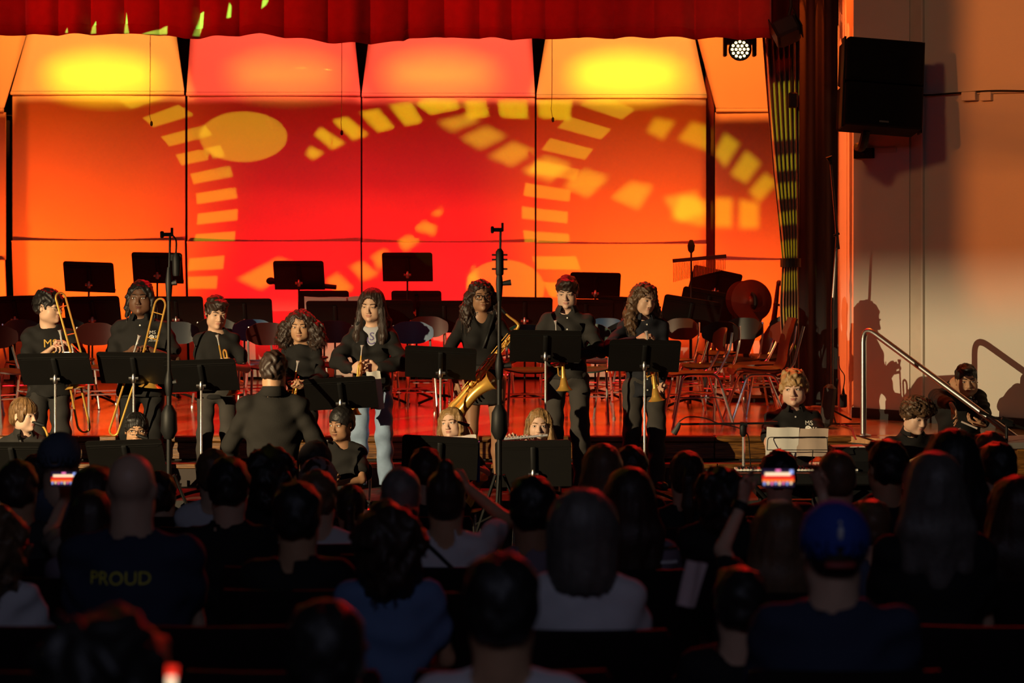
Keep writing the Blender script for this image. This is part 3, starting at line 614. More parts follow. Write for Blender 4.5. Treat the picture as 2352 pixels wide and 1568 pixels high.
# ---- percussion at the right rear
t = thing('wind_chimes', 'wind chimes hanging from a dark bar on a thin stand', 'chimes', (W(1588, 0, 20.4).x, 20.4, STAGE_Z)); o0 = t.location
pa, pb = W(1545, 599, 20.4)-o0, W(1668, 588, 20.4)-o0
b = MB(); ax = (pb-pa); M = Matrix.Rotation(-math.atan2(ax.z, ax.x), 3, 'Y'); b.box((pa+pb)/2, (ax.length, .03, .035), M); b.build('bar', mat('walnut', (.05, .022, .012), .5), t)
b = MB(); b.tube([(0, .02, .02), (0, .02, W(0, 572, 20.4).z-STAGE_Z)], .009, 8); b.build('pole', M_STAND, t, True)
b = MB(); b.lathe([(.012, -.05), (.03, -.03), (.036, .02), (.02, .06), (.014, .07)], Vector((0, .02, W(0, 568, 20.4).z-STAGE_Z)), n=10); b.build('cloth_cap', mat('dark_green_felt', (.015, .04, .02), .9), t, True)
b = MB(); b.lathe([(.0025, 0), (.0028, -1)], n=6); me = b.build('chime', M_BRASS, None, True); cm = me.data; bpy.data.objects.remove(me)
for k in range(34):
    f = (k+.6)/34.4; p = pa.lerp(pb, f); L = .175-.075*f
    if abs(p.x) > .012: child('chime', cm, t, p+Vector((0, 0, -.022)), sc=(1.2, 1.2, L))
for a in (30, 150, 270): child('leg', BLEG_ME, t, (0, .02, 0), (0, 0, math.radians(a)))
M_CYM = mat('dull_bronze', (.17, .035, .018), .45, .6, var=.2, scale=5)
def cymbal(px, py, D, r, yaw, label):
    o = MB().lathe([(.002, .035), (.02, .034), (.035, .02), (.045, .012), (r*.6, .006), (r, -.008), (r, -.011), (r*.6, .003), (.04, .008)], axis=(0, -1, 0), n=40, cap=False).build('cymbal', M_CYM, None, True)
    o.location = W(px, py, D); o.rotation_euler = (math.radians(-8), 0, math.radians(yaw)); return tag(o, label, 'cymbal')
cymbal(1709, 690, 20.55, .185, 22, 'rear bronze crash cymbal, half hidden behind the other'); cymbal(1727, 690, 20.3, .195, 12, 'front bronze crash cymbal standing in the rack by the curtain')
t = thing('cymbal_rack', 'dark tapered cymbal rack on a post by the curtain', 'rack', (W(1716, 0, 20.42).x, 20.42, STAGE_Z)); o0 = t.location
b = MB(); q = [W(1688, 716, 20.28)-o0, W(1757, 716, 20.28)-o0, W(1722, 812, 20.36)-o0, W(1692, 812, 20.36)-o0]; b.slab(q, .02, (0, 1, 0)); b.build('rack_side', mat('maroon_case', (.05, .010, .010), .6), t); b = MB(); b.slab([p+Vector((0, .3, 0)) for p in q], .02, (0, 1, 0)); b.build('rack_side', MATS['maroon_case'], t)
b = MB(); b.slab([W(1710, 741, 20.27)-o0, W(1728, 741, 20.27)-o0, W(1727, 746, 20.27)-o0, W(1710, 746, 20.27)-o0], .003, (0, -1, 0)); b.build('name_plate', mat('maroon_label', (.22, .05, .04), .5), t)
b = MB(); b.box((0, .1, .25), (.05, .05, .5)); b.box((0, .1, .02), (.45, .40, .04)); b.build('post', M_DARK, t)
b = MB(); b.tube(spline([(.03, -.13, 1.0), (.055, -.16, .97), (.06, -.17, .90), (.04, -.16, .86)], 4), .018, 7); b.build('strap', M_BLACK, t, True)
t = thing('string_bass', 'brown string bass leaning upright beside the gathered curtain', 'string bass', (W(1778, 0, 20.6).x, 20.6, STAGE_Z)); o0 = t.location
b = MB(); b.tube([W(1787, 652, 20.6)-o0, W(1783, 690, 20.6)-o0, W(1776, 745, 20.6)-o0], [.016, .022, .028], 8); b.tube([W(1776, 698, 20.6)-o0, W(1794, 701, 20.6)-o0], .012, 6); b.ell(W(1789, 650, 20.6)-o0, (.025, .03, .03)); b.build('neck', mat('bass_varnish', (.12, .035, .015), .3), t, True)
b = MB(); b.lathe([(.02, 0), (.13, .05), (.17, .22), (.12, .40), (.14, .52), (.05, .66)], (0, 0, .03), n=18); b.v = [(x, y*.5, z) for x, y, z in b.v]; b.build('body', MATS['bass_varnish'], t, True)
t = thing('percussion_table', 'low dark percussion table behind the chairs at the curtain end', 'table', (W(1690, 0, 21.4).x, 21.4, STAGE_Z))
b = MB(); b.box((0, 0, .33), (.62, .4, .10), bev=.01); b.build('top', mat('maroon_case', (.05, .01, .01), .6), t)
for sx in (-1, 1):
    for sy in (-1, 1): b = MB(); b.box((sx*.28, sy*.17, .14), (.03, .03, .28)); b.build('leg', M_DARK, t)

# ---- hanging microphones, stage lamps
for px, y1, bend, l in ((345, 288, 3, 'leftmost choir microphone hanging on a thin wire'), (785, 309, 0, 'choir microphone hanging on a wire before the centre seam'), (1268, 279, 2, 'choir microphone hanging on a wire right of the right seam')):
    top = W(px, 0, 20.2); t = thing('hanging_microphone', l, 'microphone', (top.x, top.y, 5.4)); o0 = t.location; e = W(px+bend, y1-5, 20.2)-o0
    b = MB(); b.tube(spline([(0, 0, 0), W(px, 150, 20.2)-o0, W(px-1, y1-45, 20.2)-o0, W(px-2, y1-28, 20.2)-o0, e], 4), .0028, 5); b.build('wire', mat('orange_wire', (.10, .03, .015), .5), t, True)
    b = MB(); b.lathe([(.004, .02), (.011, .012), (.013, -.012), (.006, -.026)], e, n=8); b.build('capsule', M_BLACK, t, True)
c = W(1700, 113, 18.9); t = thing('stage_par_light', 'lit round stage lamp under the valance end', 'stage light', c)
fd = Vector((-.18, -.9, -.32)).normalized(); R = fd.to_track_quat('Z', 'Y').to_matrix()
b = MB(); b.lathe([(.05, -.22), (.082, -.17), (.092, -.03), (.098, .0), (.098, .02), (.086, .02), (.086, .0)], (0, 0, 0), fd, 24, cap=False); b.lathe([(.086, .0), (.001, 0)], (0, 0, 0), fd, 24, cap=False); b.build('housing', M_BLACK, t, True)
M_LED = mat('warm_led', (1, .8, .5), .3, var=0, emit=(1, .78, .40), estr=2.4)
b = MB(); b.lathe([(.0130, 0), (.010, .006), (.001, .008)], n=10, cap=False); o = b.build('led', M_LED); lm = o.data; bpy.data.objects.remove(o)
for rr, n in ((0, 1), (.034, 6), (.067, 12)):
    for k in range(n): a = 2*PI*k/n; child('led', lm, t, R @ Vector((rr*math.cos(a), rr*math.sin(a), .004)), R.to_euler())
b = MB(); b.box((.0, .07, .10), (.27, .16, .11), bev=.02)
for sx in (-1, 1): b.box((sx*.125, .04, .03), (.03, .10, .18), bev=.008)
b.build('yoke', M_BLACK, t)
b = MB(); b.tube([(0, .07, .15), (0, .07, 1.3)], .02, 8); b.build('hanger', M_BLACK, t)
c = W(1806, 72, 17.9); t = thing('flood_light', 'dark unlit flood lamp hung between the valance end and the leg curtain', 'stage light', c)
Rr = Matrix.Rotation(math.radians(-24), 3, 'Y') @ Matrix.Rotation(math.radians(-24), 3, 'X')
b = MB(); b.box((0, 0, 0), (.20, .24, .15), Rr, .02); b.build('housing', M_DARK, t)
for sx in (-1, 1): b = MB(); b.box(Rr @ Vector((sx*.108, -.05, 0)), (.008, .22, .17), Rr); b.build('barn_door', M_BLACK, t)
b = MB(); b.tube([(.0, 0, .06), (.04, .02, .2), (.04, .02, .9)], .014, 6); b.build('hanger', M_BLACK, t)
b = MB(); b.box((0, 0, 0), (.075, .08, .13), bev=.01); b.tube([(0, 0, .06), (0, 0, 2.0)], .012, 6); o = b.build('junction_box', M_BLACK); o.location = W(1821, 230, 18.85); tag(o, 'small black box hung high before the gathered curtain', 'box')

# ---- loudspeaker on the wall, conduit
c = W(2022, 200, 17.72); t = thing('wall_loudspeaker', 'big black two box loudspeaker tilted on a wall arm beside the stage', 'loudspeaker', c)
R = Matrix.Rotation(math.radians(3.6), 3, 'Y') @ Matrix.Rotation(math.radians(-9), 3, 'X') @ Matrix.Rotation(math.radians(4), 3, 'Z')
M_SPK = mat('speaker_black', (.007, .006, .007), .8, var=.3, scale=120, spec=.12)
for k in (-1, 1): b = MB(); b.box(R @ Vector((0, 0, k*.181)), (.625, .32, .350), R, .012); b.build('cabinet', M_SPK, t)
for k in (-1, 1): b = MB(); b.box(R @ Vector((0, -.163, k*.181)), (.585, .006, .315), R, .002); b.build('grille', mat('grille_black', (.006, .006, .007), .9, spec=.1), t)
for sx in (-1, 1): b = MB(); b.box(R @ Vector((sx*.318, -.05, 0)), (.014, .10, .735), R); b.build('rigging_bar', M_BLACK, t)
b = MB(); b.box(R @ Vector((0, -.168, -.315)), (.075, .003, .014), R); b.build('badge', mat('grey_badge', (.12, .12, .12), .4), t)
wp = wall_pt(1986, 352, .04)-c; n0 = wp
b = MB(); b.tube(spline([R @ Vector((-.09, .05, -.35)), Vector((-.13, .1, -.47)), wp+wn*.10+Vector((0, 0, .05)), wp], 5), .036, 8); b.build('wall_arm', M_BLACK, t, True)
b = MB(); b.box(wp-wn*.0, (.19, .05, .085), Matrix.Rotation(math.atan2(wd_.y, wd_.x), 3, 'Z')); b.build('wall_plate', M_BLACK, t)
t = thing('cable_conduit', 'pale conduit with a junction box running along the upper right wall', 'conduit', wall_pt(2240, 218)); o0 = t.location
b = MB(); b.tube([wall_pt(x, y, .02)-o0 for x, y in ((2122, 216), (2200, 214), (2300, 211), (2480, 207))], .011, 7); b.build('pipe', M_WALL, t, True)
b = MB(); b.tube(spline([wall_pt(x, y, .035)-o0 for x, y in ((2050, 190), (2110, 217), (2180, 215), (2270, 209), (2340, 209), (2480, 212))], 4), .008, 6); b.build('cable', M_BLACK, t, True)
Mw = Matrix.Rotation(math.atan2(wd_.y, wd_.x), 3, 'Z')
b = MB(); b.box(wall_pt(2228, 221, .03)-o0, (.13, .06, .07), Mw, .004); b.build('box', M_WALL, t)
b = MB(); b.box(wall_pt(2266, 221, .02)-o0, (.10, .04, .07), Mw, .004); b.build('box', M_WALL, t)
b = MB(); b.box((0, 0, 0), (.19, .004, .045), Mw); o = b.build('wall_patch', mat('bare_plaster', (.50, .46, .38), .9)); o.location = wall_pt(2036, 345, .03+.012); tag(o, 'scraped pale patch on the wall right of the speaker bracket', 'wall patch')

# ---- stair handrail
t = thing('handrail', 'polished steel handrail sloping down beside the landing', 'handrail', (2.69, 17.0, STAGE_Z)); o0 = t.location
d = Vector((.72, -.69, 0)).normalized(); p0 = Vector((0, 0, .845)); L = 1.62
rail = fillet([Vector((0, 0, .0)), p0+Vector((0, 0, .0)), p0+d*L+Vector((0, 0, -.585*L))], .13, 8)
b = MB(); b.tube(rail, .024, 12); b.build('rail', M_STEEL, t, True)
b = MB(); b.lathe([(.06, 0), (.06, .008), (.026, .018)], (0, 0, 0), n=16); b.build('flange', M_STEEL, t, True)
b = MB(); pe = p0+d*1.5+Vector((0, 0, -.585*1.5)); b.tube([pe, Vector((pe.x, pe.y, -STAGE_Z+.02))], .022, 10); b.build('post', M_STEEL, t, True)

# ---- tall microphone stands in front of the band
def tall_mic(px, ytop, D, label, var):
    x = W(px, 0, D).x; t = thing('tall_microphone_stand', label, 'microphone stand', (x, D, 0)); zt = W(0, ytop, D).z
    def z(y): return W(0, y, D).z
    b = MB(); b.tube([(0, 0, .25), (0, 0, z(842 if var else 880))], .017, 10); b.tube([(0, 0, z(842 if var else 880)), (0, 0, z(640))], .0135, 10); b.build('lower_pole', M_STAND, t, True)
    b = MB(); b.tube([(0, 0, z(660)), (.008, 0, zt)], .0075, 8); b.build('upper_rod', M_STAND, t, True)
    for y, r, h in ((652, .024, .11), (842 if var else 880, .03, .09)):
        b = MB(); b.lathe([(.015, -h), (r*.8, -h*.6), (r, 0), (r*.9, h*.3), (.012, h)], (0, 0, z(y)), n=12); b.tube([(0, 0, z(y)), (.075 if var else .05, 0, z(y)+.01)], [.012, .02], 7); b.build('clutch', M_BLACK, t, True)
    for a in (20, 140, 262):
        ca, sa = math.cos(math.radians(a)), math.sin(math.radians(a))
        b = MB(); b.tube([(.03*ca, .03*sa, z(1090)), (.38*ca, .38*sa, .015)], .011, 7); b.build('leg', M_BLACK, t, True)
        b = MB(); b.tube([(.02*ca, .02*sa, z(1180)), (.20*ca, .20*sa, z(1210))], .007, 6); b.build('brace', M_BLACK, t, True)
    b = MB(); b.lathe([(.03, -.12), (.055, -.07), (.05, .05), (.022, .10)], (0, 0, z(965)), n=10); b.build('leg_hub', M_BLACK, t, True)
    b = MB(); b.box((-.01, -.0, zt-.01), (.075, .03, .025), bev=.005); b.box((-.045, 0, zt-.01), (.02, .045, .045), bev=.005); b.box((.02, 0, zt+.01), (.015, .02, .05)); b.build('cross_bar', M_BLACK, t)
    m = MB()
    if var:
        m.lathe([(.022, -.10), (.026, -.09), (.026, .05), (.012, .07)], (.002, -.035, zt-.20), n=10)
        for dz in (-.06, .0, .03): m.box((.002, -.035, zt-.20+dz), (.10, .02, .012))
    else:
        m.tube(spline([(.02, -.01, zt-.01), (.05, -.02, zt-.05), (.05, -.03, zt-.14)], 4), .006, 6); m.lathe([(.022, -.12), (.026, -.10), (.03, .0), (.018, .03)], (.055, -.035, zt-.16), n=10); m.box((.052, -.03, zt-.16), (.075, .03, .05), bev=.006)
    m.build('microphone', M_BLACK, t, True); return t
tall_mic(388, 535, 14.55, 'tall black microphone stand before the second trombonist', 0); tall_mic(1147, 524, 14.2, 'tall black microphone stand crossing the tenor saxophonist', 1)
# boom stand by the keyboard
D = 15.25; t = thing('boom_microphone_stand', 'black boom microphone stand in front of the keyboard boy', 'microphone stand', W(1708, 0, D).to_2d().to_3d()); t.location.z = 0; o0 = t.location
b = MB(); b.tube([(0, 0, .05), W(1708, 1000, D)-o0], .011, 8); b.build('pole', M_CHROME, t, True)
b = MB(); b.lathe([(.012, -.05), (.024, -.03), (.026, .02), (.012, .05)], W(1707, 986, D)-o0, n=10); b.tube([W(1700, 975, D)-o0, W(1716, 975, D)-o0], .02, 8); b.build('clutch', M_BLACK, t, True)
b = MB(); b.tube([W(1565, 974, D)-o0, W(1786, 971, D)-o0], .0075, 8); b.tube([W(1755, 971, D)-o0, W(1786, 971, D)-o0], .012, 8); b.build('boom', M_BLACK, t, True)
b = MB(); b.tube([W(1562, 970, D)-o0, W(1556, 982, D)-o0, W(1547, 996, D)-o0], [.012, .019, .023], 10); b.build('microphone', mat('mic_grey', (.05, .05, .045), .5), t, True)
b = MB(); b.tube(spline([W(1560, 968, D)-o0, W(1580, 957, D)-o0, W(1620, 960, D)-o0, W(1650, 972, D)-o0, W(1712, 990, D)-o0, W(1722, 1040, D)-o0, W(1726, 1110, D)-o0], 5), .004, 5); b.build('cable', M_BLACK, t, True)
for a in (30, 150, 270): b = MB(); ca, sa = math.cos(math.radians(a)), math.sin(math.radians(a)); b.tube([(.02*ca, .02*sa, .12), (.32*ca, .32*sa, .012)], .008, 6); b.build('leg', M_BLACK, t, True)
# microphone stand leaning at the leg curtain
M_DKCH = mat('dark_chrome', (.22, .19, .18), .25, .9); D = 18.2; t = thing('slim_microphone_stand', 'slim dark microphone stand before the black leg curtain', 'microphone stand', W(1911, 0, D)); t.location.z = STAGE_Z; o0 = t.location
b = MB(); b.tube([W(1911, 962, D)-o0, W(1912, 700, D)-o0, W(1923, 545, D)-o0], .013, 8); b.build('pole', M_DKCH, t, True)
b = MB(); b.tube([W(1925, 572, D)-o0, W(1921, 520, D)-o0, W(1908, 375, D)-o0], [.016, .012, .009], 8); b.build('boom', M_DKCH, t, True)
b = MB(); b.tube([W(1909, 378, D)-o0, W(1907, 360, D)-o0, W(1900, 366, D)-o0], [.012, .020, .022], 8); b.tube([W(1914, 541, D)-o0, W(1928, 536, D)-o0], .01, 6); b.build('clip', M_BLACK, t, True)
for a in (30, 150, 270): b = MB(); ca, sa = math.cos(math.radians(a)), math.sin(math.radians(a)); b.tube([(0, 0, .1), (.2*ca, .2*sa, .012)], .008, 6); b.build('leg', M_BLACK, t, True)
# clutter at the foot of the proscenium
b = MB(); b.box((0, 0, .17), (.10, .12, .34), Matrix.Rotation(.12, 3, 'Y'), .03); o = b.build('gig_bag', mat('bag_nylon', (.02, .016, .014), .6, var=.5, scale=20)); o.location = W(1902, 970, 17.75); o.location.z = STAGE_Z+.002; tag(o, 'slim black gig bag standing at the foot of the leg curtain', 'bag')
b = MB(); b.box((0, 0, 0), (.055, .04, .11), bev=.008); b.tube([(0, 0, .055), (0, 0, .10)], [.014, .006], 7); b.tube(spline([(0, 0, .10), (.01, 0, .2), (-.03, 0, .27), (-.035, 0, .36)], 4), .004, 5); o = b.build('power_adapter', M_BLACK, None, True); o.location = W(1937, 920, 18.0); tag(o, 'black power adapter hanging on its cord beside the proscenium', 'adapter')
for k, (pts, l, m) in enumerate([([(1885, 968), (1925, 950), (1960, 960), (1990, 975)], 'black cable looped on the stage floor at the proscenium', M_BLACK), ([(1930, 962), (1955, 985), (1962, 1005), (1966, 1012)], 'red tipped cable running off the stage corner', mat('red_cable', (.3, .02, .03), .5))]):
    b = MB(); P = []
    for x, y in pts: dd = min(1.55*FPX/(y-HPY), 17.9); p = W(x, y, dd); p.z = STAGE_Z+.012; P.append(p)
    b.tube(spline(P, 5), .007, 6); tag(b.build('cable', m, None, True), l, 'cable')
# ---- keyboard and its sheet, amplifier
D = 15.15; t = thing('keyboard', 'black electronic keyboard on a stand in front of the seated boy', 'keyboard', (W(1832, 0, D).x, D, .0)); zk = W(0, 1083, D).z
b = MB(); b.box((0, 0, zk-.04), (1.0, .26, .08), bev=.012); b.build('case', M_BLACK, t)
b = MB(); b.box((0, 0, 0), (.0215, .13, .014), bev=.002); o = b.build('white_key', mat('key_ivory', (.82, .80, .74), .3)); km = o.data; bpy.data.objects.remove(o)
for k in range(36): child('white_key', km, t, (-.41+.0232*k, .055, zk+.012))
for k in range(35):
    if k % 7 in (0, 1, 3, 4, 5):
        b_ = bpy.data.meshes.get('black_key')
        if not b_: b = MB(); b.box((0, 0, 0), (.012, .08, .02), bev=.002); o = b.build('black_key', M_BLACK); b_ = o.data; bpy.data.objects.remove(o)
        child('black_key', b_, t, (-.41+.0232*k+.0116, .03, zk+.026))
for sx in (-1, 1): b = MB(); b.tube([(sx*.3, -.1, zk-.09), (-sx*.3, .1, .02)], .014, 8); b.build('stand_leg', M_BLACK, t, True)
b = MB(); rr = [W(1762, 1033, D-.12)-t.location, W(1764, 1004, D-.1)-t.location, W(1900, 1003, D-.1)-t.location, W(1901, 1033, D-.12)-t.location]
b.tube(fillet(rr, .02), .003, 6); b.tube([rr[0], rr[3]], .003, 6); b.tube([rr[0]+Vector((.1, 0, 0)), rr[0]+Vector((.1, .05, -.12))], .003, 6); b.tube([rr[3]-Vector((.1, 0, 0)), rr[3]+Vector((-.1, .05, -.12))], .003, 6); b.build('music_rest', M_BLACK, t, True)
sheet(1797, 1015, D-.07, .22, .21, 16, 1, 'pale sheet on the left of the keyboard\'s music rest'); sheet(1866, 1016, D-.07, .21, .20, 16, 0, 'brownish sheet on the right of the keyboard\'s music rest', mat('shaded_paper', (.55, .42, .33), .8))  # right sheet's brown is cast shadow put into the paper colour
t = thing('amplifier', 'black amplifier box with a paper on top beside the keyboard', 'amplifier', (W(1955, 0, 15.3).x, 15.3, 0)); zk = W(0, 1024, 15.3).z
b = MB(); b.box((0, 0, zk/2), (.30, .26, zk), bev=.015); b.build('cabinet', M_BLACK, t); b = MB(); b.box((0, -.132, zk*.55), (.25, .006, zk*.7)); b.build('grille', MATS['grille_black'], t)
b = MB(); b.box((0, 0, 0), (.22, .16, .004)); o = b.build('sheet_music', M_PAPER); o.location = (W(1945, 0, 15.3).x, 15.28, zk+.003); tag(o, 'white sheet lying flat on the amplifier', 'sheet music')
# ================================================================= figures: smooth distance fields turned into one continuous mesh
class Field:
    def __init__(s): s.p = []; s.noise = None
    def cone(s, a, b, ra, rb=None, k=.02, op=1, flat=None):
        s.p.append(('c', np.array(a, float), np.array(b, float), ra, ra if rb is None else rb, k, op, flat)); return s
    def chain(s, pts, rs, k=.02, flat=None, op=1):
        for i in range(len(pts)-1): s.cone(pts[i], pts[i+1], rs[i], rs[i+1], k, op, flat)
        return s
    def ell(s, c, r, R=None, k=.02, op=1):
        s.p.append(('e', np.array(c, float), np.array(r, float), None if R is None else np.array(R, float), 0, k, op, None)); return s
    def cut(s, n, pt, k=.004):
        """keep the side opposite to n"""
        n = np.array(n, float); n /= np.linalg.norm(n); s.p.append(('p', n, float(n @ np.array(pt, float)), None, 0, k, 2, None)); return s
    def _bb(s, q, pad):
        if q[0] == 'c':
            r = max(q[3], q[4])+pad; return np.minimum(q[1], q[2])-r, np.maximum(q[1], q[2])+r
        r = (q[2] if q[3] is None else np.sqrt(((q[3]*q[2][None, :])**2).sum(1)))+pad
        return q[1]-r, q[1]+r
    def mesh(s, h):
        pos = [q for q in s.p if q[6] == 1 and q[0] != 'p']
        lo = np.min([s._bb(q, 2.2*h)[0] for q in pos], 0); hi = np.max([s._bb(q, 2.2*h)[1] for q in pos], 0)
        n = np.ceil((hi-lo)/h).astype(int)+1
        V = np.full(n, .08, np.float32); ax = [(lo[i]+h*np.arange(n[i])).astype(np.float32) for i in range(3)]
        for q in s.p:
            kk = q[5]
            if q[0] == 'p':
                d = ax[0][:, None, None]*q[1][0]+ax[1][None, :, None]*q[1][1]+ax[2][None, None, :]*q[1][2]-q[2]
                np.maximum(V, d, out=V); continue
            a, b = s._bb(q, kk+3*h); i0 = np.clip(np.floor((a-lo)/h).astype(int), 0, n-1); i1 = np.clip(np.ceil((b-lo)/h).astype(int)+1, 1, n)
            if (i1 <= i0).any(): continue
            sl = tuple(slice(i0[i], i1[i]) for i in range(3))
            X = ax[0][sl[0]][:, None, None]; Y = ax[1][sl[1]][None, :, None]; Z = ax[2][sl[2]][None, None, :]
            if q[0] == 'c':
                A, B, ra, rb, flat = q[1], q[2], q[3], q[4], q[7]
                x, y, z = X-A[0], Y-A[1], Z-A[2]; d = B-A
                if flat is not None:
                    nn, f = np.array(flat[0], float), 1/flat[1]-1; t = (x*nn[0]+y*nn[1]+z*nn[2])*f
                    x = x+t*nn[0]; y = y+t*nn[1]; z = z+t*nn[2]; d = d+(d@nn)*f*nn
                L = max(float(d@d), 1e-9); t = np.clip((x*d[0]+y*d[1]+z*d[2])/L, 0, 1)
                D = np.sqrt((x-t*d[0])**2+(y-t*d[1])**2+(z-t*d[2])**2)-(ra+(rb-ra)*t)
                if flat is not None: D = D*min(1, flat[1]*1.25)
            else:
                x, y, z = X-q[1][0], Y-q[1][1], Z-q[1][2]; r = q[2]
                if q[3] is not None:
                    M = q[3]; x, y, z = x*M[0, 0]+y*M[1, 0]+z*M[2, 0], x*M[0, 1]+y*M[1, 1]+z*M[2, 1], x*M[0, 2]+y*M[1, 2]+z*M[2, 2]
                k0 = np.sqrt((x/r[0])**2+(y/r[1])**2+(z/r[2])**2); k1 = np.sqrt((x/r[0]**2)**2+(y/r[1]**2)**2+(z/r[2]**2)**2)+1e-6
                D = np.where(k0 < .05, -min(r), k0*(k0-1)/k1)
            v = V[sl]
            if q[6] == 1:
                hh = np.clip(.5+.5*(v-D)/kk, 0, 1); V[sl] = v*(1-hh)+D*hh-kk*hh*(1-hh)
            else:
                D = -D; hh = np.clip(.5-.5*(v-D)/kk, 0, 1); V[sl] = v*(1-hh)+D*hh+kk*hh*(1-hh)
        if s.noise: V += s.noise(ax[0][:, None, None], ax[1][None, :, None], ax[2][None, None, :]).astype(np.float32)
        for i in range(3):
            sl = [slice(None)]*3
            for e in (0, -1): sl[i] = e; V[tuple(sl)] = np.maximum(V[tuple(sl)], h*.3)
        return surface_net(V, lo, h)
def surface_net(V, lo, h):
    n = np.array(V.shape); ins = V < 0
    c = np.zeros(n-1, np.int8)
    for dx in (0, 1):
        for dy in (0, 1):
            for dz in (0, 1): c += ins[dx:n[0]-1+dx, dy:n[1]-1+dy, dz:n[2]-1+dz]
    act = (c > 0) & (c < 8); idx = np.argwhere(act); N = len(idx)
    num = np.full(act.shape, -1, np.int64); num[act] = np.arange(N)
    cor = {}
    for dx in (0, 1):
        for dy in (0, 1):
            for dz in (0, 1): cor[dx, dy, dz] = V[idx[:, 0]+dx, idx[:, 1]+dy, idx[:, 2]+dz]
    S = np.zeros((N, 3)); cnt = np.zeros(N)
    ks = list(cor)
    for a in ks:
        for ax in range(3):
            if a[ax] == 0:
                b = list(a); b[ax] = 1; b = tuple(b); va, vb = cor[a], cor[b]; m = (va < 0) != (vb < 0)
                t = np.where(m, va/np.where(m, va-vb, 1), 0); p = np.tile(np.array(a, float), (N, 1)); p[:, ax] = t
                S[m] += p[m]; cnt += m
    P = (idx+S/np.maximum(cnt, 1)[:, None])*h+lo
    F = []
    for ax in range(3):
        u, w = (ax+1) % 3, (ax+2) % 3
        sl0 = [slice(1, -1)]*3; sl1 = [slice(1, -1)]*3; sl0[ax] = slice(0, -1); sl1[ax] = slice(1, None)
        A, B = ins[tuple(sl0)], ins[tuple(sl1)]
        for flip in (0, 1):
            e = np.argwhere((A & ~B) if not flip else (~A & B))
            if not len(e): continue
            off = np.ones(3, int); off[ax] = 0; e = e+off
            q = []
            for du, dw in ((-1, -1), (0, -1), (0, 0), (-1, 0)):
                k = e.copy(); k[:, u] += du; k[:, w] += dw; q.append(num[k[:, 0], k[:, 1], k[:, 2]])
            q = np.stack(q, 1); F.append(q if not flip else q[:, ::-1])
    return P, np.concatenate(F) if F else np.zeros((0, 4), int)
def np_obj(name, P, F, m, parent=None, smooth=True):
    me = bpy.data.meshes.new(name); me.vertices.add(len(P)); me.vertices.foreach_set('co', P.astype(np.float32).ravel())
    me.loops.add(F.size); me.loops.foreach_set('vertex_index', F.astype(np.int32).ravel())
    me.polygons.add(len(F)); me.polygons.foreach_set('loop_start', np.arange(0, F.size, F.shape[1], dtype=np.int32)); me.polygons.foreach_set('loop_total', np.full(len(F), F.shape[1], np.int32))
    me.update(calc_edges=True)
    if smooth: me.polygons.foreach_set('use_smooth', np.ones(len(F), bool))
    me.materials.append(m); o = bpy.data.objects.new(name, me); link(o, parent); return o
def bvh_np(P, F): return BVHTree.FromPolygons([tuple(p) for p in P], [tuple(int(i) for i in f) for f in F])

# ---- noises for cloth and hair
def cloth_noise(a=.004, f=1.0, ph=0):
    def fn(x, y, z):
        return a*(np.sin(38*f*z+9*f*x+ph+2.2*np.sin(11*f*x+ph)+1.5*np.sin(13*f*y))*.55+.6*np.sin(24*f*x-17*f*z+1.7*ph+2*np.sin(9*f*z+y*14))+.4*np.sin(41*f*y+29*f*z+ph))
    return fn
def curl_noise(a=.008, f=1.0, ph=0):
    def fn(x, y, z):
        s = np.sin
        return a*(s(95*f*x+ph+2*s(60*f*z))*s(90*f*y+1.3*ph+2*s(50*f*x))+s(80*f*z+.7*ph+2*s(70*f*x+40*f*y))*.8)
    return fn
def strand_noise(a=.003, f=1.0, ph=0):
    def fn(x, y, z):
        an = np.arctan2(x, y+.0001)
        return a*(np.sin(34*f*an+ph+5*z)+.6*np.sin(61*f*an+2*ph-9*z)+.5*np.sin(16*an+25*z))
    return fn

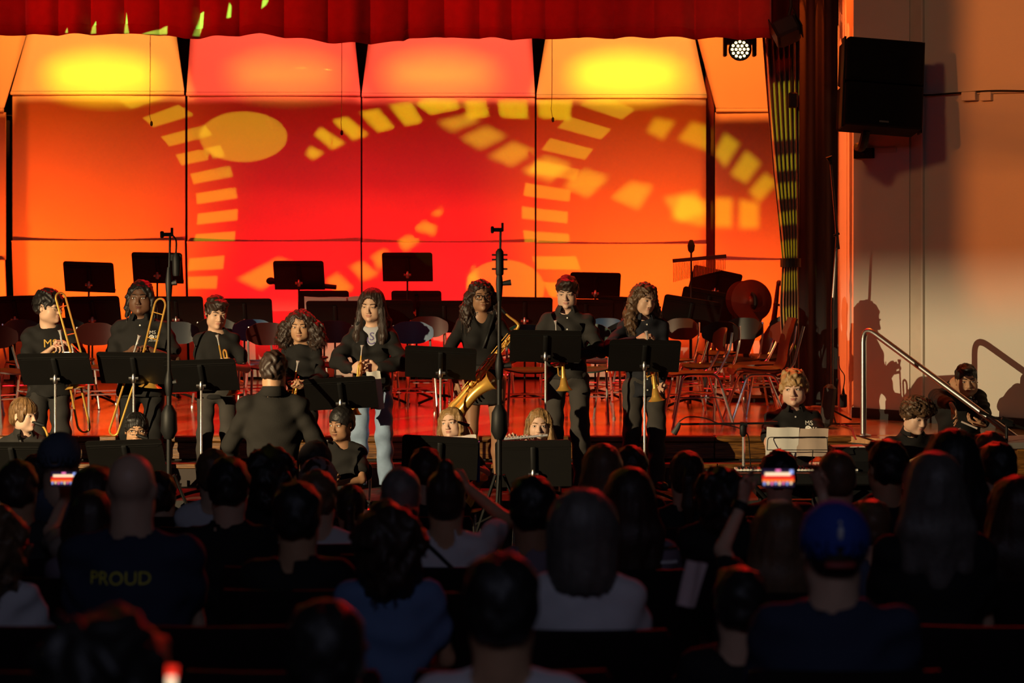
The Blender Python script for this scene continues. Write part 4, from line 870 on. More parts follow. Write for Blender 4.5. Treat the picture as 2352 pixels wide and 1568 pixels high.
# ---- heads (head frame: origin between the ears, -Y forward, Z up, metres for an adult sized head)
def head_field(F, T, s=1.0, det=1, fem=False, chub=0.0, wide=1.0):
    """T: function head-local -> figure-local point; RM: its rotation"""
    R = np.array(T[1]); c = np.array(T[0])
    def P(x, y, z): return c+R@(np.array((x*wide, y, z))*s)
    def E(p, r, k=.02, op=1): F.ell(P(*p), np.array((r[0]*wide, r[1], r[2]))*s, R, k*s, op)
    E((0, .014, .030), (.0725, .092, .082)); E((0, -.024, -.030), (.059+chub*.012, .062, .082), .03)
    E((0, -.052, -.082), (.030+chub*.012, .028, .024), .03)
    for sx in (-1, 1): E((sx*.037, -.045, -.032), (.026+chub*.010, .030, .032), .025); E((sx*.046, -.01, -.066), (.020+chub*.01, .038, .024), .03)
    if det:
        for sx in (-1, 1):
            E((sx*.0315, -.094, .006), (.019, .015, .0115), .010, -1)
            E((sx*.0315, -.0725, .005), (.0165, .0125, .0125), .006)
            F.cone(P(sx*.014, -.084, .021), P(sx*.047, -.076, .022), .0075*s, .0055*s, .012*s)
            E((sx*.0115, -.094, -.034), (.0085, .010, .0075), .006)
            F.ell(P(sx*.0745, .010, -.006), np.array((.008, .019, .030))*s, R@np.array(Matrix.Rotation(sx*.35, 3, 'Z')), .006*s); E((sx*.078, .006, -.005), (.005, .010, .018), .006, -1)
        F.cone(P(0, -.084, .012), P(0, -.103, -.028), .0075*s, .0105*s, .012*s)
        E((0, -.087, -.053), (.021, .0105, .0052), .006); E((0, -.085, -.063), (.018, .0105, .0060), .006); E((0, -.096, -.0578), (.026, .008, .0013), .003, -1)
        E((0, -.080, -.088), (.016, .014, .013), .016)
    else:
        for sx in (-1, 1): E((sx*.0745, .010, -.006), (.010, .017, .029), .008)
        E((0, -.095, -.02), (.010, .015, .018), .01)
def rot_h(yaw, pitch, roll):
    return np.array(Matrix.Rotation(math.radians(yaw), 3, 'Z') @ Matrix.Rotation(math.radians(pitch), 3, 'X') @ Matrix.Rotation(math.radians(roll), 3, 'Y'))

# ---- hands
def hand_field(F, wrist, fore, palm_n, side, curl=.8, s=1.0, spread=.10, thumb=.5, curls=None):
    """wrist point, forearm direction, palm normal, side +1/-1 giving the thumb's side"""
    u = np.array(fore, float); u /= np.linalg.norm(u); n = np.array(palm_n, float); n -= u*(n@u); n /= np.linalg.norm(n); t = np.cross(n, u)*side; w = np.array(wrist, float)
    kn = []
    for i, (off, ln) in enumerate(((.030, .084), (.011, .088), (-.010, .084), (-.029, .076))):
        k = w+(u*ln+t*off*1.02)*s; kn.append(k); F.cone(w+(u*.012+t*off*.55)*s, k, .0135*s, .0105*s, .012*s)
    F.ell(w+u*.05*s, np.array((.043, .034, .0145))*s, np.stack([u, t, n], 1), .012*s)
    for i, k in enumerate(kn):
        ln = (.042, .047, .044, .034)[i]; cc = curls[i] if curls else curl*(1+.08*i); a = 0; p = k; r = (.0088, .0090, .0086, .0076)[i]
        sp = t*spread*(1.5-i)
        for j, (f, da) in enumerate(((1, cc*.75), (.62, cc*1.15), (.5, cc*.8))):
            a += da; d = (u+sp)*math.cos(a)+n*math.sin(a); d = d/np.linalg.norm(d); q = p+d*ln*f*s; F.cone(p, q, r*s, r*.92*s, .0035*s); p = q; r *= .92
    b = w+(u*.024+t*.024)*s; d1 = (t*.75+u*.75+n*.25); d1 /= np.linalg.norm(d1); p1 = b+d1*.040*s
    d2 = t*(.45-thumb*.6)+u*.9+n*(thumb*.9); d2 /= np.linalg.norm(d2); p2 = p1+d2*.030*s; d3 = t*(.2-thumb*.8)+u*.85+n*thumb*1.1; d3 /= np.linalg.norm(d3); p3 = p2+d3*.026*s
    F.chain([b, p1, p2, p3], [.0135*s, .0110*s, .0098*s, .0082*s], .006*s)
def ik(S, Wt, l1, l2, hint):
    S, Wt, hint = np.array(S, float), np.array(Wt, float), np.array(hint, float); d = Wt-S; L = np.linalg.norm(d); Lm = (l1+l2)*.995
    if L > Lm: Wt = S+d/L*Lm; d = Wt-S; L = Lm
    a = (l1*l1-l2*l2+L*L)/(2*L); hgt = math.sqrt(max(l1*l1-a*a, 0)); u = d/L; hp = hint-u*(hint@u); hp /= max(np.linalg.norm(hp), 1e-6)
    return S+u*a+hp*hgt, Wt
# ================================================================= people
def skin(n, c): return mat(n, c, .5, var=.06, scale=25, spec=.4)
SK = {'pale': skin('skin_pale', (.62, .40, .29)), 'fair': skin('skin_fair', (.55, .34, .23)), 'tan': skin('skin_tan', (.45, .25, .14)), 'brown': skin('skin_brown', (.30, .155, .085)), 'dark': skin('skin_dark', (.13, .062, .036))}
LIP = {k: mat('lips_'+k, c, .4, var=0) for k, c in (('pale', (.50, .20, .17)), ('fair', (.45, .18, .14)), ('tan', (.34, .13, .09)), ('brown', (.24, .095, .065)), ('dark', (.13, .05, .04)))}
def hairm(n, c, r=.5): return mat(n, c, r, var=.45, scale=30, bump=.25, bscale=160)
HR = {'black': hairm('hair_black', (.010, .008, .007)), 'dark': hairm('hair_dark_brown', (.028, .014, .009)), 'brown': hairm('hair_brown', (.105, .055, .026)), 'light': hairm('hair_light_brown', (.20, .105, .040)), 'blond': hairm('hair_blond', (.36, .215, .085)), 'sand': hairm('hair_sandy', (.26, .15, .055)), 'grey': hairm('hair_grey', (.13, .12, .11)), 'greybrown': hairm('hair_grey_brown', (.10, .085, .075))}
def cloth(n, c, r=.85, v=.1): return mat(n, c, r, var=v, scale=12, bump=.10, bscale=140, spec=.22)
CL = {'black': cloth('black_cotton', (.0115, .0108, .0104)), 'charcoal': cloth('charcoal_cloth', (.026, .024, .0225)), 'slate': cloth('slate_trousers', (.048, .043, .039)), 'navyblack': cloth('navy_black_shirt', (.017, .018, .024)), 'denim': cloth('blue_denim', (.22, .31, .45), v=.3), 'grey': cloth('grey_cotton', (.38, .39, .43)), 'suit': cloth('black_wool_suit', (.0135, .0120, .0105)), 'white': cloth('white_cotton', (.52, .50, .52)), 'navy': cloth('navy_cotton', (.022, .028, .055)), 'bluegrey': cloth('blue_grey_cotton', (.07, .085, .14)), 'chambray': cloth('blue_chambray', (.10, .16, .30)), 'dusty': cloth('dusty_purple_cotton', (.14, .11, .14)), 'tanp': cloth('patterned_tan', (.22, .17, .14), v=.7), 'maroon': cloth('maroon_cotton', (.10, .02, .02)), 'greyknit': cloth('blue_grey_knit', (.075, .09, .13), v=.3), 'royal': cloth('royal_blue_cap', (.02, .05, .26))}
M_EYE = mat('eye_white', (.75, .72, .68), .25, var=0); M_IRIS = mat('iris_dark', (.018, .010, .007), .2, var=0)
M_SHOE = mat('shoe_black', (.015, .014, .013), .4)
RNG = np.random.default_rng(5)

def tube_bundle(paths, rad, sides=3):
    """paths (n,m,3) -> vertices and quads of thin tubes"""
    n, m, _ = paths.shape; t = np.gradient(paths, axis=1); t /= np.linalg.norm(t, axis=2, keepdims=True)+1e-9
    ref = np.where(np.abs(t[..., 2:3]) < .9, np.array([0, 0, 1.]), np.array([1., 0, 0])); u = np.cross(t, ref); u /= np.linalg.norm(u, axis=2, keepdims=True)+1e-9; w = np.cross(t, u)
    taper = (1-.6*np.linspace(0, 1, m)**2)[None, :, None]
    V = np.stack([paths+(u*math.cos(2*PI*k/sides)+w*math.sin(2*PI*k/sides))*rad*taper for k in range(sides)], 2)
    idx = np.arange(n*m*sides).reshape(n, m, sides); F = []
    for k in range(sides):
        k2 = (k+1) % sides; F.append(np.stack([idx[:, :-1, k], idx[:, :-1, k2], idx[:, 1:, k2], idx[:, 1:, k]], -1).reshape(-1, 4))
    return V.reshape(-1, 3), np.concatenate(F)
def curls_on(P, F, c, n, L, rad, amp, turns, out=.5, down=1.0, zmin=None, m=7, R=None, s_=1):
    """loose curls rooted on the hair surface"""
    cand = P if zmin is None else P[P[:, 2] > zmin]
    if R is not None:
        l = (cand-c)@R/s_; cand = cand[~((l[:, 1] < -.030) & (np.abs(l[:, 0]) < .085) & (l[:, 2] < .072))]
    r = cand[RNG.integers(0, len(cand), n)]; d = r-c; d[:, 2] *= .5; d /= np.linalg.norm(d, axis=1, keepdims=True)+1e-6
    s = np.linspace(0, 1, m)[None, :, None]; ln = (L*(.5+RNG.random(n)))[:, None, None]
    base = r[:, None, :]-d[:, None, :]*.012+d[:, None, :]*out*ln*(s-.5*s*s)+np.array([0, 0, -1.])*down*ln*s*s
    a = np.cross(d, np.array([0, 0, 1.])); a /= np.linalg.norm(a, axis=1, keepdims=True)+1e-6; b = np.cross(d, a)
    ph = RNG.random(n)[:, None, None]*6.28+s*turns*6.28
    return tube_bundle(base+amp*(a[:, None, :]*np.cos(ph)+b[:, None, :]*np.sin(ph))*np.minimum(1, s*4), rad)
def flow_on(P, F, c, R, s, n, L, rad, m=7, lift=.0012):
    """straight strands combed down the hair surface from the crown"""
    bv = bvh_np(P, F); seeds = P[RNG.integers(0, len(P), n)]; top = Vector(c+R@(np.array((0, .02, .12))*s)); paths = np.zeros((n, m, 3)); ok = np.zeros(n, bool); st = L/(m-1)
    for i, p in enumerate(seeds):
        p = Vector(p); good = True; j = 0
        while j < m:
            h_ = bv.find_nearest(p)
            if h_[0] is None: good = False; break
            q, nn = h_[0], h_[1]
            if nn.dot(q-Vector(c)) < 0 and j == 0: good = False; break
            paths[i, j] = q+nn*(lift*s*(1 if j < m-1 else -1)); d = (q-top); d = d.normalized()*.6+Vector((0, 0, -.8)); d = d-nn*d.dot(nn); 
            if d.length < 1e-4: good = False; break
            p = q+d.normalized()*st; j += 1
        if good:
            l = (paths[i]-c)@R/s; good = not ((l[:, 1] < -.045) & (np.abs(l[:, 0]) < .066) & (l[:, 2] < .066)).any()
        ok[i] = good
    return tube_bundle(paths[ok], rad)
def join_np(a, b): return np.concatenate([a[0], b[0]]), np.concatenate([a[1], b[1]+len(a[0])])

def hair_mesh(style, T, Tv, s, seed, det, neck_z=None):
    """T: (centre, rotation) of the head; Tv: the same with the yaw only, for hair that hangs"""
    F = Field(); R, c = np.array(T[1]), np.array(T[0]); Rv = np.array(Tv)
    def P(x, y, z): return c+R@(np.array((x, y, z))*s)
    def Q(x, y, z): return c+Rv@(np.array((x, y, z))*s)
    def E(p, r, k=.015, op=1, M=None): F.ell(P(*p), np.array(r)*s, R if M is None else R@np.array(M), k*s, op)
    h = .0066 if det else .0125; ex = None
    if style in ('short', 'buzz', 'fringe', 'messy', 'mop', 'afro', 'sweep', 'neat'):
        t = {'short': .010, 'buzz': .003, 'fringe': .012, 'messy': .013, 'mop': .014, 'afro': .012, 'sweep': .010, 'neat': .006}[style]
        E((0, .018, .036), (.0745+t, .092+t, .084+t)); E((0, .040, -.010), (.066+t, .066+t, .060))
        zf = {'short': .052, 'buzz': .062, 'fringe': .024, 'messy': .034, 'mop': .030, 'afro': .050, 'sweep': .056, 'neat': .066}[style]
        E((0, -.125, zf-.085), (.082, .078, .083), .012, -1); E((0, -.05, -.085), (.10, .075, .075), .014, -1); E((0, .04, -.125), (.12, .12, .065), .012, -1)
        for sx in (-1, 1): E((sx*.083, .002, -.020), (.022, .026, .040), .01, -1)
        if style == 'short': E((.012, -.060, .088), (.060, .034, .026), .02); F.noise = curl_noise(.0045*s, 1.0, seed); ex = ('c', 400, .028, .0012, .005, 1.0, .6, .4, .03)
        elif style == 'neat': E((0, -.055, .092), (.050, .035, .018), .02); F.noise = curl_noise(.002*s, 1.2, seed)
        elif style == 'buzz': F.noise = curl_noise(.0012*s, 1.4, seed)
        elif style == 'fringe':
            for x in (-.05, -.02, .012, .042): E((x, -.073+abs(x)*.35, .050), (.022, .018, .036), .012)
            for sx in (-1, 1): E((sx*.072, -.035, .005), (.014, .030, .048), .012)
            E((0, .075, -.045), (.062, .032, .038), .02); F.noise = strand_noise(.0018*s, 1, seed)
        elif style == 'messy':
            for i in range(16):
                a = i*2.4; E((.06*math.cos(a), .01+.07*math.sin(a), .085+.02*math.sin(i*1.9)), (.018, .020, .026), .012)
            for x in (-.05, -.025, .004, .03, .052): E((x, -.072+abs(x)*.4, .046+.008*math.sin(x*90)), (.018, .016, .032), .010)
            for sx in (-1, 1): E((sx*.084, .006, .008), (.019, .042, .048), .014)
            E((0, .07, -.07), (.055, .03, .045), .02); F.noise = curl_noise(.0040*s, 1.1, seed); ex = ('c', 600, .032, .0013, .004, .7, .75, .45, .025)
        elif style == 'mop':
            for i in range(14):
                a = i*2.4; E((.066*math.cos(a), .008+.075*math.sin(a), .062+.012*math.sin(i*1.7)), (.024, .026, .030), .014)
            for x in (-.048, -.02, .012, .045): E((x, -.074+abs(x)*.35, .054), (.022, .019, .028), .012)
            F.noise = curl_noise(.0055*s, 1.1, seed); ex = ('c', 500, .035, .0013, .006, 1.3, .55, .7, .01)
        elif style == 'sweep':
            for x, z in ((-.045, .078), (-.015, .082), (.018, .074), (.048, .058)): E((x, -.064+abs(x)*.35, z), (.024, .022, .022), .014)
            for sx in (-1, 1): E((sx*.072, .004, .018), (.012, .034, .030), .012)
            F.noise = strand_noise(.0018*s, 1, seed)
        elif style == 'afro': F.noise = curl_noise(.0016*s, 1.8, seed); ex = ('c', 700, .014, .0012, .0035, 1.5, .8, .2, None)
    elif style == 'curlytop':          # big loose curls on top, short below
        E((0, .018, .040), (.084, .100, .090)); E((0, .030, .0), (.080, .075, .060))
        E((0, -.02, .075), (.108, .108, .062), .02)
        for sx in (-1, 1): E((sx*.082, -.02, .045), (.036, .055, .045), .02)
        E((0, -.125, -.052), (.075, .075, .092), .012, -1); E((0, -.05, -.09), (.10, .075, .072), .014, -1); E((0, .04, -.125), (.12, .12, .065), .012, -1)
        F.noise = curl_noise(.006*s, 1.2, seed); ex = ('c', 900 if det else 40, .045, .0013, .0075, 2.0, .75, .35, .02)
    elif style in ('long', 'longthin', 'longwave'):
        w = .006 if style == 'longthin' else .013; L = {'long': .30, 'longthin': .34, 'longwave': .33}[style]
        E((0, .016, .036), (.0745+w, .093+w, .082+w)); E((0, .045, -.02), (.070+w, .062+w, .085))
        E((0, -.122, -.012), (.078, .086, .102), .010, -1); E((0, -.10, -.10), (.048, .09, .08), .010, -1)
        for sx in (-1, 1):
            F.chain([P(sx*.052, -.022, .092), P(sx*.076, -.026, .035), Q(sx*.080, -.022, -.05), Q(sx*.090, -.022, -.14), Q(sx*.098, -.040, -.22), Q(sx*.088, -.052, -L)], np.array([.016, .019, .024, .032, .034, .016])*s, .02*s)
            F.chain([P(sx*.060, .030, .0), Q(sx*.075, .045, -.12), Q(sx*.085, .055, -.24)], np.array([.035, .048, .035])*s, .03*s)
        F.chain([P(0, .07, -.02), Q(0, .075, -.13), Q(0, .080, -.28)], np.array([.06, .068, .045])*s, .03*s, flat=(tuple(Rv@np.array((0, 1, 0))), .6))
        F.noise = strand_noise(.0022*s, 1, seed)
        if style == 'longwave': ex = ('c', 90, .11, .0022, .006, 1.2, .3, .9, None)
    elif style in ('curlylong', 'curlybig', 'locs'):
        if style == 'curlybig':
            E((0, .02, .030), (.100, .108, .094)); 
            for sx in (-1, 1): F.chain([P(sx*.06, .0, .04), Q(sx*.112, .012, -.03), Q(sx*.128, .012, -.105), Q(sx*.105, .0, -.155)], np.array([.05, .062, .062, .036])*s, .03*s)
            F.chain([P(0, .06, 0), Q(0, .08, -.14)], np.array([.08, .09])*s, .03*s); nz = (.0055, 1.3); ex = ('c', 1200, .055, .0013, .0065, 2.6, .6, .5, None)
        elif style == 'curlylong':
            E((0, .02, .034), (.088, .104, .090))
            for sx in (-1, 1): F.chain([P(sx*.052, .005, .07), Q(sx*.084, .026, -.01), Q(sx*.104, .030, -.10), Q(sx*.110, .01, -.19), Q(sx*.095, -.015, -.26)], np.array([.032, .038, .048, .044, .022])*s, .03*s)
            F.chain([P(0, .07, 0), Q(0, .085, -.14), Q(0, .095, -.27)], np.array([.075, .095, .06])*s, .03*s); nz = (.006, 1.2); ex = ('c', 1100, .075, .0014, .0075, 3, .38, .8, None)
        else:
            E((0, .018, .038), (.082, .100, .088))
            for sx in (-1, 1): F.chain([P(sx*.058, -.035, .055), Q(sx*.078, -.018, .0), Q(sx*.085, -.012, -.07), Q(sx*.092, -.008, -.125)], np.array([.020, .020, .021, .014])*s, .02*s)
            F.chain([P(0, .06, 0), Q(0, .075, -.12)], np.array([.07, .075])*s, .03*s); nz = (.004, 1.0); ex = ('c', 130, .075, .0042, .003, 1.0, .25, .9, None)
        E((0, -.124, -.008), (.076, .088, .098), .010, -1); E((0, -.10, -.11), (.055, .095, .09), .010, -1)
        F.noise = curl_noise(nz[0]*s, nz[1], seed)
    elif style in ('bob',):
        E((0, .018, .030), (.096, .110, .094)); F.chain([P(0, .03, -.02), Q(0, .03, -.12)], np.array([.105, .100])*s, .03*s, flat=(tuple(Rv@np.array((0, 1, 0))), .85))
        E((0, -.125, -.05), (.062, .075, .14), .010, -1); F.noise = strand_noise(.003*s, 1, seed); F.cut(tuple(Rv@np.array((0, 0, -1.))), Q(0, 0, -.175))
    elif style == 'bun':
        E((0, .018, .036), (.078, .097, .086)); E((0, .030, -.02), (.072, .075, .07)); E((0, .05, .125), (.034, .034, .040), .02); E((0, -.125, -.040), (.082, .078, .085), .012, -1); E((0, -.02, -.125), (.12, .12, .065), .012, -1); F.noise = strand_noise(.0025*s, 1, seed)
    elif style == 'ponytail':
        E((0, .018, .036), (.080, .098, .086)); E((0, .030, -.02), (.072, .075, .07)); F.chain([P(0, .10, .04), P(0, .135, .0), Q(0, .13, -.12), Q(0, .12, -.22)], np.array([.022, .030, .032, .012])*s, .015*s); E((0, -.125, -.040), (.082, .078, .085), .012, -1); E((0, -.02, -.125), (.12, .12, .065), .012, -1); F.noise = strand_noise(.003*s, 1, seed)
    elif style == 'bigcurl':           # seen from behind: a wide round head of curls
        E((0, .02, .010), (.118, .120, .118)); F.chain([P(0, .03, -.02), Q(0, .03, -.10)], np.array([.115, .105])*s, .03*s)
        E((0, -.125, -.03), (.060, .070, .10), .010, -1); F.noise = curl_noise(.012*s, .7, seed); ex = ('c', 120, .05, .003, .008, 2, .6, .4, None)
    A = F.mesh(h)
    if ex and det: A = join_np(A, curls_on(A[0], A[1], c, ex[1], ex[2]*s, ex[3]*s*1.15, ex[4]*s, ex[5], ex[6], ex[7], None if ex[8] is None else c[2]+ex[8], R=R, s_=s))
    if det and style in ('long', 'longthin', 'fringe', 'sweep', 'neat'): A = join_np(A, flow_on(A[0], A[1], c, R, s, {'long': 700, 'longthin': 800, 'fringe': 600, 'sweep': 500, 'neat': 350}[style], {'long': .16, 'longthin': .18, 'fringe': .06, 'sweep': .05, 'neat': .025}[style]*s, .0013*s))
    elif ex and style == 'bigcurl': A = join_np(A, curls_on(A[0], A[1], c, ex[1], ex[2]*s, ex[3]*s, ex[4]*s, ex[5], ex[6], ex[7]))
    return A

ALLP = []
def person(label, base, H, yaw=0, sk='fair', hair=('short', 'dark'), top=('tee', 'black'), bottom=('trousers', 'slate'), head=(0, 0, 0), sho=(0, 0, 0), hc=None, arms=None, sit=None, hs=.97, det=1, bw=1.0, fem=False, chub=0, group=None,
           eyes='open', gaze=(0, 0), glasses=None, knees=None, seed=1, g=.012, sleeve_loose=1.0, feet=None, hsoff=(0, -.025, 0), headgear=None, name='person'):
    """one figure: skin body (one mesh), hair, top, bottom, shoes; arms = {-1 / +1: dict(w=world wrist, hint=local elbow direction, palm=..., curl=...)}"""
    root = thing(name, label, 'person', base, math.radians(yaw), group)
    Ri = Matrix.Rotation(-math.radians(yaw), 3, 'Z')
    def loc(p): return np.array(Ri @ (Vector(p)-Vector(base)))
    q = H/1.6
    dz = 0 if sit is None else sit+.045*q-.495*H     # seated figures: the trunk comes down to the seat
    pel = np.array((0, 0, .525*H+dz)); sc = np.array((0, 0, .812*H+dz))+np.array(sho); nb = sc+np.array((0, .0, .030*H))
    wst = pel+(sc-pel)*.30; che = pel+(sc-pel)*.68+np.array((0, -.005, 0))
    hw = (.086 if fem else .094)*H*bw**.6
    HC = nb+np.array((hsoff[0], hsoff[1], .132*hs+hsoff[2])) if hc is None else loc(hc)
    R = rot_h(*head); Rv = rot_h(head[0], 0, 0); T = (HC, R)
    sh = {sx: sc+np.array((sx*hw, .004, -.022*H)) for sx in (-1, 1)}
    lu, lf = .172*H, .150*H; arms = arms or {}
    J = {}
    for sx in (-1, 1):
        a = arms.get(sx, {}); w = loc(a['w']) if 'w' in a else (sh[sx]+np.array((sx*.05, -.02, -.30*H)) if sit is None else pel+np.array((sx*.10, -.26*q, .08*q)))
        e, w = ik(sh[sx], w, lu, lf, a.get('hint', (sx*.8, .5, -.5))); J[sx] = (sh[sx], e, w, a)
    th = .055 if det else .058
    # --- skin
    F = Field(); nr = .047*hs if fem or q < .97 else .052*hs
    F.cone(HC+R@(np.array((0, .022, -.055))*hs), nb+np.array((0, .008, -.01)), nr, nr*1.12, .02)
    F.cone(nb, nb-np.array((0, 0, .05*q)), nr*1.25, .07*q, .03, flat=((0, 1, 0), .7))
    F.cone(pel+np.array((0, 0, .06*q)), wst, .095*q*bw, .10*q*bw, .03, flat=((0, 1, 0), .6)); F.cone(wst, che, .11*q*bw, .125*q*bw, .03, flat=((0, 1, 0), .62)); F.cone(che, nb-np.array((0, 0, .05*q)), .12*q*bw, .06*q, .03, flat=((0, 1, 0), .6)); F.cone(sh[-1], sh[1], .034*q, .034*q, .03)
    head_field(F, T, hs, det, fem, chub)
    long_sleeve = top[0] in ('shirt', 'hoodie', 'suit', 'knit')
    for sx, (s0, e, w, a) in J.items():
        if det or top[0] in ('tee', 'polo', 'tank') or 'w' in a:
            F.cone(s0, e, .040*q*bw**.5, .034*q, .02); F.cone(e, w, .034*q, .024*q, .015)
            if 'w' in a or det:
                fd = a.get('fdir'); fd = (w-e) if fd is None else np.array(fd, float)
                if not det and a.get('nohand'): F.ell(w+fd/np.linalg.norm(fd)*.05, np.array((.035, .035, .045)), None, .02)
                else: hand_field(F, w, fd, a.get('palm', (-sx*.6, -.6, .2)), a.get('ts', -sx if a.get('flip') else sx), a.get('curl', .75), hs*a.get('hsz', .93), thumb=a.get('thumb', .5), curls=a.get('curls'))
    bare = bottom[0] in ('skirt', 'shorts')
    LG = {}
    hipw = .056*H
    for sx in (-1, 1):
        hp = pel+np.array((sx*hipw, 0, -.022*H))
        if sit is None:
            kn = np.array((sx*hipw*1.1, -.012*H, .283*H)); an = np.array((sx*hipw*1.25, .008*H, .045*H))
            if feet: an = loc(feet[sx]); an[2] = .045*H; kn = (hp+an)/2+np.array((0, -.02*H, .02*H))
        else:
            kn = hp+np.array((sx*.05*q, -.24*H, .0)); an = np.array((kn[0], kn[1]+.02, .05*H)); 
            if knees: kn = loc(knees[sx]); an = np.array((kn[0], kn[1]-.03, max(.05*H, kn[2]-.27*H)))
        LG[sx] = (hp, kn, an)
        if bare: F.cone(hp, kn, .078*q, .050*q, .03); F.ell(kn+np.array((0, -.008, 0)), np.array((.048, .05, .06))*q, None, .02); F.cone(kn-np.array((0, -.004, .03)), an+(kn-an)*.55+np.array((0, .012, 0)), .047*q, .050*q, .02); F.cone(an+(kn-an)*.55+np.array((0, .012, 0)), an, .050*q, .031*q, .02); F.cone(an, an+np.array((0, -.10*q, -.03*H)), .032*q, .026*q, .02)
    if top[0] == 'vneck': pass
    A = F.mesh(.0069 if det else .0155); np_obj('body', A[0], A[1], SK[sk], root)
    # --- hair
    hm = None
    if hair and hair[0] != 'none':
        hm = hair_mesh(hair[0], T, Rv, hs, seed, det); np_obj('hair', hm[0], hm[1], HR[hair[1]], root)
    # --- top
    F = Field(); tt = top[0]; ge = g+(.008 if tt in ('hoodie', 'suit') else 0); lo = {'suit': .455, 'hoodie': .50, 'tee': .48, 'polo': .48, 'shirt': .52, 'vneck': .585, 'knit': .49, 'tank': .48}[tt]*H+dz
    if top[0] in ('shirt', 'polo') and len(top) > 2 and top[2] == 'untucked': lo = .455*H+dz
    if sit is not None: lo = pel[2]-.055*q
    b2 = bw*(.93 if fem else 1)
    F.cone(np.array((pel[0], pel[1], lo)), wst, .150*q*bw+ge, .126*q*b2+ge, .05, flat=((0, 1, 0), .68))
    F.cone(wst, che, .126*q*b2+ge, .146*q*b2+ge, .05, flat=((0, 1, 0), .66)); F.cone(che, (che+nb)/2, .146*q*b2+ge, .115*q+ge, .05, flat=((0, 1, 0), .62))
    F.cone(sh[-1], sh[1], .045*q+ge*.7, .045*q+ge*.7, .04); F.cone(nb-np.array((0, 0, .012)), sh[-1]*.6+sc*.4, .046*q, .046*q, .03); F.cone(nb-np.array((0, 0, .012)), sh[1]*.6+sc*.4, .046*q, .046*q, .03)
    if fem:
        for sx in (-1, 1): F.ell(che+np.array((sx*.062*q, -.075*q, -.01*q)), np.array((.062, .050, .060))*q, None, .04)
    fr = {'tee': .62, 'polo': .70, 'tank': 0}.get(tt, 1); sl = sleeve_loose
    for sx, (s0, e, w, a) in J.items():
        if fr == 0: continue
        e2 = s0+(e-s0)*min(fr, 1); F.cone(s0, e2, .047*q*b2**.5+ge*.5, (.046*q+ge*.8 if fr < 1 else .040*q+ge*.5)*sl, .03)
        if fr >= 1:
            we = e+(w-e)*(.62 if tt == 'vneck' else .93); F.cone(e, we, (.040*q+ge*.5)*sl, (.031*q+ge*.4)*(.75 if tt == 'vneck' else 1)*(1 if sl < 1.1 else 1.05), .02)
        dd = (e2-s0)/np.linalg.norm(e2-s0)
    if tt == 'hoodie':      # hood lying on the back and shoulders
        F.chain([nb+np.array((-.10, -.05, .0)), nb+np.array((-.10, .03, .02)), nb+np.array((0, .085, .02)), nb+np.array((.10, .03, .02)), nb+np.array((.10, -.05, .0))], [.024, .036, .046, .036, .024], .02)
    if tt == 'suit':
        for sx in (-1, 1): F.ell(sh[sx]+np.array((sx*.012, 0, .012)), np.array((.062, .060, .046))*q, None, .03)
    n0 = F
    amp = {'suit': .006, 'hoodie': .011, 'shirt': .010, 'polo': .008, 'tee': .009, 'vneck': .003, 'knit': .008, 'tank': .003}[tt]
    F.noise = cloth_noise(amp*.8, 1.5, seed*1.7)
    # neck opening and hem
    nk = nr*1.12+(.008 if tt in ('tee', 'hoodie', 'knit') else .004)
    F.cone(nb+np.array((0, .004, -.012)), HC+R@(np.array((0, .02, -.05))*hs), nk, nk*1.15, .006, -1)
    F.ell(nb+np.array((0, -.055*q, .014)), np.array((.052, .045, .036))*q, None, .01, -1)
    if tt == 'vneck': F.cone(nb+np.array((0, -.07, .02)), che+np.array((0, -.13, .045*q)), .075*q, .02*q, .01, -1)
    if len(top) > 2 and top[2] == 'open': F.cone(nb+np.array((0, -.10, .01)), che+np.array((0, -.165*q, -.10*q)), .092*q, .012, .008, -1)
    F.cut((0, 0, -1), (0, 0, lo)); F.cut((0, 0, 1), nb+np.array((0, 0, .045*q)))
    A = F.mesh(.0085 if det else .0175); shirt = A; np_obj({'tee': 't_shirt', 'polo': 'polo_shirt', 'shirt': 'shirt', 'hoodie': 'hooded_jacket', 'suit': 'suit_jacket', 'vneck': 'fitted_top', 'knit': 'sweater', 'tank': 'tank_top'}[tt], A[0], A[1], CL[top[1]], root)
    if tt in ('shirt', 'polo', 'suit') and det:
        vs, fs = [], []; n = 22; op = .55 if tt != 'suit' else .0
        for i in range(n+1):
            a = -PI/2+op+(2*PI-2*op)*i/n; ca, sa = math.cos(a), math.sin(a); fr_ = max(0, -sa)
            for r_, z_ in ((nr*1.16, .012), (nr*1.22, .046+.006*max(0, sa)), (nr*(1.55+.2*max(0, sa))+.014*fr_, .010-.020*fr_-.020*max(0, sa))):
                vs.append(nb+np.array((ca*r_*1.05, sa*r_*(1.0+.25*fr_)+.002-.012*fr_, z_-.004-.014*fr_)))
        for i in range(n):
            for j in range(2): a = 3*i+j; fs.append((a, a+3, a+4, a+1))
        b = MB(); b.add([Vector(v) for v in vs], fs); o = b.build('collar', CL[top[1]], root, True); thick(o, .004)
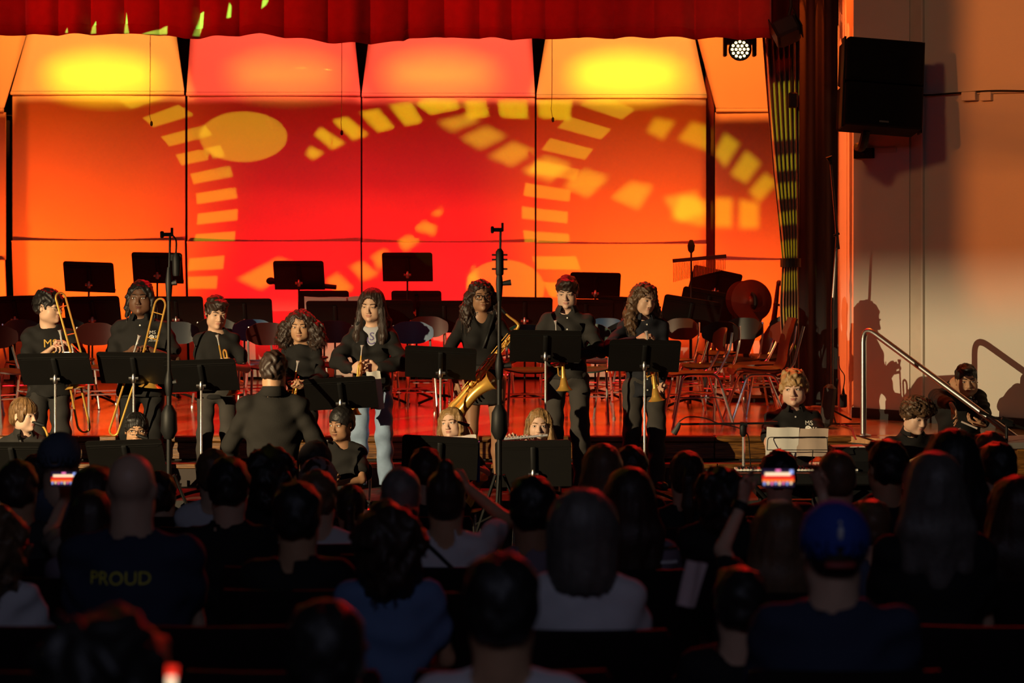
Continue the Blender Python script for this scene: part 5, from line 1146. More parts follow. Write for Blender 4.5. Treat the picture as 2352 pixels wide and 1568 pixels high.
    # --- bottom
    if det or sit is None or True:
        F = Field(); bt = bottom[0]
        if bt in ('trousers', 'jeans'):
            wd2 = bottom[2] if len(bottom) > 2 else 1.0
            F.ell(pel+np.array((0, .004, .0)), np.array((.148*bw, .105, .105))*q, None, .04)
            for sx, (hp, kn, an) in LG.items():
                F.cone(hp, kn, .082*q*bw**.5, .062*q*wd2, .03); F.cone(kn, an-np.array((0, 0, .012*H)) if sit is None else an, .062*q*wd2, .056*q*wd2, .03)
            F.noise = cloth_noise(.0055 if det else .004, 1.35, seed*2.3)
            F.cut((0, 0, 1), pel+np.array((0, 0, .085*q))); F.cut((0, 0, -1), (0, 0, .018*H))
        else:
            ln = .40*H+dz if sit is None else pel[2]-.1
            F.cone(pel+np.array((0, 0, .07*q)), np.array((pel[0], pel[1], ln)), .128*q, .165*q, .03, flat=((0, 1, 0), .72)); F.ell(pel, np.array((.145, .108, .10))*q, None, .04); F.noise = cloth_noise(.003, .8, seed)
            F.cut((0, 0, 1), pel+np.array((0, 0, .10*q))); F.cut((0, 0, -1), (0, 0, ln))
        A = F.mesh(.0125 if det else .030); np_obj({'trousers': 'trousers', 'jeans': 'jeans', 'skirt': 'skirt'}[bt], A[0], A[1], CL[bottom[1]], root)
        if det:
            for sx, (hp, kn, an) in LG.items():
                F = Field(); z0 = an[2]-.045*H; F.cone(np.array((an[0], an[1]+.02, z0+.042)), np.array((an[0]+sx*.02, an[1]-.135*q, z0+.026)), .042*q, .036*q, .02); F.cone(an, np.array((an[0], an[1], z0+.05)), .034*q, .040*q, .02); F.cut((0, 0, -1), (0, 0, z0+.003)); A = F.mesh(.009); np_obj('shoe', A[0], A[1], M_SHOE if bottom[0] != 'jeans' else CL['charcoal'], root)
    # --- face
    if det:
        def PH(x, y, z): return Vector(HC+R@(np.array((x, y, z))*hs))
        R3 = Matrix(R.tolist()); op = {'open': 1, 'down': .38, 'half': .7}[eyes]
        for sx in (-1, 1):
            b = MB(); b.ell(PH(sx*.0315, -.0805, .0045-.001*(1-op)), (.0125*hs, .0055*hs, .0056*op*hs), R3, 12, 8); o = b.build('eye', M_EYE, root, True)
            b = MB(); b.ell(PH(sx*.0315+gaze[0]*.005, -.0842, .0045-.002*(1-op)+gaze[1]*.002), (.0055*hs, .0026*hs, .0052*min(1, op+.1)*hs), R3, 10, 6); b.build('iris', M_IRIS, o, True)
            b = MB(); b.tube([PH(sx*.019, -.0845, .0065+.001*op), PH(sx*.0315, -.0872, .0050+.0055*op), PH(sx*.045, -.0800, .0060)], [.0012*hs, .0018*hs, .0012*hs], 5); b.build('eyelash', M_IRIS, root, True)
            b = MB(); b.tube([PH(sx*.013, -.0905, .0245), PH(sx*.028, -.0895, .0295), PH(sx*.040, -.083, .0285), PH(sx*.049, -.074, .0235)], np.array([.0030, .0036, .0030, .0014])*hs, 6); b.build('eyebrow', HR[hair[1]] if hair and hair[1] not in ('blond', 'sand') else HR['light'], root, True)
        b = MB(); b.ell(PH(0, -.0895, -.0535), (.0200*hs, .0080*hs, .0042*hs), R3, 12, 6); b.ell(PH(0, -.0876, -.0622), (.0170*hs, .0084*hs, .0050*hs), R3, 12, 6); b.build('lips', LIP[sk], root, True)
        if glasses:
            m = mat('glasses_'+glasses, {'black': (.012, .012, .012), 'wire': (.10, .07, .05)}[glasses], .3, .3 if glasses == 'wire' else 0, var=0); rr = .0016 if glasses == 'wire' else .0023; b = MB()
            for sx in (-1, 1):
                P_ = [PH(sx*.033+.024*math.copysign(abs(math.cos(t_))**.7, math.cos(t_)), -.100+.012*abs(math.cos(t_)) * (1 if math.cos(t_)*sx > 0 else 0), .001+.0175*math.copysign(abs(math.sin(t_))**.7, math.sin(t_))) for t_ in [2*PI*i/20 for i in range(20)]]
                b.tube(P_, rr*hs, 6, closed=True); b.tube([PH(sx*.057, -.088, .008), PH(sx*.079, -.045, .008), PH(sx*.083, .005, .006), PH(sx*.080, .02, -.01)], rr*.9*hs, 5)
            b.tube([PH(-.010, -.101, .006), PH(0, -.104, .010), PH(.010, -.101, .006)], rr*hs, 5); b.build('glasses', m, root, True)
    ALLP.append(root)
    return dict(root=root, HC=HC, R=R, hs=hs, nb=nb, che=che, sh=sh, J=J, shirt=shirt, loc=loc, q=q, pel=pel, Rw=Matrix.Rotation(math.radians(yaw), 3, 'Z'), base=Vector(base))
def to_world(p, v): return p['base']+p['Rw'] @ Vector(v)
def print_on(p, body, x, z, size, m, name, back=False, width=None, rot=0, fnt='b'):
    """flat lettering wrapped onto a shirt: local x,z on the figure's front (or back)"""
    cu = bpy.data.curves.new('lettering', 'FONT'); cu.body = body; cu.align_x = 'CENTER'; cu.align_y = 'CENTER'; cu.size = size; cu.resolution_u = 3
    o = bpy.data.objects.new('lettering', cu); me = bpy.data.meshes.new_from_object(o); bpy.data.objects.remove(o)
    wrap_print(p, me, x, z, m, name, back, rot)
def wrap_print(p, me, x, z, m, name, back=False, rot=0):
    if 'bvh' not in p: p['bvh'] = bvh_np(*p['shirt'])
    bm = bmesh.new(); bm.from_mesh(me); bmesh.ops.triangulate(bm, faces=bm.faces[:]); sg = -1 if back else 1
    cr, sr = math.cos(rot), math.sin(rot)
    for v in bm.verts:
        vx, vz = v.co.x*cr-v.co.y*sr, v.co.x*sr+v.co.y*cr
        px, pz = x+vx*sg, z+vz; hit = p['bvh'].ray_cast(Vector((px, -1.0*sg, pz)), Vector((0, sg, 0)))
        v.co = Vector((px, (hit[0].y if hit[0] else 0)-.003*sg, pz))
    bm.to_mesh(me); bm.free(); me.materials.clear(); me.materials.append(m)
    oo = bpy.data.objects.new(name, me); link(oo, p['root']); return oo
def disc_mesh(r, r2=0, n=24, seg=(0, 2*PI)):
    b = MB(); vs = []; fs = []
    for i in range(n+1): a = seg[0]+(seg[1]-seg[0])*i/n; vs += [(r*math.cos(a), r*math.sin(a), 0), (r2*math.cos(a), r2*math.sin(a), 0)]
    for i in range(n): a = 2*i; fs.append((a, a+2, a+3, a+1))
    me = bpy.data.meshes.new('print'); me.from_pydata(vs, [], fs); return me
M_PW = mat('print_white', (.72, .70, .64), .7, var=.1); M_PG = mat('print_gold', (.55, .33, .05), .6, var=.2, scale=40); M_PY = mat('print_yellow', (.50, .42, .03), .7, var=.1)
def band_logo(p, x, z, s, m, big=False):
    """the school band's print: MS over a round badge beside 50, JAZZ BAND below"""
    print_on(p, 'MS', x-.006*s, z+.030*s, .036*s, m, 'shirt_lettering')
    wrap_print(p, disc_mesh(.0165*s, .0), x-.012*s, z-.002*s, m, 'shirt_badge')
    wrap_print(p, disc_mesh(.0095*s, .0065*s), x-.012*s, z-.002*s, CL['black'], 'badge_ring')
    print_on(p, '50', x+.020*s, z+.0*s, .026*s, m, 'shirt_lettering'); print_on(p, 'JAZZ BAND', x+.002*s, z-.028*s, .0125*s, m, 'shirt_lettering')
# ================================================================= the band
DS = 16.6
def stand_base(px, D=DS): return Vector((W(px, 0, D).x, D, PLAT_Z))
def H_of(py, D=DS, z=PLAT_Z, hairt=.016): return W(0, py, D).z-z-hairt
P = {}
P[1] = person('boy with wire glasses in a gold printed black t-shirt, holding a trombone', stand_base(112), H_of(672), 18, 'fair', ('mop', 'black'), ('tee', 'black'), ('trousers', 'charcoal', 1.2), head=(46, 6, 0), hs=1.06, bw=1.12, chub=.8, eyes='open', glasses='wire', seed=1,
   arms={-1: dict(w=W(112, 806, 16.35), hint=(-.5, .3, -.7), curl=.9), 1: dict(w=W(160, 800, 16.42), hint=(.5, .4, -.7), curl=.9, fdir=(-.5, -.35, .5), palm=(-.6, -.2, -.6))}, sleeve_loose=1.2)
P[2] = person('person with shoulder length dark locs in a black polo shirt, holding a trombone', stand_base(325), H_of(650), 0, 'dark', ('locs', 'black'), ('polo', 'black', 'untucked'), ('trousers', 'black', 1.15), head=(-3, 2, 0), hs=1.10, bw=1.22, chub=.6, seed=2,
   arms={-1: dict(w=W(300, 808, 16.38), hint=(-.6, .3, -.6), curl=.8), 1: dict(w=W(352, 806, 16.38), hint=(.55, .3, -.6), fdir=(-.7, -.3, .3), palm=(0, -.3, -.8), curl=.7)}, sleeve_loose=1.2)
P[3] = person('short haired boy in a black t-shirt looking down over his trumpet', stand_base(497), H_of(685), 8, 'fair', ('short', 'dark'), ('tee', 'black'), ('trousers', 'slate', 1.1), head=(14, 16, 3), hs=1.0, bw=.84, eyes='down', seed=3,
   arms={-1: dict(w=W(505, 836, 16.40), hint=(-.5, .4, -.6)), 1: dict(w=W(534, 842, 16.40), hint=(.6, .5, -.6))})
P[4] = person('girl with a wide cloud of dark curls in a black zipped jacket, behind the conductor', stand_base(692, 16.75), H_of(722, 16.75), -4, 'tan', ('curlybig', 'dark'), ('hoodie', 'black'), ('trousers', 'black'), head=(-2, 8, 0), hs=1.0, bw=.84, eyes='half', gaze=(.6, -.6), fem=True, seed=4,
   arms={-1: dict(w=W(668, 880, 16.45), hint=(-.8, .2, -.5)), 1: dict(w=W(705, 880, 16.45), hint=(.8, .2, -.5))})
P[5] = person('girl with long brown hair in a black jacket and light blue jeans', stand_base(855), H_of(667), -4, 'fair', ('long', 'dark'), ('hoodie', 'black', 'open'), ('jeans', 'denim', 1.15), head=(-10, 10, 2), hs=1.02, bw=.92, eyes='down', fem=True, seed=5, g=.016, sleeve_loose=1.25,
   arms={-1: dict(w=W(808, 850, 16.36), hint=(-.9, .3, -.4), fdir=(.6, -.3, .35), palm=(.3, .8, -.1), ts=1, curl=.7), 1: dict(w=W(868, 846, 16.36), hint=(.9, .3, -.4), fdir=(-.8, -.2, .05), palm=(-.2, .8, .1), ts=1, curl=.6)})
P[6] = person('girl with long dark curls and black glasses leaning over a tenor saxophone', stand_base(1112), H_of(640)+.03, 6, 'brown', ('curlylong', 'dark'), ('vneck', 'black'), ('skirt', 'charcoal'), head=(4, 4, -5), sho=(-.03, -.05, -.02), hs=.98, bw=.92, fem=True, glasses='black', seed=6, gaze=(.5, 0),
   arms={-1: dict(w=W(1046, 876, 16.34), hint=(-.9, .3, -.3), fdir=(.25, -.1, -1), palm=(.75, .5, .1), ts=1, curl=.35, thumb=.2), 1: dict(w=W(1158, 838, 16.36), hint=(.8, .4, -.4), fdir=(-1, -.2, .0), palm=(-.2, .9, .2), ts=1, curl=.6)})
P[7] = person('boy with short dark hair in an open collared black shirt above a trumpet', stand_base(1303), H_of(630), -4, 'pale', ('short', 'dark'), ('shirt', 'charcoal'), ('trousers', 'slate', 1.15), head=(-6, 14, 0), hs=1.0, bw=.98, eyes='down', seed=7, sleeve_loose=1.15,
   arms={-1: dict(w=W(1268, 832, 16.36), hint=(-.9, .3, -.3)), 1: dict(w=W(1316, 812, 16.33), hint=(1, .4, -.3), fdir=(-1, -.2, 0))})
P[8] = person('boy with long curly brown hair, hand on his trumpet mouthpiece', stand_base(1478), H_of(648), 12, 'fair', ('curlylong', 'brown'), ('shirt', 'navyblack', 'untucked'), ('trousers', 'slate', 1.15), head=(16, 12, 6), hs=.99, bw=.98, eyes='half', gaze=(.8, -.6), seed=8, sleeve_loose=1.12,
   arms={-1: dict(w=W(1462, 782, 16.30), hint=(-.9, .2, -.5), fdir=(.75, -.35, .45), palm=(.4, .5, -.6), ts=1, curl=.7), 1: dict(w=W(1520, 880, 16.36), hint=(.8, .5, -.3), curl=.6)})
# the conductor, back to the hall
P['c'] = person('conductor with short dark wavy hair in a black suit, seen from behind', Vector((W(628, 0, 14.2).x, 14.2, 0.0)), W(0, 804, 14.2).z-.018, 180, 'tan', ('short', 'dark'), ('suit', 'suit'), ('trousers', 'suit'), head=(-6, 14, 0), hs=1.04, bw=1.05, seed=9,
   arms={-1: dict(w=W(722, 1050, 14.42), hint=(-.5, .6, -.4), curl=.5), 1: dict(w=W(540, 1070, 14.42), hint=(.5, .6, -.4), curl=.5)}, sleeve_loose=1.1)
def seat_base(px, D=15.7): return Vector((W(px, 0, D).x, D, 0))
def H_sit(py, D=15.7, z=0, seat=.44, hairt=.016): return (W(0, py, D).z-z-hairt-seat-.03)/.535
S = {}
def seated(k, label, px, py, D=15.7, yaw=0, seat=.44, z=0, **kw):
    H = H_sit(py, D, z, seat); b = seat_base(px, D); b.z = z; S[k] = person(label, b, H, yaw, sit=seat, **kw); return S[k]
seated(1, 'boy with straight light brown hair seated in profile in a dark uniform shirt', 55, 905, 15.7, 20, sk='pale', hair=('fringe', 'light'), top=('polo', 'charcoal'), bottom=('trousers', 'black'), head=(38, 4, 0), hs=.98, bw=.95, seed=11, gaze=(.4, 0), arms={-1: dict(w=W(70, 1080, 15.5)), 1: dict(w=W(110, 1060, 15.5))})
seated(2, 'child with straight black hair and thin glasses seated behind a low music stand', 314, 953, 15.7, 4, sk='tan', hair=('sweep', 'black'), top=('polo', 'black'), bottom=('trousers', 'black'), head=(6, 4, 0), hs=.98, bw=.9, glasses='wire', seed=12, gaze=(-.4, 0), arms={-1: dict(w=W(312, 1090, 15.5)), 1: dict(w=W(335, 1070, 15.5))})
seated(3, 'boy with short black hair seated at a bass clarinet beside the conductor', 785, 934, 15.6, -6, sk='brown', hair=('afro', 'black'), top=('tee', 'black'), bottom=('trousers', 'black'), head=(-24, 6, 0), hs=1.0, bw=1.1, seed=13, gaze=(-.5, 0), arms={-1: dict(w=W(755, 1090, 15.4)), 1: dict(w=W(775, 1110, 15.35), hint=(.9, .3, -.4))}, sleeve_loose=1.15)
seated(4, 'long haired blond girl looking aside, seated with an alto saxophone', 1040, 932, 15.7, -6, sk='pale', hair=('longthin', 'sand'), top=('tee', 'black'), bottom=('trousers', 'black'), head=(-16, -4, -8), hs=.97, bw=.88, fem=True, seed=14, gaze=(-.6, .5), arms={-1: dict(w=W(1040, 1075, 15.5)), 1: dict(w=W(1066, 1060, 15.5))})
seated(5, 'girl with long straight blond hair seated playing a silver flute', 1238, 937, 15.7, 2, sk='pale', hair=('longthin', 'sand'), top=('tee', 'black'), bottom=('trousers', 'black'), head=(-4, 4, 0), hs=.98, bw=.9, fem=True, seed=15, arms={-1: dict(w=W(1168, 1030, 15.48), hint=(-.6, .2, -.8), fdir=(.1, -.1, 1), palm=(.2, -.9, 0), curl=.8), 1: dict(w=W(1216, 1036, 15.55), hint=(.8, -.1, -.6), fdir=(-.55, .0, .9), palm=(0, .9, .2), ts=1, curl=.8)})
seated(6, 'boy with tousled blond hair and a band polo shirt at the keyboard', 1822, 845, 15.75, 2, .60, sk='pale', hair=('messy', 'blond'), top=('polo', 'black'), bottom=('trousers', 'black'), head=(-14, 4, -3), hs=1.06, bw=1.12, chub=.6, seed=16, gaze=(-.9, 0), arms={-1: dict(w=W(1768, 1060, 15.32), hint=(-.5, .4, -.6), fdir=(.3, -1, -.2), palm=(0, 0, -1), curl=.5), 1: dict(w=W(1880, 1062, 15.32), hint=(.8, .3, -.5), fdir=(-.2, -1, -.2), palm=(0, 0, -1), curl=.5)}, sleeve_loose=1.2)
seated(7, 'young man with a mop of curly brown hair playing a bass guitar', 2092, 900, 15.8, 10, .42, sk='pale', hair=('curlytop', 'brown'), top=('polo', 'black'), bottom=('trousers', 'black'), head=(16, 18, 0), hc=W(2102, 955, 15.65), sho=(0, -.03, 0), hs=1.06, bw=1.12, eyes='down', seed=17, arms={-1: dict(w=W(2060, 1110, 15.5)), 1: dict(w=W(2168, 1066, 15.46), hint=(.8, .2, -.6), fdir=(-.25, -.25, .9), palm=(-.3, -.8, .3), curl=.9)})
b0 = W(2205, 0, 17.2); b0.z = STAIR1
S[8] = person('boy with short black hair sitting on the stair behind the handrail', b0, 1.60, -8, sk='tan', hair=('neat', 'black'), top=('knit', 'black'), bottom=('trousers', 'black', 1.1), head=(6, 6, -3), hc=W(2220, 874, 17.02), sho=(-.02, -.05, -.06), sit=.03, hs=1.05, bw=1.08, chub=.5, seed=18,
   knees={-1: W(2178, 950, 16.78), 1: W(2262, 985, 16.78)}, arms={-1: dict(w=W(2184, 928, 16.66), hint=(-.8, .4, -.2), fdir=(.45, -.35, -.8), palm=(-.1, -.4, -.9), curl=.4), 1: dict(w=W(2262, 980, 16.62), hint=(.8, .3, -.5), fdir=(-.9, -.2, .1), palm=(0, .2, .9), curl=.6)}, sleeve_loose=1.15)
# prints
band_logo(P[2], .105, P[2]['che'][2]+.045, 1.05, M_PW); band_logo(S[6], .100, S[6]['che'][2]+.050, 1.15, M_PW); band_logo(S[8], .085, S[8]['che'][2]+.06, 1.0, M_PW)
print_on(P[1], 'MS', -.0, P[1]['che'][2]+.045, .085, M_PG, 'shirt_lettering'); wrap_print(P[1], disc_mesh(.042, .034), -.01, P[1]['che'][2]-.035, M_PG, 'shirt_badge'); wrap_print(P[1], disc_mesh(.031, .0), -.01, P[1]['che'][2]-.035, mat('print_gold_dark', (.30, .17, .03), .6), 'shirt_badge')
# grey shirt of the girl in jeans, buttons of the shirts
p = P[5]; q = p['q']; F = Field(); F.cone(p['pel'], p['che'], .106*q, .124*q, .05, flat=((0, 1, 0), .62)); F.cone(p['che'], (p['che']+p['nb'])/2, .126*q, .110*q, .05, flat=((0, 1, 0), .64)); F.cone(p['sh'][-1]*.7+p['sh'][1]*.3, p['sh'][1]*.7+p['sh'][-1]*.3, .052*q, .052*q, .04)
F.cone(p['nb'], p['nb']+np.array((0, -.01, .12)), .056, .058, .006, -1); F.ell(p['nb']+np.array((0, -.055*q, .014)), np.array((.052, .045, .03))*q, None, .01, -1); A = F.mesh(.007); np_obj('t_shirt', A[0], A[1], CL['grey'], p['root']); pp = dict(p); pp['shirt'] = A; pp.pop('bvh', None)
print_on(pp, 'S', .006, p['nb'][2]-.095, .085, mat('print_violet', (.10, .08, .22), .7), 'shirt_lettering'); wrap_print(pp, disc_mesh(.036, .027, 16, (2.6, 5.6)), .006, p['nb'][2]-.115, MATS['print_violet'], 'shirt_lettering')
M_BTN = mat('button_pearl', (.7, .68, .62), .3, var=0)
for p, n in ((P[7], 5), (P[8], 7), (S[6], 2), (P[2], 2)):
    bv = p.setdefault('bvh', bvh_np(*p['shirt']))
    for k in range(n):
        z = p['nb'][2]-.055-.085*k*p['q']; hit = bv.ray_cast(Vector((.003, -1, z)), Vector((0, 1, 0)))
        if hit[0]: b = MB(); b.lathe([(.006, .003), (.006, -.001)], hit[0], (0, -1, 0), 10); b.build('button', M_BTN, p['root'])
b = MB(); p = P[7]
for p in (S[1],):
    bv = p.setdefault('bvh', bvh_np(*p['shirt']))
    P_ = []
    for i in range(7): z = p['nb'][2]-.0-.035*i; x = -.05+.012*i; h_ = bv.ray_cast(Vector((x, -1, z)), Vector((0, 1, 0))); P_.append(Vector((x, (h_[0].y if h_[0] else -.1)-.006, z)))
    b = MB(); b.tube(P_, .013, 6); b.build('neck_strap', M_BLACK, p['root'], True)
# necklace strap of the saxophonist
p = P[6]; bv = bvh_np(*p['shirt']); b = MB(); P_ = []
for i in range(9): x = .075-.012*i; z = p['nb'][2]+.02-.034*i; h_ = bv.ray_cast(Vector((x, -1, z)), Vector((0, 1, 0))); P_.append(Vector((x, min((h_[0].y if h_[0] else -.07), -.06)-.012, z)))
b.tube(P_, .012, 6); b.build('neck_strap', M_BLACK, p['root'], True)
# seats of the players on the hall floor
for k, wh in ((1, 'boy with light brown hair'), (2, 'child in glasses'), (3, 'boy at the bass clarinet'), (4, 'saxophone girl'), (5, 'flute girl'), (7, 'bass guitarist')):
    r = S[k]['root']; o = dup(CHP['black'], r.location+Vector((0, .05, 0)), r.rotation_euler.z, 'black plastic school chair under the seated '+wh, 'school chairs of the seated players')
t = thing('keyboard_bench', 'black padded bench under the keyboard boy', 'bench', S[6]['root'].location)
b = MB(); b.box((0, .03, .565), (.55, .32, .07), bev=.02); b.build('seat', M_BLACK, t)
for sx in (-1, 1): b = MB(); b.tube([(sx*.22, -.1, .54), (sx*.22, .14, .015)], .014, 6); b.build('leg', M_STAND, t); b = MB(); b.tube([(sx*.22, .14, .54), (sx*.22, -.1, .015)], .014, 6); b.build('leg', M_STAND, t)
# ================================================================= instruments
def frame_to(o, a, b, roll=0):
    d = (Vector(b)-Vector(a)); q = d.to_track_quat('Z', 'Y'); o.location = a; o.rotation_mode = 'QUATERNION'; o.rotation_quaternion = q @ Quaternion((0, 0, 1), math.radians(roll)); return d.length
def trumpet(bell, mp, D, roll, label, group='trumpets', m=M_BRASS):
    """origin at the bell rim, Z towards the mouthpiece"""
    t = thing('trumpet', label, 'trumpet', (0, 0, 0)); L = frame_to(t, W(*bell, D), W(*mp, D-.02), roll); k = L/.50
    def s(*p): return Vector((p[0], p[1], p[2]*k))
    b = MB(); b.lathe([(.0600, 0), (.0615, .002), (.050, .010*k), (.036, .028*k), (.024, .06*k), (.0165, .11*k), (.0115, .18*k), (.0085, .26*k), (.0070, .34*k)], n=24, cap=False); b.lathe([(.058, .002), (.034, .028*k), (.015, .11*k), (.004, .12*k)], n=24, cap=False); b.build('bell', m, t, True)
    b = MB(); b.tube([s(0, 0, .33)]+arc(s(.024, 0, .355), .024, PI, 0, 8)+[s(.048, 0, .30), s(.048, 0, .24)], .0068, 8)
    b.tube([s(.052, .022, .43), s(.052, .022, .12)]+[Vector((.052, .0+.022*math.cos(a), .12*k-.022*math.sin(a))) for a in [PI*i/8 for i in range(9)]]+[s(.052, -.022, .12), s(.052, -.022, .20)], .0060, 8)
    for z in (.19, .225): b.tube([s(.030, .02, z)]+[Vector((.030+.012*math.cos(a), .055, z*k+.018*math.sin(a))) for a in [-PI/2+PI*i/6 for i in range(7)]]+[s(.03, .02, z+.03)], .0055, 7)
    b.build('tubing', m, t, True)
    for z in (.195, .222, .249):
        b = MB(); b.lathe([(.008, -.030), (.0105, -.026), (.0105, .072), (.008, .076), (.003, .077), (.003, .100), (.0085, .101), (.0085, .105)], s(.0, .0, z)+Vector((-.006, .0, 0)), (1, 0, 0), 12); b.build('valve', m, t, True)
    b = MB(); b.lathe([(.005, 0), (.0055, .045), (.0085, .060), (.0135, .072), (.0140, .078), (.011, .079), (.004, .066)], s(.052, .022, .428), (0, 0, 1), 14, cap=False); b.build('mouthpiece', M_SILVER, t, True); return t
trumpet((538, 905), (513, 772), 16.30, 200, 'trumpet held upright by the short haired boy in the t-shirt')
trumpet((668, 960), (690, 838), 16.40, 20, 'trumpet held by the curly haired girl behind the conductor')
trumpet((812, 950), (828, 796), 16.24, -10, 'trumpet held by the girl in jeans, bell under her stand')
trumpet((1296, 896), (1288, 738), 16.28, 160, 'trumpet hanging bell down before the open collared boy')
trumpet((1508, 920), (1489, 763), 16.20, 150, 'trumpet hanging bell down before the long haired boy')
def trombone(label, mp, a0, a1, b1, b0, c0, bow, d0, bell, D):
    t = thing('trombone', label, 'trombone', W(*a1, D)); o0 = t.location
    def w(p, dd=0): return W(p[0], p[1], D+dd)-o0
    A, B = [w(a0), w(a1)], [w(b1), w(b0)]
    b = MB(); b.tube([w(mp)+Vector((0, 0, -.02)), A[0], A[0].lerp(A[1], .45)], .0062, 8); b.tube([B[1], B[1].lerp(B[0], .45)], .0062, 8); b.build('inner_slide', M_SILVER, t, True)
    mid = (A[1]+B[0])/2; dn = ((A[1]-A[0]).normalized()+(B[0]-B[1]).normalized()).normalized(); r = (A[1]-B[0]).length/2; u = (A[1]-B[0]).normalized()
    U = [mid+u*(r*math.cos(x))+dn*(r*math.sin(x)) for x in [PI*i/10 for i in range(11)]]
    b = MB(); b.tube([A[0].lerp(A[1], .12)]+U+[B[1].lerp(B[0], .12)], .0082, 8); b.build('outer_slide', M_BRASS, t, True)
    b = MB()
    for f in (.10, .30): b.tube([A[0].lerp(A[1], f), B[1].lerp(B[0], f)], .005, 7)
    b.build('brace', M_SILVER, t, True)
    b = MB(); P_ = [w(b0), w(c0, -.04)]; C0, D0 = w(c0, -.04), w(d0, -.10); bt = w(bow, -.07)
    dr = (bt-(C0+D0)/2); LL = dr.length; dr.normalize(); sp = D0-C0; sp = sp-dr*sp.dot(dr); r2 = sp.length/2; sp.normalize(); LL -= r2
    cb = (C0+D0)/2; cb = cb+dr*LL
    pc, pd = cb-sp*r2, cb+sp*r2
    path = [w(b0), C0, pc]+[cb-sp*(r2*math.cos(x))+dr*(r2*math.sin(x)) for x in [PI*i/10 for i in range(1, 10)]]+[pd, D0]
    b.tube(path, .0078, 8); b.build('bell_section', M_BRASS, t, True)
    b = MB(); b.tube([C0.lerp(pc, .35), D0.lerp(pd, .35)], .004, 6); b.build('bell_brace', M_BRASS, t, True)
    b = MB(); b.tube([C0.lerp(pc, .85), D0.lerp(pd, .85)], .004, 6); b.build('bell_brace', M_BRASS, t, True)
    bl = w(bell, -.10); ax = (bl-D0).normalized(); L = (bl-D0).length; b = MB()
    b.lathe([(.0085, 0), (.012, L*.35), (.020, L*.6), (.034, L*.78), (.055, L*.92), (.085, L*.995), (.086, L)], D0, ax, 26, cap=False); b.lathe([(.083, L*.995), (.050, L*.91), (.018, L*.6), (.002, L*.5)], D0, ax, 26, cap=False); b.build('bell', M_BRASS, t, True)
    b = MB(); b.lathe([(.0065, -.04), (.0075, 0), (.0125, .028), (.0165, .034), (.013, .034), (.005, .02)], w(mp), (w(mp)-A[0]).normalized(), 14, cap=False); b.build('mouthpiece', M_SILVER, t, True); return t
trombone('trombone of the boy in glasses, its loop rising beside his face', (139, 768), (143, 790), (178, 978), (206, 978), (164, 790), (186, 810), (136, 672), (164, 814), (176, 890), 16.22)
trombone('trombone of the player with locs, its slide reaching to the stage edge', (317, 780), (313, 792), (252, 985), (271, 993), (334, 800), (328, 814), (371, 686), (352, 820), (345, 889), 16.20)
def sax(label, mp, neck, body, bow, bell0, bell, D, r0=.013, r1=.034, rb=.062, dd=0, keys=14):
    t = thing('saxophone', label, 'saxophone', W(*body[-1], D)); o0 = t.location
    def w(p, k=0): return W(p[0], p[1], D+k)-o0
    nk = spline([w(mp)]+[w(p) for p in neck]+[w(body[0])], 5); n = len(nk)
    b = MB(); b.tube(nk[3:], [.0075+(r0-.0075)*i/n for i in range(n-3)], 10); b.lathe([(r0*1.25, -.01), (r0*1.25, .012)], w(body[0]), (nk[-1]-nk[-3]).normalized(), 12); b.build('neck', M_BRASS, t, True)
    b = MB(); d_ = (nk[0]-nk[3]).normalized(); b.lathe([(.0105, -.03), (.013, -.01), (.013, .02), (.006, .055), (.002, .058)], nk[1], d_, 12); b.build('mouthpiece', M_BLACK, t, True)
    bp = spline([w(body[0]), w(body[0]).lerp(w(body[1]), .5), w(body[1]), w(bow[0]), w(bow[1], -.02), w(bell0, -.04), w(bell, -.08)], 7); m = len(bp)
    rs = [r0+(r1-r0)*min(1, i/(m*.62)) if i < m*.8 else r1+(rb-r1)*((i-m*.8)/(m*.2))**2.2 for i in range(m)]
    b = MB(); b.tube(bp, rs, 16, cap=False); ax = (bp[-1]-bp[-3]).normalized(); b.lathe([(rb, 0), (rb*1.05, .003), (rb*1.02, .006), (rb*.72, -.025), (rb*.5, -.08), (.004, -.1)], bp[-1], ax, 22, cap=False); b.build('body', M_BRASS, t, True)
    A, B = w(body[0]), w(body[1]); dv = (B-A).normalized(); side = dv.cross(Vector((0, -1, 0))).normalized(); fw = Vector((0, -1, 0))
    b = MB()
    for sd, oy in ((.028, .3), (-.022, .55), (.012, .9)):
        p0, p1 = A.lerp(B, .08), A.lerp(B, .94); b.tube([p0+side*(sd+.4*r0)+fw*(r0+.010)*oy, p1+side*(sd*1.3)+fw*(r1+.012)*oy], .0028, 6)
    for k in range(6): f = .12+.14*k; p = A.lerp(B, f); b.tube([p+side*.03+fw*.01, p+side*.032+fw*(r0+(r1-r0)*f+.012)], .0025, 5)
    b.build('key_rod', M_BRASS, t, True)
    for k in range(keys):
        f = .10+.84*k/keys; p = A.lerp(B, f); rr = r0+(r1-r0)*f; a = .5*math.sin(k*2.3); nn = (fw*math.cos(a)+side*math.sin(a)).normalized(); b = MB(); kr = .008+.012*f
        b.lathe([(kr, 0), (kr*1.05, .004), (kr*.8, .007), (.003, .008)], p+nn*(rr+.004), nn, 12); b.build('key_cup', M_BRASS, t, True)
    return t
sax('brass tenor saxophone slung across the leaning girl', (1153, 711), [(1168, 726), (1184, 738), (1191, 748)], [(1184, 760), (1062, 910)], [(1040, 935), (1052, 948)], (1092, 902), (1131, 874), 16.14, .014, .040, .076)
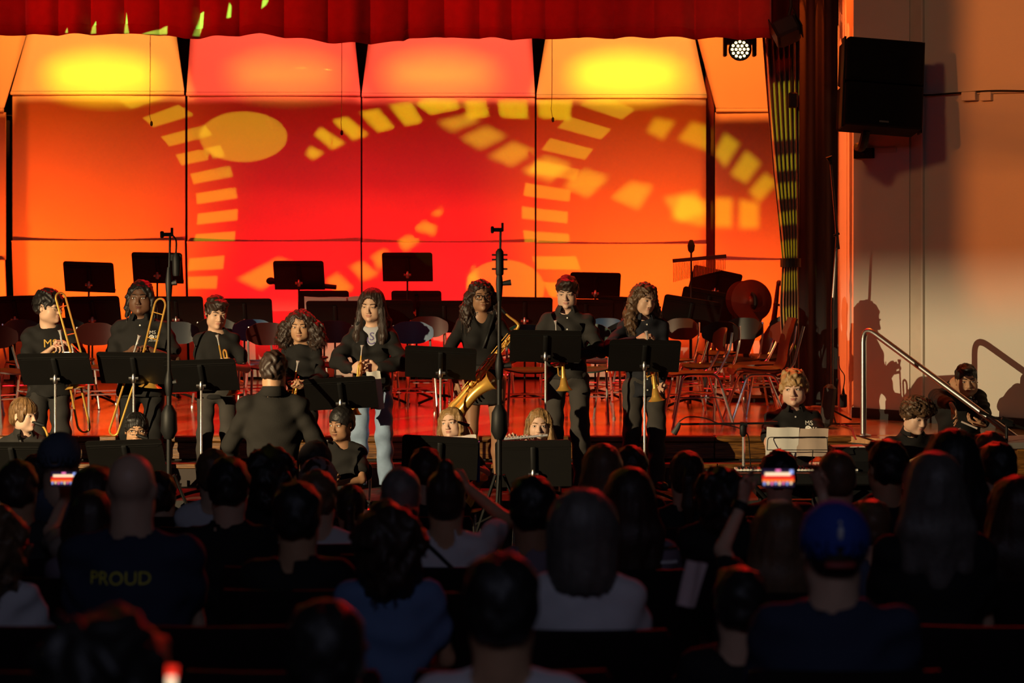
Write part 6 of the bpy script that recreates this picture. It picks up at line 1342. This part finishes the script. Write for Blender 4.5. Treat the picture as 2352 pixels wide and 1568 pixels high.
def alto(label, x, y, D, sx=1): return sax(label, (x, y), [(x+6*sx, y+3), (x+14*sx, y+14), (x+19*sx, y+28)], [(x+20*sx, y+36), (x-4*sx, y+150)], [(x-8*sx, y+176), (x+8*sx, y+184)], (x+22*sx, y+150), (x+34*sx, y+120), D, .011, .030, .058, keys=10)
alto('alto saxophone in the mouth of the boy in profile', 91, 974, 15.36); alto('alto saxophone in the mouth of the child in glasses', 329, 1004, 15.36); alto('alto saxophone held beside the face of the blond girl', 1068, 974, 15.40)
# bass clarinet, flute
t = thing('bass_clarinet', 'black bass clarinet with a silver neck before the seated boy', 'clarinet', W(748, 1250, 15.3)); o0 = t.location
def w_(x, y, d): return W(x, y, d)-o0
b = MB(); b.tube([w_(764, 1018, 15.34), w_(757, 1014, 15.31), w_(751, 1012, 15.28)], [.009, .012, .007], 10); b.build('mouthpiece', M_BLACK, t, True)
b = MB(); b.tube(spline([w_(752, 1013, 15.28), w_(745, 1020, 15.25), w_(744, 1035, 15.24), w_(748, 1052, 15.24)], 5), [.009]*8+[.012]*8, 10); b.build('neck', M_SILVER, t, True)
b = MB(); b.tube([w_(748, 1052, 15.24), w_(742, 1240, 15.2)], .017, 12); b.build('body', M_BLACK, t, True)
b = MB()
for k in range(8): b.ell(w_(747-.5*k, 1065+20*k, 15.215), (.011, .008, .009), None, 8, 6)
o = b.build('key_work', M_SILVER, t, True); o['kind'] = 'stuff'
t = thing('flute', 'silver flute held level by the blond girl', 'flute', W(1155, 1008, 15.33)); o0 = t.location
a, c = W(1148, 1009, 15.40)-o0, W(1258, 999, 15.40)-o0
b = MB(); b.tube([a, c], .0092, 10); b.lathe([(.011, -.004), (.011, .012)], a.lerp(c, .36), (c-a).normalized(), 12); b.build('tube', M_SILVER, t, True)
b = MB(); b.ell(a.lerp(c, .86)+Vector((0, -.004, .006)), (.014, .010, .006)); b.build('lip_plate', M_SILVER, t, True)
for k in range(9): p = a.lerp(c, .06+.065*k); b = MB(); b.lathe([(.0075, 0), (.0078, .004), (.004, .006)], p+Vector((0, -.004, .008)), (0, -.5, 1), 10); b.build('key_cup', M_SILVER, t, True)
# bass guitar
t = thing('bass_guitar', 'bass guitar with a pale fretted neck on the curly haired man\'s lap', 'guitar', W(2020, 1110, 15.3)); o0 = t.location
A, B = W(2030, 1094, 15.32)-o0, W(2178, 1023, 15.36)-o0; dv = (B-A).normalized(); up = dv.cross(Vector((0, -1, 0))).normalized(); up = up if up.z > 0 else -up; M = Matrix((dv, Vector((0, -1, 0)), up)).transposed()
b = MB(); b.box((A+B)/2, ((B-A).length, .022, .052), M, .006); b.build('neck', mat('maple', (.55, .33, .13), .4, var=.2), t)
for k in range(12): p = A.lerp(B, .06+.9*(1-.94**k)/(1-.94**12)); b = MB(); b.box(p+Vector((0, -.0125, 0)), (.003, .003, .052), M); b.build('fret', M_STEEL, t)
for k in range(4): b = MB(); q = up*(-.016+.0107*k); b.tube([A-dv*.2+q+Vector((0, -.017, 0)), B+q+Vector((0, -.017, 0))], .0012, 4); b.build('string', M_STEEL, t)
pr = [(0, .02), (-.02, .14), (.05, .17), (.02, .11), (-.12, .12), (-.25, .16), (-.34, .10), (-.36, 0), (-.34, -.10), (-.24, -.16), (-.12, -.12), (.0, -.14), (.05, -.17), (-.01, -.13), (0, -.02)]
pr = [(p.x, p.y) for p in spline([Vector((x, y, 0)) for x, y in pr], 3)]; b = MB(); b.prism(pr, -.02, .02); b.v = [tuple(A+dv*v[0]+up*v[1]+Vector((0, -1, 0))*v[2]) for v in b.v]; b.build('body', mat('guitar_black', (.015, .013, .013), .2), t)
b = MB(); b.box(B+dv*.07, (.15, .014, .075), M, .005); b.build('headstock', MATS['maple'], t)
for k in range(4): b = MB(); b.lathe([(.004, 0), (.004, .03), (.010, .032), (.010, .04)], B+dv*(.03+.03*k)+up*.035, up, 8); b.build('tuning_peg', M_STEEL, t, True)
# second boom stand at the right edge, the thing in the sitting boy's hands
D = 15.6; t = thing('boom_microphone_stand', 'black boom microphone stand at the right picture edge before the handrail', 'microphone stand', W(2312, 980, D)); t.location.z = 0; o0 = t.location
b = MB(); b.tube([W(2312, 965, D)-o0, Vector((0, 0, .02))], .011, 8); b.build('pole', M_STAND, t, True)
b = MB(); b.tube([W(2250, 945, D)-o0, W(2290, 962, D)-o0, W(2400, 1000, D)-o0], [.013, .0075, .0075], 8); b.build('boom', M_BLACK, t, True)
b = MB(); b.tube([W(2300, 962, D)-o0, W(2325, 972, D)-o0], .022, 8); b.box(W(2318, 974, D)-o0, (.05, .03, .03)); b.build('clutch', M_BLACK, t, True)
for a in (30, 150, 270): b = MB(); ca, sa = math.cos(math.radians(a)), math.sin(math.radians(a)); b.tube([(.02*ca, .02*sa, .12), (.3*ca, .3*sa, .012)], .008, 6); b.build('leg', M_BLACK, t, True)
b = MB(); b.tube([W(2208, 968, 16.55), W(2245, 984, 16.5)], .007, 8); o = b.build('drumstick', mat('pale_stick', (.5, .45, .4), .4), None, True); tag(o, 'pale stick held by the boy sitting on the stair', 'stick')
# ================================================================= the audience, seen from behind, and the seats
ROWS = [3.7, 4.65, 5.6, 6.55, 7.5, 8.45, 9.4, 10.35, 11.3, 12.25]
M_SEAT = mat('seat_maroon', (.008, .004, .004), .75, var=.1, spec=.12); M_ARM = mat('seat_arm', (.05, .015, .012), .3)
def make_seat():
    t = thing('auditorium_seat', 'dark maroon folding auditorium seat in the rows of the hall', 'seat', (0, 0, 0), 0, 'dark auditorium seats')
    b = MB(); vs = []; fs = []
    n = 8
    for s_ in (0, 1):
        for j, z in enumerate((.40, .60, .80, .885, .905)):
            for i in range(n+1):
                u = i/n*2-1; w = .245*(1 if j < 3 else (1-.02 if j == 3 else .93)); vs.append((u*w, -.10*(z-.4)-.03*(1-u*u)+s_*.035-(0 if j < 4 else .006*(1-2*s_)*-1), z))
    q = (n+1)*5
    for s_ in (0, 1):
        for j in range(4):
            for i in range(n): a = s_*q+j*(n+1)+i; fs.append((a, a+1, a+n+2, a+n+1))
    for i in range(n): a = 4*(n+1)+i; fs.append((a, a+1, a+1+q, a+q)); a = i; fs.append((a, a+1, a+1+q, a+q))
    for j in range(4):
        for e in (0, n): a = j*(n+1)+e; fs.append((a, a+n+1, a+n+1+q, a+q))
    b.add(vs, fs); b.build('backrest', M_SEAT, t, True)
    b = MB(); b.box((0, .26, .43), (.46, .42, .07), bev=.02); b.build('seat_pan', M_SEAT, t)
    for sx in (-1, 1):
        b = MB(); b.box((sx*.265, .16, .62), (.045, .34, .03), bev=.008); b.build('armrest', M_ARM, t); b = MB(); b.box((sx*.265, .12, .30), (.03, .22, .60)); b.build('standard', M_BLACK, t)
    return t
AUD = []
def aud(label, px, top, row, hair, shirt, sk='fair', yaw=180, head=(0, 0, 0), hs=1.0, bw=1.0, arms=None, fem=False, dy=0, **kw):
    D = ROWS[row]+dy; z = hall_z(D); X = W(px, 0, D).x; zt = W(0, top, D).z
    ht = {'none': 0, 'bun': .06, 'curlybig': .02, 'bigcurl': .02, 'bob': .014}.get(hair[0], .014)*hs
    hc = Vector((X, D-.0, zt-ht-.113*hs)); H = max(1.35, min(1.95, (hc.z+.115*hs-z-.47)/.535))
    p = person(label, Vector((X, D, z)), H, yaw, sk, hair, shirt, ('trousers', 'charcoal'), head, (0, 0, hc.z-.122*hs-z-(.842*H+.42+.045*H/1.6-.495*H)), hc, arms, sit=.42, hs=hs, det=0, bw=bw, fem=fem, seed=30+len(AUD)*1.37, **kw)
    AUD.append((X, D, row, label)); return p
A_ = {}
A_['capphone'] = aud('person in a blue grey knit cap near the left edge', 138, 1000, 6, ('none', 'dark'), ('tee', 'bluegrey'), hs=1.02)
aud('dark short haired head at the left edge beside the knit cap', 42, 1056, 5, ('short', 'dark'), ('tee', 'charcoal'), 'tan', dy=.35, hs=.95)
aud('small dark head between the knit cap and the left edge', 85, 1042, 8, ('short', 'dark'), ('tee', 'black'))
aud('red lit curly head cut by the left edge', -18, 1150, 4, ('bigcurl', 'brown'), ('tee', 'white'), fem=True)
aud('long dark haired woman in a patterned tan top left of the bald man', 222, 1068, 5, ('longwave', 'dark'), ('tee', 'tanp'), fem=True, dy=.1, head=(0, 0, 14), arms={1: dict(w=W(150, 1140, 8.95), hint=(.8, -.2, -.6), fdir=(-.1, .1, 1), palm=(-.3, .9, 0), nohand=1)})
A_['bald'] = aud('bald man in a navy t-shirt printed PROUD', 303, 1040, 4, ('none', 'dark'), ('tee', 'navy'), 'fair', hs=1.06, bw=1.28)
aud('long haired woman half hidden left of the bald man', 214, 1122, 5, ('longthin', 'dark'), ('tee', 'dusty'), fem=True, hs=.92, dy=-.45)
aud('dark head just right of the bald man', 368, 1082, 8, ('short', 'dark'), ('tee', 'black'), hs=1.04)
aud('brown head in a pale shirt right of the bald man', 492, 1030, 7, ('short', 'brown'), ('tee', 'white'), dy=.2)
aud('dark head in black before the brown head', 526, 1048, 6, ('short', 'black'), ('tee', 'black'), hs=1.05, dy=-.2)
aud('wide dark head of hair behind the conductor', 622, 1020, 7, ('bigcurl', 'black'), ('tee', 'black'), hs=.95, dy=-.2)
A_['cap2'] = aud('person in a dark backwards cap right of the wide dark hair', 724, 1012, 9, ('short', 'dark'), ('tee', 'black'), hs=1.04)
A_['cap3'] = aud('person in a pale rimmed cap under the seated clarinet boy', 731, 1050, 8, ('short', 'dark'), ('tee', 'maroon'), hs=1.08, dy=-.1)
aud('red rimmed head in a light shirt under the pale cap', 731, 1078, 6, ('short', 'brown'), ('tee', 'white'), hs=1.0, dy=.15)
aud('round dark head with a bare neck and black shirt, left of the curly head', 684, 1104, 4, ('short', 'black'), ('tee', 'black'), 'tan', hs=1.0, bw=1.1, dy=.1)
aud('small dark head with a ponytail right of the pale cap', 806, 1108, 7, ('ponytail', 'dark'), ('tee', 'black'), fem=True, hs=.85, dy=-.05)
aud('short greyish head in the middle of the crowd', 921, 1068, 6, ('buzz', 'grey'), ('tee', 'black'), hs=1.04, dy=-.4)
aud('big curly dark head in a blue shirt', 896, 1148, 4, ('bigcurl', 'dark'), ('tee', 'chambray'), 'tan', hs=.96, fem=True, bw=1.1, dy=-.3)
aud('dark head before the saxophone girl\'s stand', 978, 1026, 8, ('short', 'dark'), ('tee', 'black'))
A_['bun'] = aud('woman with a top bun and a white top, one arm raised', 1024, 1045, 5, ('bun', 'dark'), ('tee', 'white'), 'tan', fem=True, hs=.96, arms={-1: dict(w=W(1075, 1120, 8.75), hint=(-.9, .1, -.4), fdir=(.6, -.2, .5), palm=(0, -1, 0), nohand=1)})
aud('dark cropped head with an earring and a dusty top', 1222, 1090, 5, ('short', 'black'), ('tee', 'dusty'), 'brown', fem=True, hs=1.0, dy=-.45)
aud('woman with a grey brown bob and a white shirt', 1338, 1114, 3, ('bob', 'greybrown'), ('tee', 'white'), fem=True, hs=1.0, bw=1.05, dy=-.1)
aud('long red rimmed hair left of the striped shirt', 1384, 1018, 7, ('long', 'brown'), ('tee', 'black'), fem=True, hs=.97, dy=-.2)
aud('dark head behind the long red rimmed hair', 1450, 1022, 8, ('short', 'dark'), ('tee', 'black'))
A_['stripe'] = aud('dark long haired head above a striped grey shirt', 1447, 1072, 5, ('long', 'dark'), ('tee', 'dusty'), fem=True, hs=1.0, bw=1.15, dy=-.1)
aud('woman with a dark ponytail and bare shoulder', 1577, 1030, 7, ('ponytail', 'dark'), ('tank', 'black'), 'fair', fem=True, hs=1.02, dy=.15)
aud('large round black head left of the raised phone', 1657, 1068, 5, ('bigcurl', 'black'), ('tee', 'black'), hs=.85, dy=.4)
A_['phone'] = aud('person in a dark shirt raising a phone with both hands', 1792, 1148, 4, ('long', 'brown'), ('tee', 'black'), 'fair', fem=True, hs=.98, bw=1.05,
   arms={1: dict(w=W(1708, 1150, 7.78), hint=(.9, -.2, -.6), fdir=(-.05, .25, 1), palm=(-.7, .6, 0), curl=.5, ts=-1), -1: dict(w=W(1888, 1130, 7.78), hint=(-.9, -.2, -.6), fdir=(.3, .25, 1), palm=(.7, .6, 0), curl=.5, ts=-1)})
aud('dark head with a wavy top behind the raised phone', 1790, 1034, 8, ('mop', 'black'), ('tee', 'black'))
aud('short brown haired man right of the raised phone', 1921, 1030, 6, ('buzz', 'brown'), ('tee', 'black'), hs=1.04)
A_['cap'] = aud('person in a bright blue cap worn backwards', 1915, 1150, 2, ('buzz', 'dark'), ('tee', 'navy'), 'fair', hs=.98, bw=1.2)
aud('dark haired man with a lit ear right of the brown haired man', 2037, 1008, 7, ('short', 'black'), ('tee', 'black'), 'tan', head=(14, 0, 0), hs=1.06, dy=-.2)
aud('small red lit head behind the blue cap', 2003, 1146, 5, ('short', 'brown'), ('tee', 'bluegrey'), hs=.84, dy=-.25)
aud('woman with long grey brown hair under the bass neck', 2146, 1036, 4, ('long', 'greybrown'), ('tee', 'black'), fem=True, hs=1.04, bw=1.1)
aud('tall head of long black hair behind the grey brown hair', 2188, 985, 5, ('long', 'black'), ('tee', 'black'), fem=True, hs=1.12, dy=.1)
aud('red lit brown head near the right edge', 2276, 990, 8, ('short', 'brown'), ('tee', 'maroon'), hs=1.0)
aud('dark haired head in a striped shirt near the right edge', 2292, 1014, 7, ('short', 'black'), ('tee', 'dusty'), dy=-.2)
aud('long dark haired woman cut by the right edge', 2338, 1092, 4, ('longwave', 'dark'), ('tee', 'tanp'), fem=True, hs=1.06, dy=.4)
aud('dark seated figure between the paper and the blue cap', 1700, 1300, 3, ('short', 'black'), ('tee', 'black'), hs=.9, dy=-.3)
aud('huge dark head near the lower left corner', 238, 1388, 0, ('bigcurl', 'black'), ('tee', 'black'), hs=.95, dy=.1)
aud('dark round head with a red rim at the bottom edge', 748, 1376, 1, ('short', 'black'), ('tee', 'black'), hs=1.0, dy=-.1)
aud('near dark haired person in a pale shirt at the bottom middle', 1152, 1268, 1, ('short', 'black'), ('tee', 'white'), 'tan', hs=1.0, bw=1.05, dy=.2)
print_on(A_['bald'], 'PROUD', .02, A_['bald']['loc'](W(285, 1338, 7.3))[2], .062, M_PY, 'shirt_lettering', back=True)
# caps
def cap(p, m, top=.050, back=True, rim=None, opening=True, name='cap', low=.012):
    F = Field(); R, c, hs = p['R'], p['HC'], p['hs']
    def P_(x, y, z): return c+R@(np.array((x, y, z))*hs)
    F.ell(P_(0, .014, .030), np.array((.091, .110, .101))*hs, R, .01)
    fr = 1 if back else -1
    F.cut(tuple(R@np.array((0, 0, -1.))), P_(0, 0, low))
    if back: F.ell(P_(0, -.115, .018), np.array((.062, .06, .012))*hs, R, .02)
    if opening: F.ell(P_(0, .115, low-.002), np.array((.036, .05, .034))*hs, R, .006, -1)
    F.ell(P_(0, .014, .020), np.array((.084, .103, .095))*hs, R, .004, -1)
    A = F.mesh(.007); o = np_obj(name, A[0], A[1], m, p['root'])
    if opening:
        b = MB(); b.tube([Vector(P_(.040*math.sin(a), .014+.104*math.cos(a*.40), low+.006)) for a in [-1+.2*i for i in range(11)]], .009*hs, 6); b.build('cap_strap', rim or m, p['root'], True)
    return o
cap(A_['cap'], CL['royal'], rim=mat('cap_strap_red', (.25, .02, .015), .6), low=-.028)
p = A_['cap']; c, R = p['HC'], p['R']; b = MB(); b.ell(Vector(c+R@np.array((0.0, .119, .058))), (.007, .008, .020), Matrix(R.tolist()) @ Matrix.Rotation(-.25, 3, 'X')); b.ell(Vector(c+R@np.array((0.0, .112, .084))), (.004, .006, .005)); b.build('cap_logo', mat('logo_white', (.62, .62, .62), .6), p['root'], True)
cap(A_['cap2'], mat('cap_dark', (.03, .02, .02), .8), rim=mat('cap_dark_strap', (.06, .03, .03), .7)); cap(A_['cap3'], mat('cap_pale', (.22, .20, .20), .8), opening=False)
cap(A_['capphone'], CL['greyknit'], opening=False, back=False, name='knit_cap', low=-.03)
# striped shirt bands, bag strap, necklace strap
p = A_['stripe']; bv = bvh_np(*p['shirt'])
for k in range(4):
    P_ = []
    for i in range(15): x = -.20+.4*i/14; z = p['nb'][2]-.05-.05*k; h_ = bv.ray_cast(Vector((x, 1, z)), Vector((0, -1, 0))); P_.append(Vector((x, (h_[0].y+.002) if h_[0] else None, z)) if h_[0] else None)
    P_ = [q for q in P_ if q]
    if len(P_) > 3: b = MB(); b.tube(P_, .008, 5); b.build('shirt_stripe', CL['white'] if k % 2 else CL['charcoal'], p['root'], True)
p = A_['bun']; bv = bvh_np(*p['shirt']); P_ = []
for i in range(12): f = i/11; x = .12-.26*f; z = p['nb'][2]-.22+.24*f; h_ = bv.ray_cast(Vector((-x, 1, z)), Vector((0, -1, 0))); P_ += [Vector((-x, h_[0].y+.003, z))] if h_[0] else []
if len(P_) > 3: b = MB(); b.tube(P_, .008, 6); b.build('bag_strap', M_BLACK, p['root'], True)
# wrist watch
p = A_['phone']; wl = p['J'][1][2]; el = p['J'][1][1]; ax = (wl-el)/np.linalg.norm(wl-el); b = MB(); b.lathe([(.031, -.014), (.033, 0), (.031, .014)], Vector(wl-ax*.03), Vector(ax), 14); b.build('wrist_watch', M_BLACK, p['root'], True)
# phones held up, each with its lit screen
M_SC = {k: mat('screen_'+k, c, .4, var=0, emit=c, estr=e) for k, c, e in (('red', (1, .03, .012), .8), ('orange', (1, .22, .03), 1.0), ('pale', (1, .72, .45), 1.2), ('dark', (.03, .015, .05), .5), ('blue', (.35, .45, 1), .9), ('pink', (1, .2, .5), 1.0))}
def phone(px, py, D, w, h, label, rz=0, img=None):
    t = thing('phone', label, 'phone', W(px, py, D), 0); t.rotation_euler = (math.radians(-6), math.radians(rz), 0)
    b = MB(); b.box((0, .0, 0), (w, .009, h), bev=.004); b.build('case', M_BLACK, t)
    x0, x1 = -w*.46, w*.46; b = MB(); b.box((0, -.0052, 0), (w*.92, .0012, h*.9)); o = b.build('screen', M_SC['dark'], t)
    for (a0, a1, c0, c1, k) in img:
        b = MB(); b.box((x0+(x1-x0)*(a0+a1)/2, -.0062, -h*.45+h*.9*(c0+c1)/2), ((x1-x0)*(a1-a0), .001, h*.9*(c1-c0))); b.build('screen_image', M_SC[k], o)
IMG = [(0, 1, .40, .62, 'red'), (.08, .9, .62, .80, 'pale'), (.0, 1, .28, .42, 'orange'), (.42, .58, .84, .97, 'pink'), (.86, .98, .72, .95, 'blue')]+[(.03+.12*i, .09+.12*i, .10+.03*(i % 2), .27, ('blue', 'pale', 'pink')[i % 3]) for i in range(8)]
phone(1787, 1097, 7.62, .118, .068, 'phone filming the stage, held up in both hands beside the blue cap', 0, IMG)
phone(147, 1099, 8.75, .108, .060, 'phone filming the stage, glowing below the blue grey knit cap', 0, IMG)
phone(395, 1556, 3.55, .020, .044, 'small lit phone edge at the bottom left corner', 4, [(0, 1, .55, 1, 'red'), (.1, .9, .1, .6, 'pale')])
sh_ = sheet(1590, 1342, 6.2, .062, .128, 8, 12, 'folded pale programme held up among the front seats', mat('programme_paper', (.55, .40, .40), .8), 28, 'programme')
# seats: one behind each listener, the rest of each row filled
seat0 = None; used = []
def put_seat(x, D, k, label):
    global seat0
    if any(abs(x-u) < .53 and abs(D-v) < .5 for u, v in used): return
    used.append((x, D)); loc = (x, D-.17, hall_z(D))
    if seat0 is None: seat0 = make_seat(); seat0.location = loc; seat0['label'] = label
    else: dup(seat0, loc, 0, label)
for x, D, k, l in sorted(AUD, key=lambda a: -a[1]): put_seat(x, D, k, 'dark seat behind the '+' '.join(l.split()[:12]))
for k, D in enumerate(ROWS):
    if k == 9: continue
    lim = 1176*D/FPX+.35; n = int(lim/.56)+1
    for i in range(-n, n+1):
        x = i*.56+(.28 if k % 2 else 0)
        if abs(x) < lim: put_seat(x, D, k, 'empty dark maroon auditorium seat with no one in it')
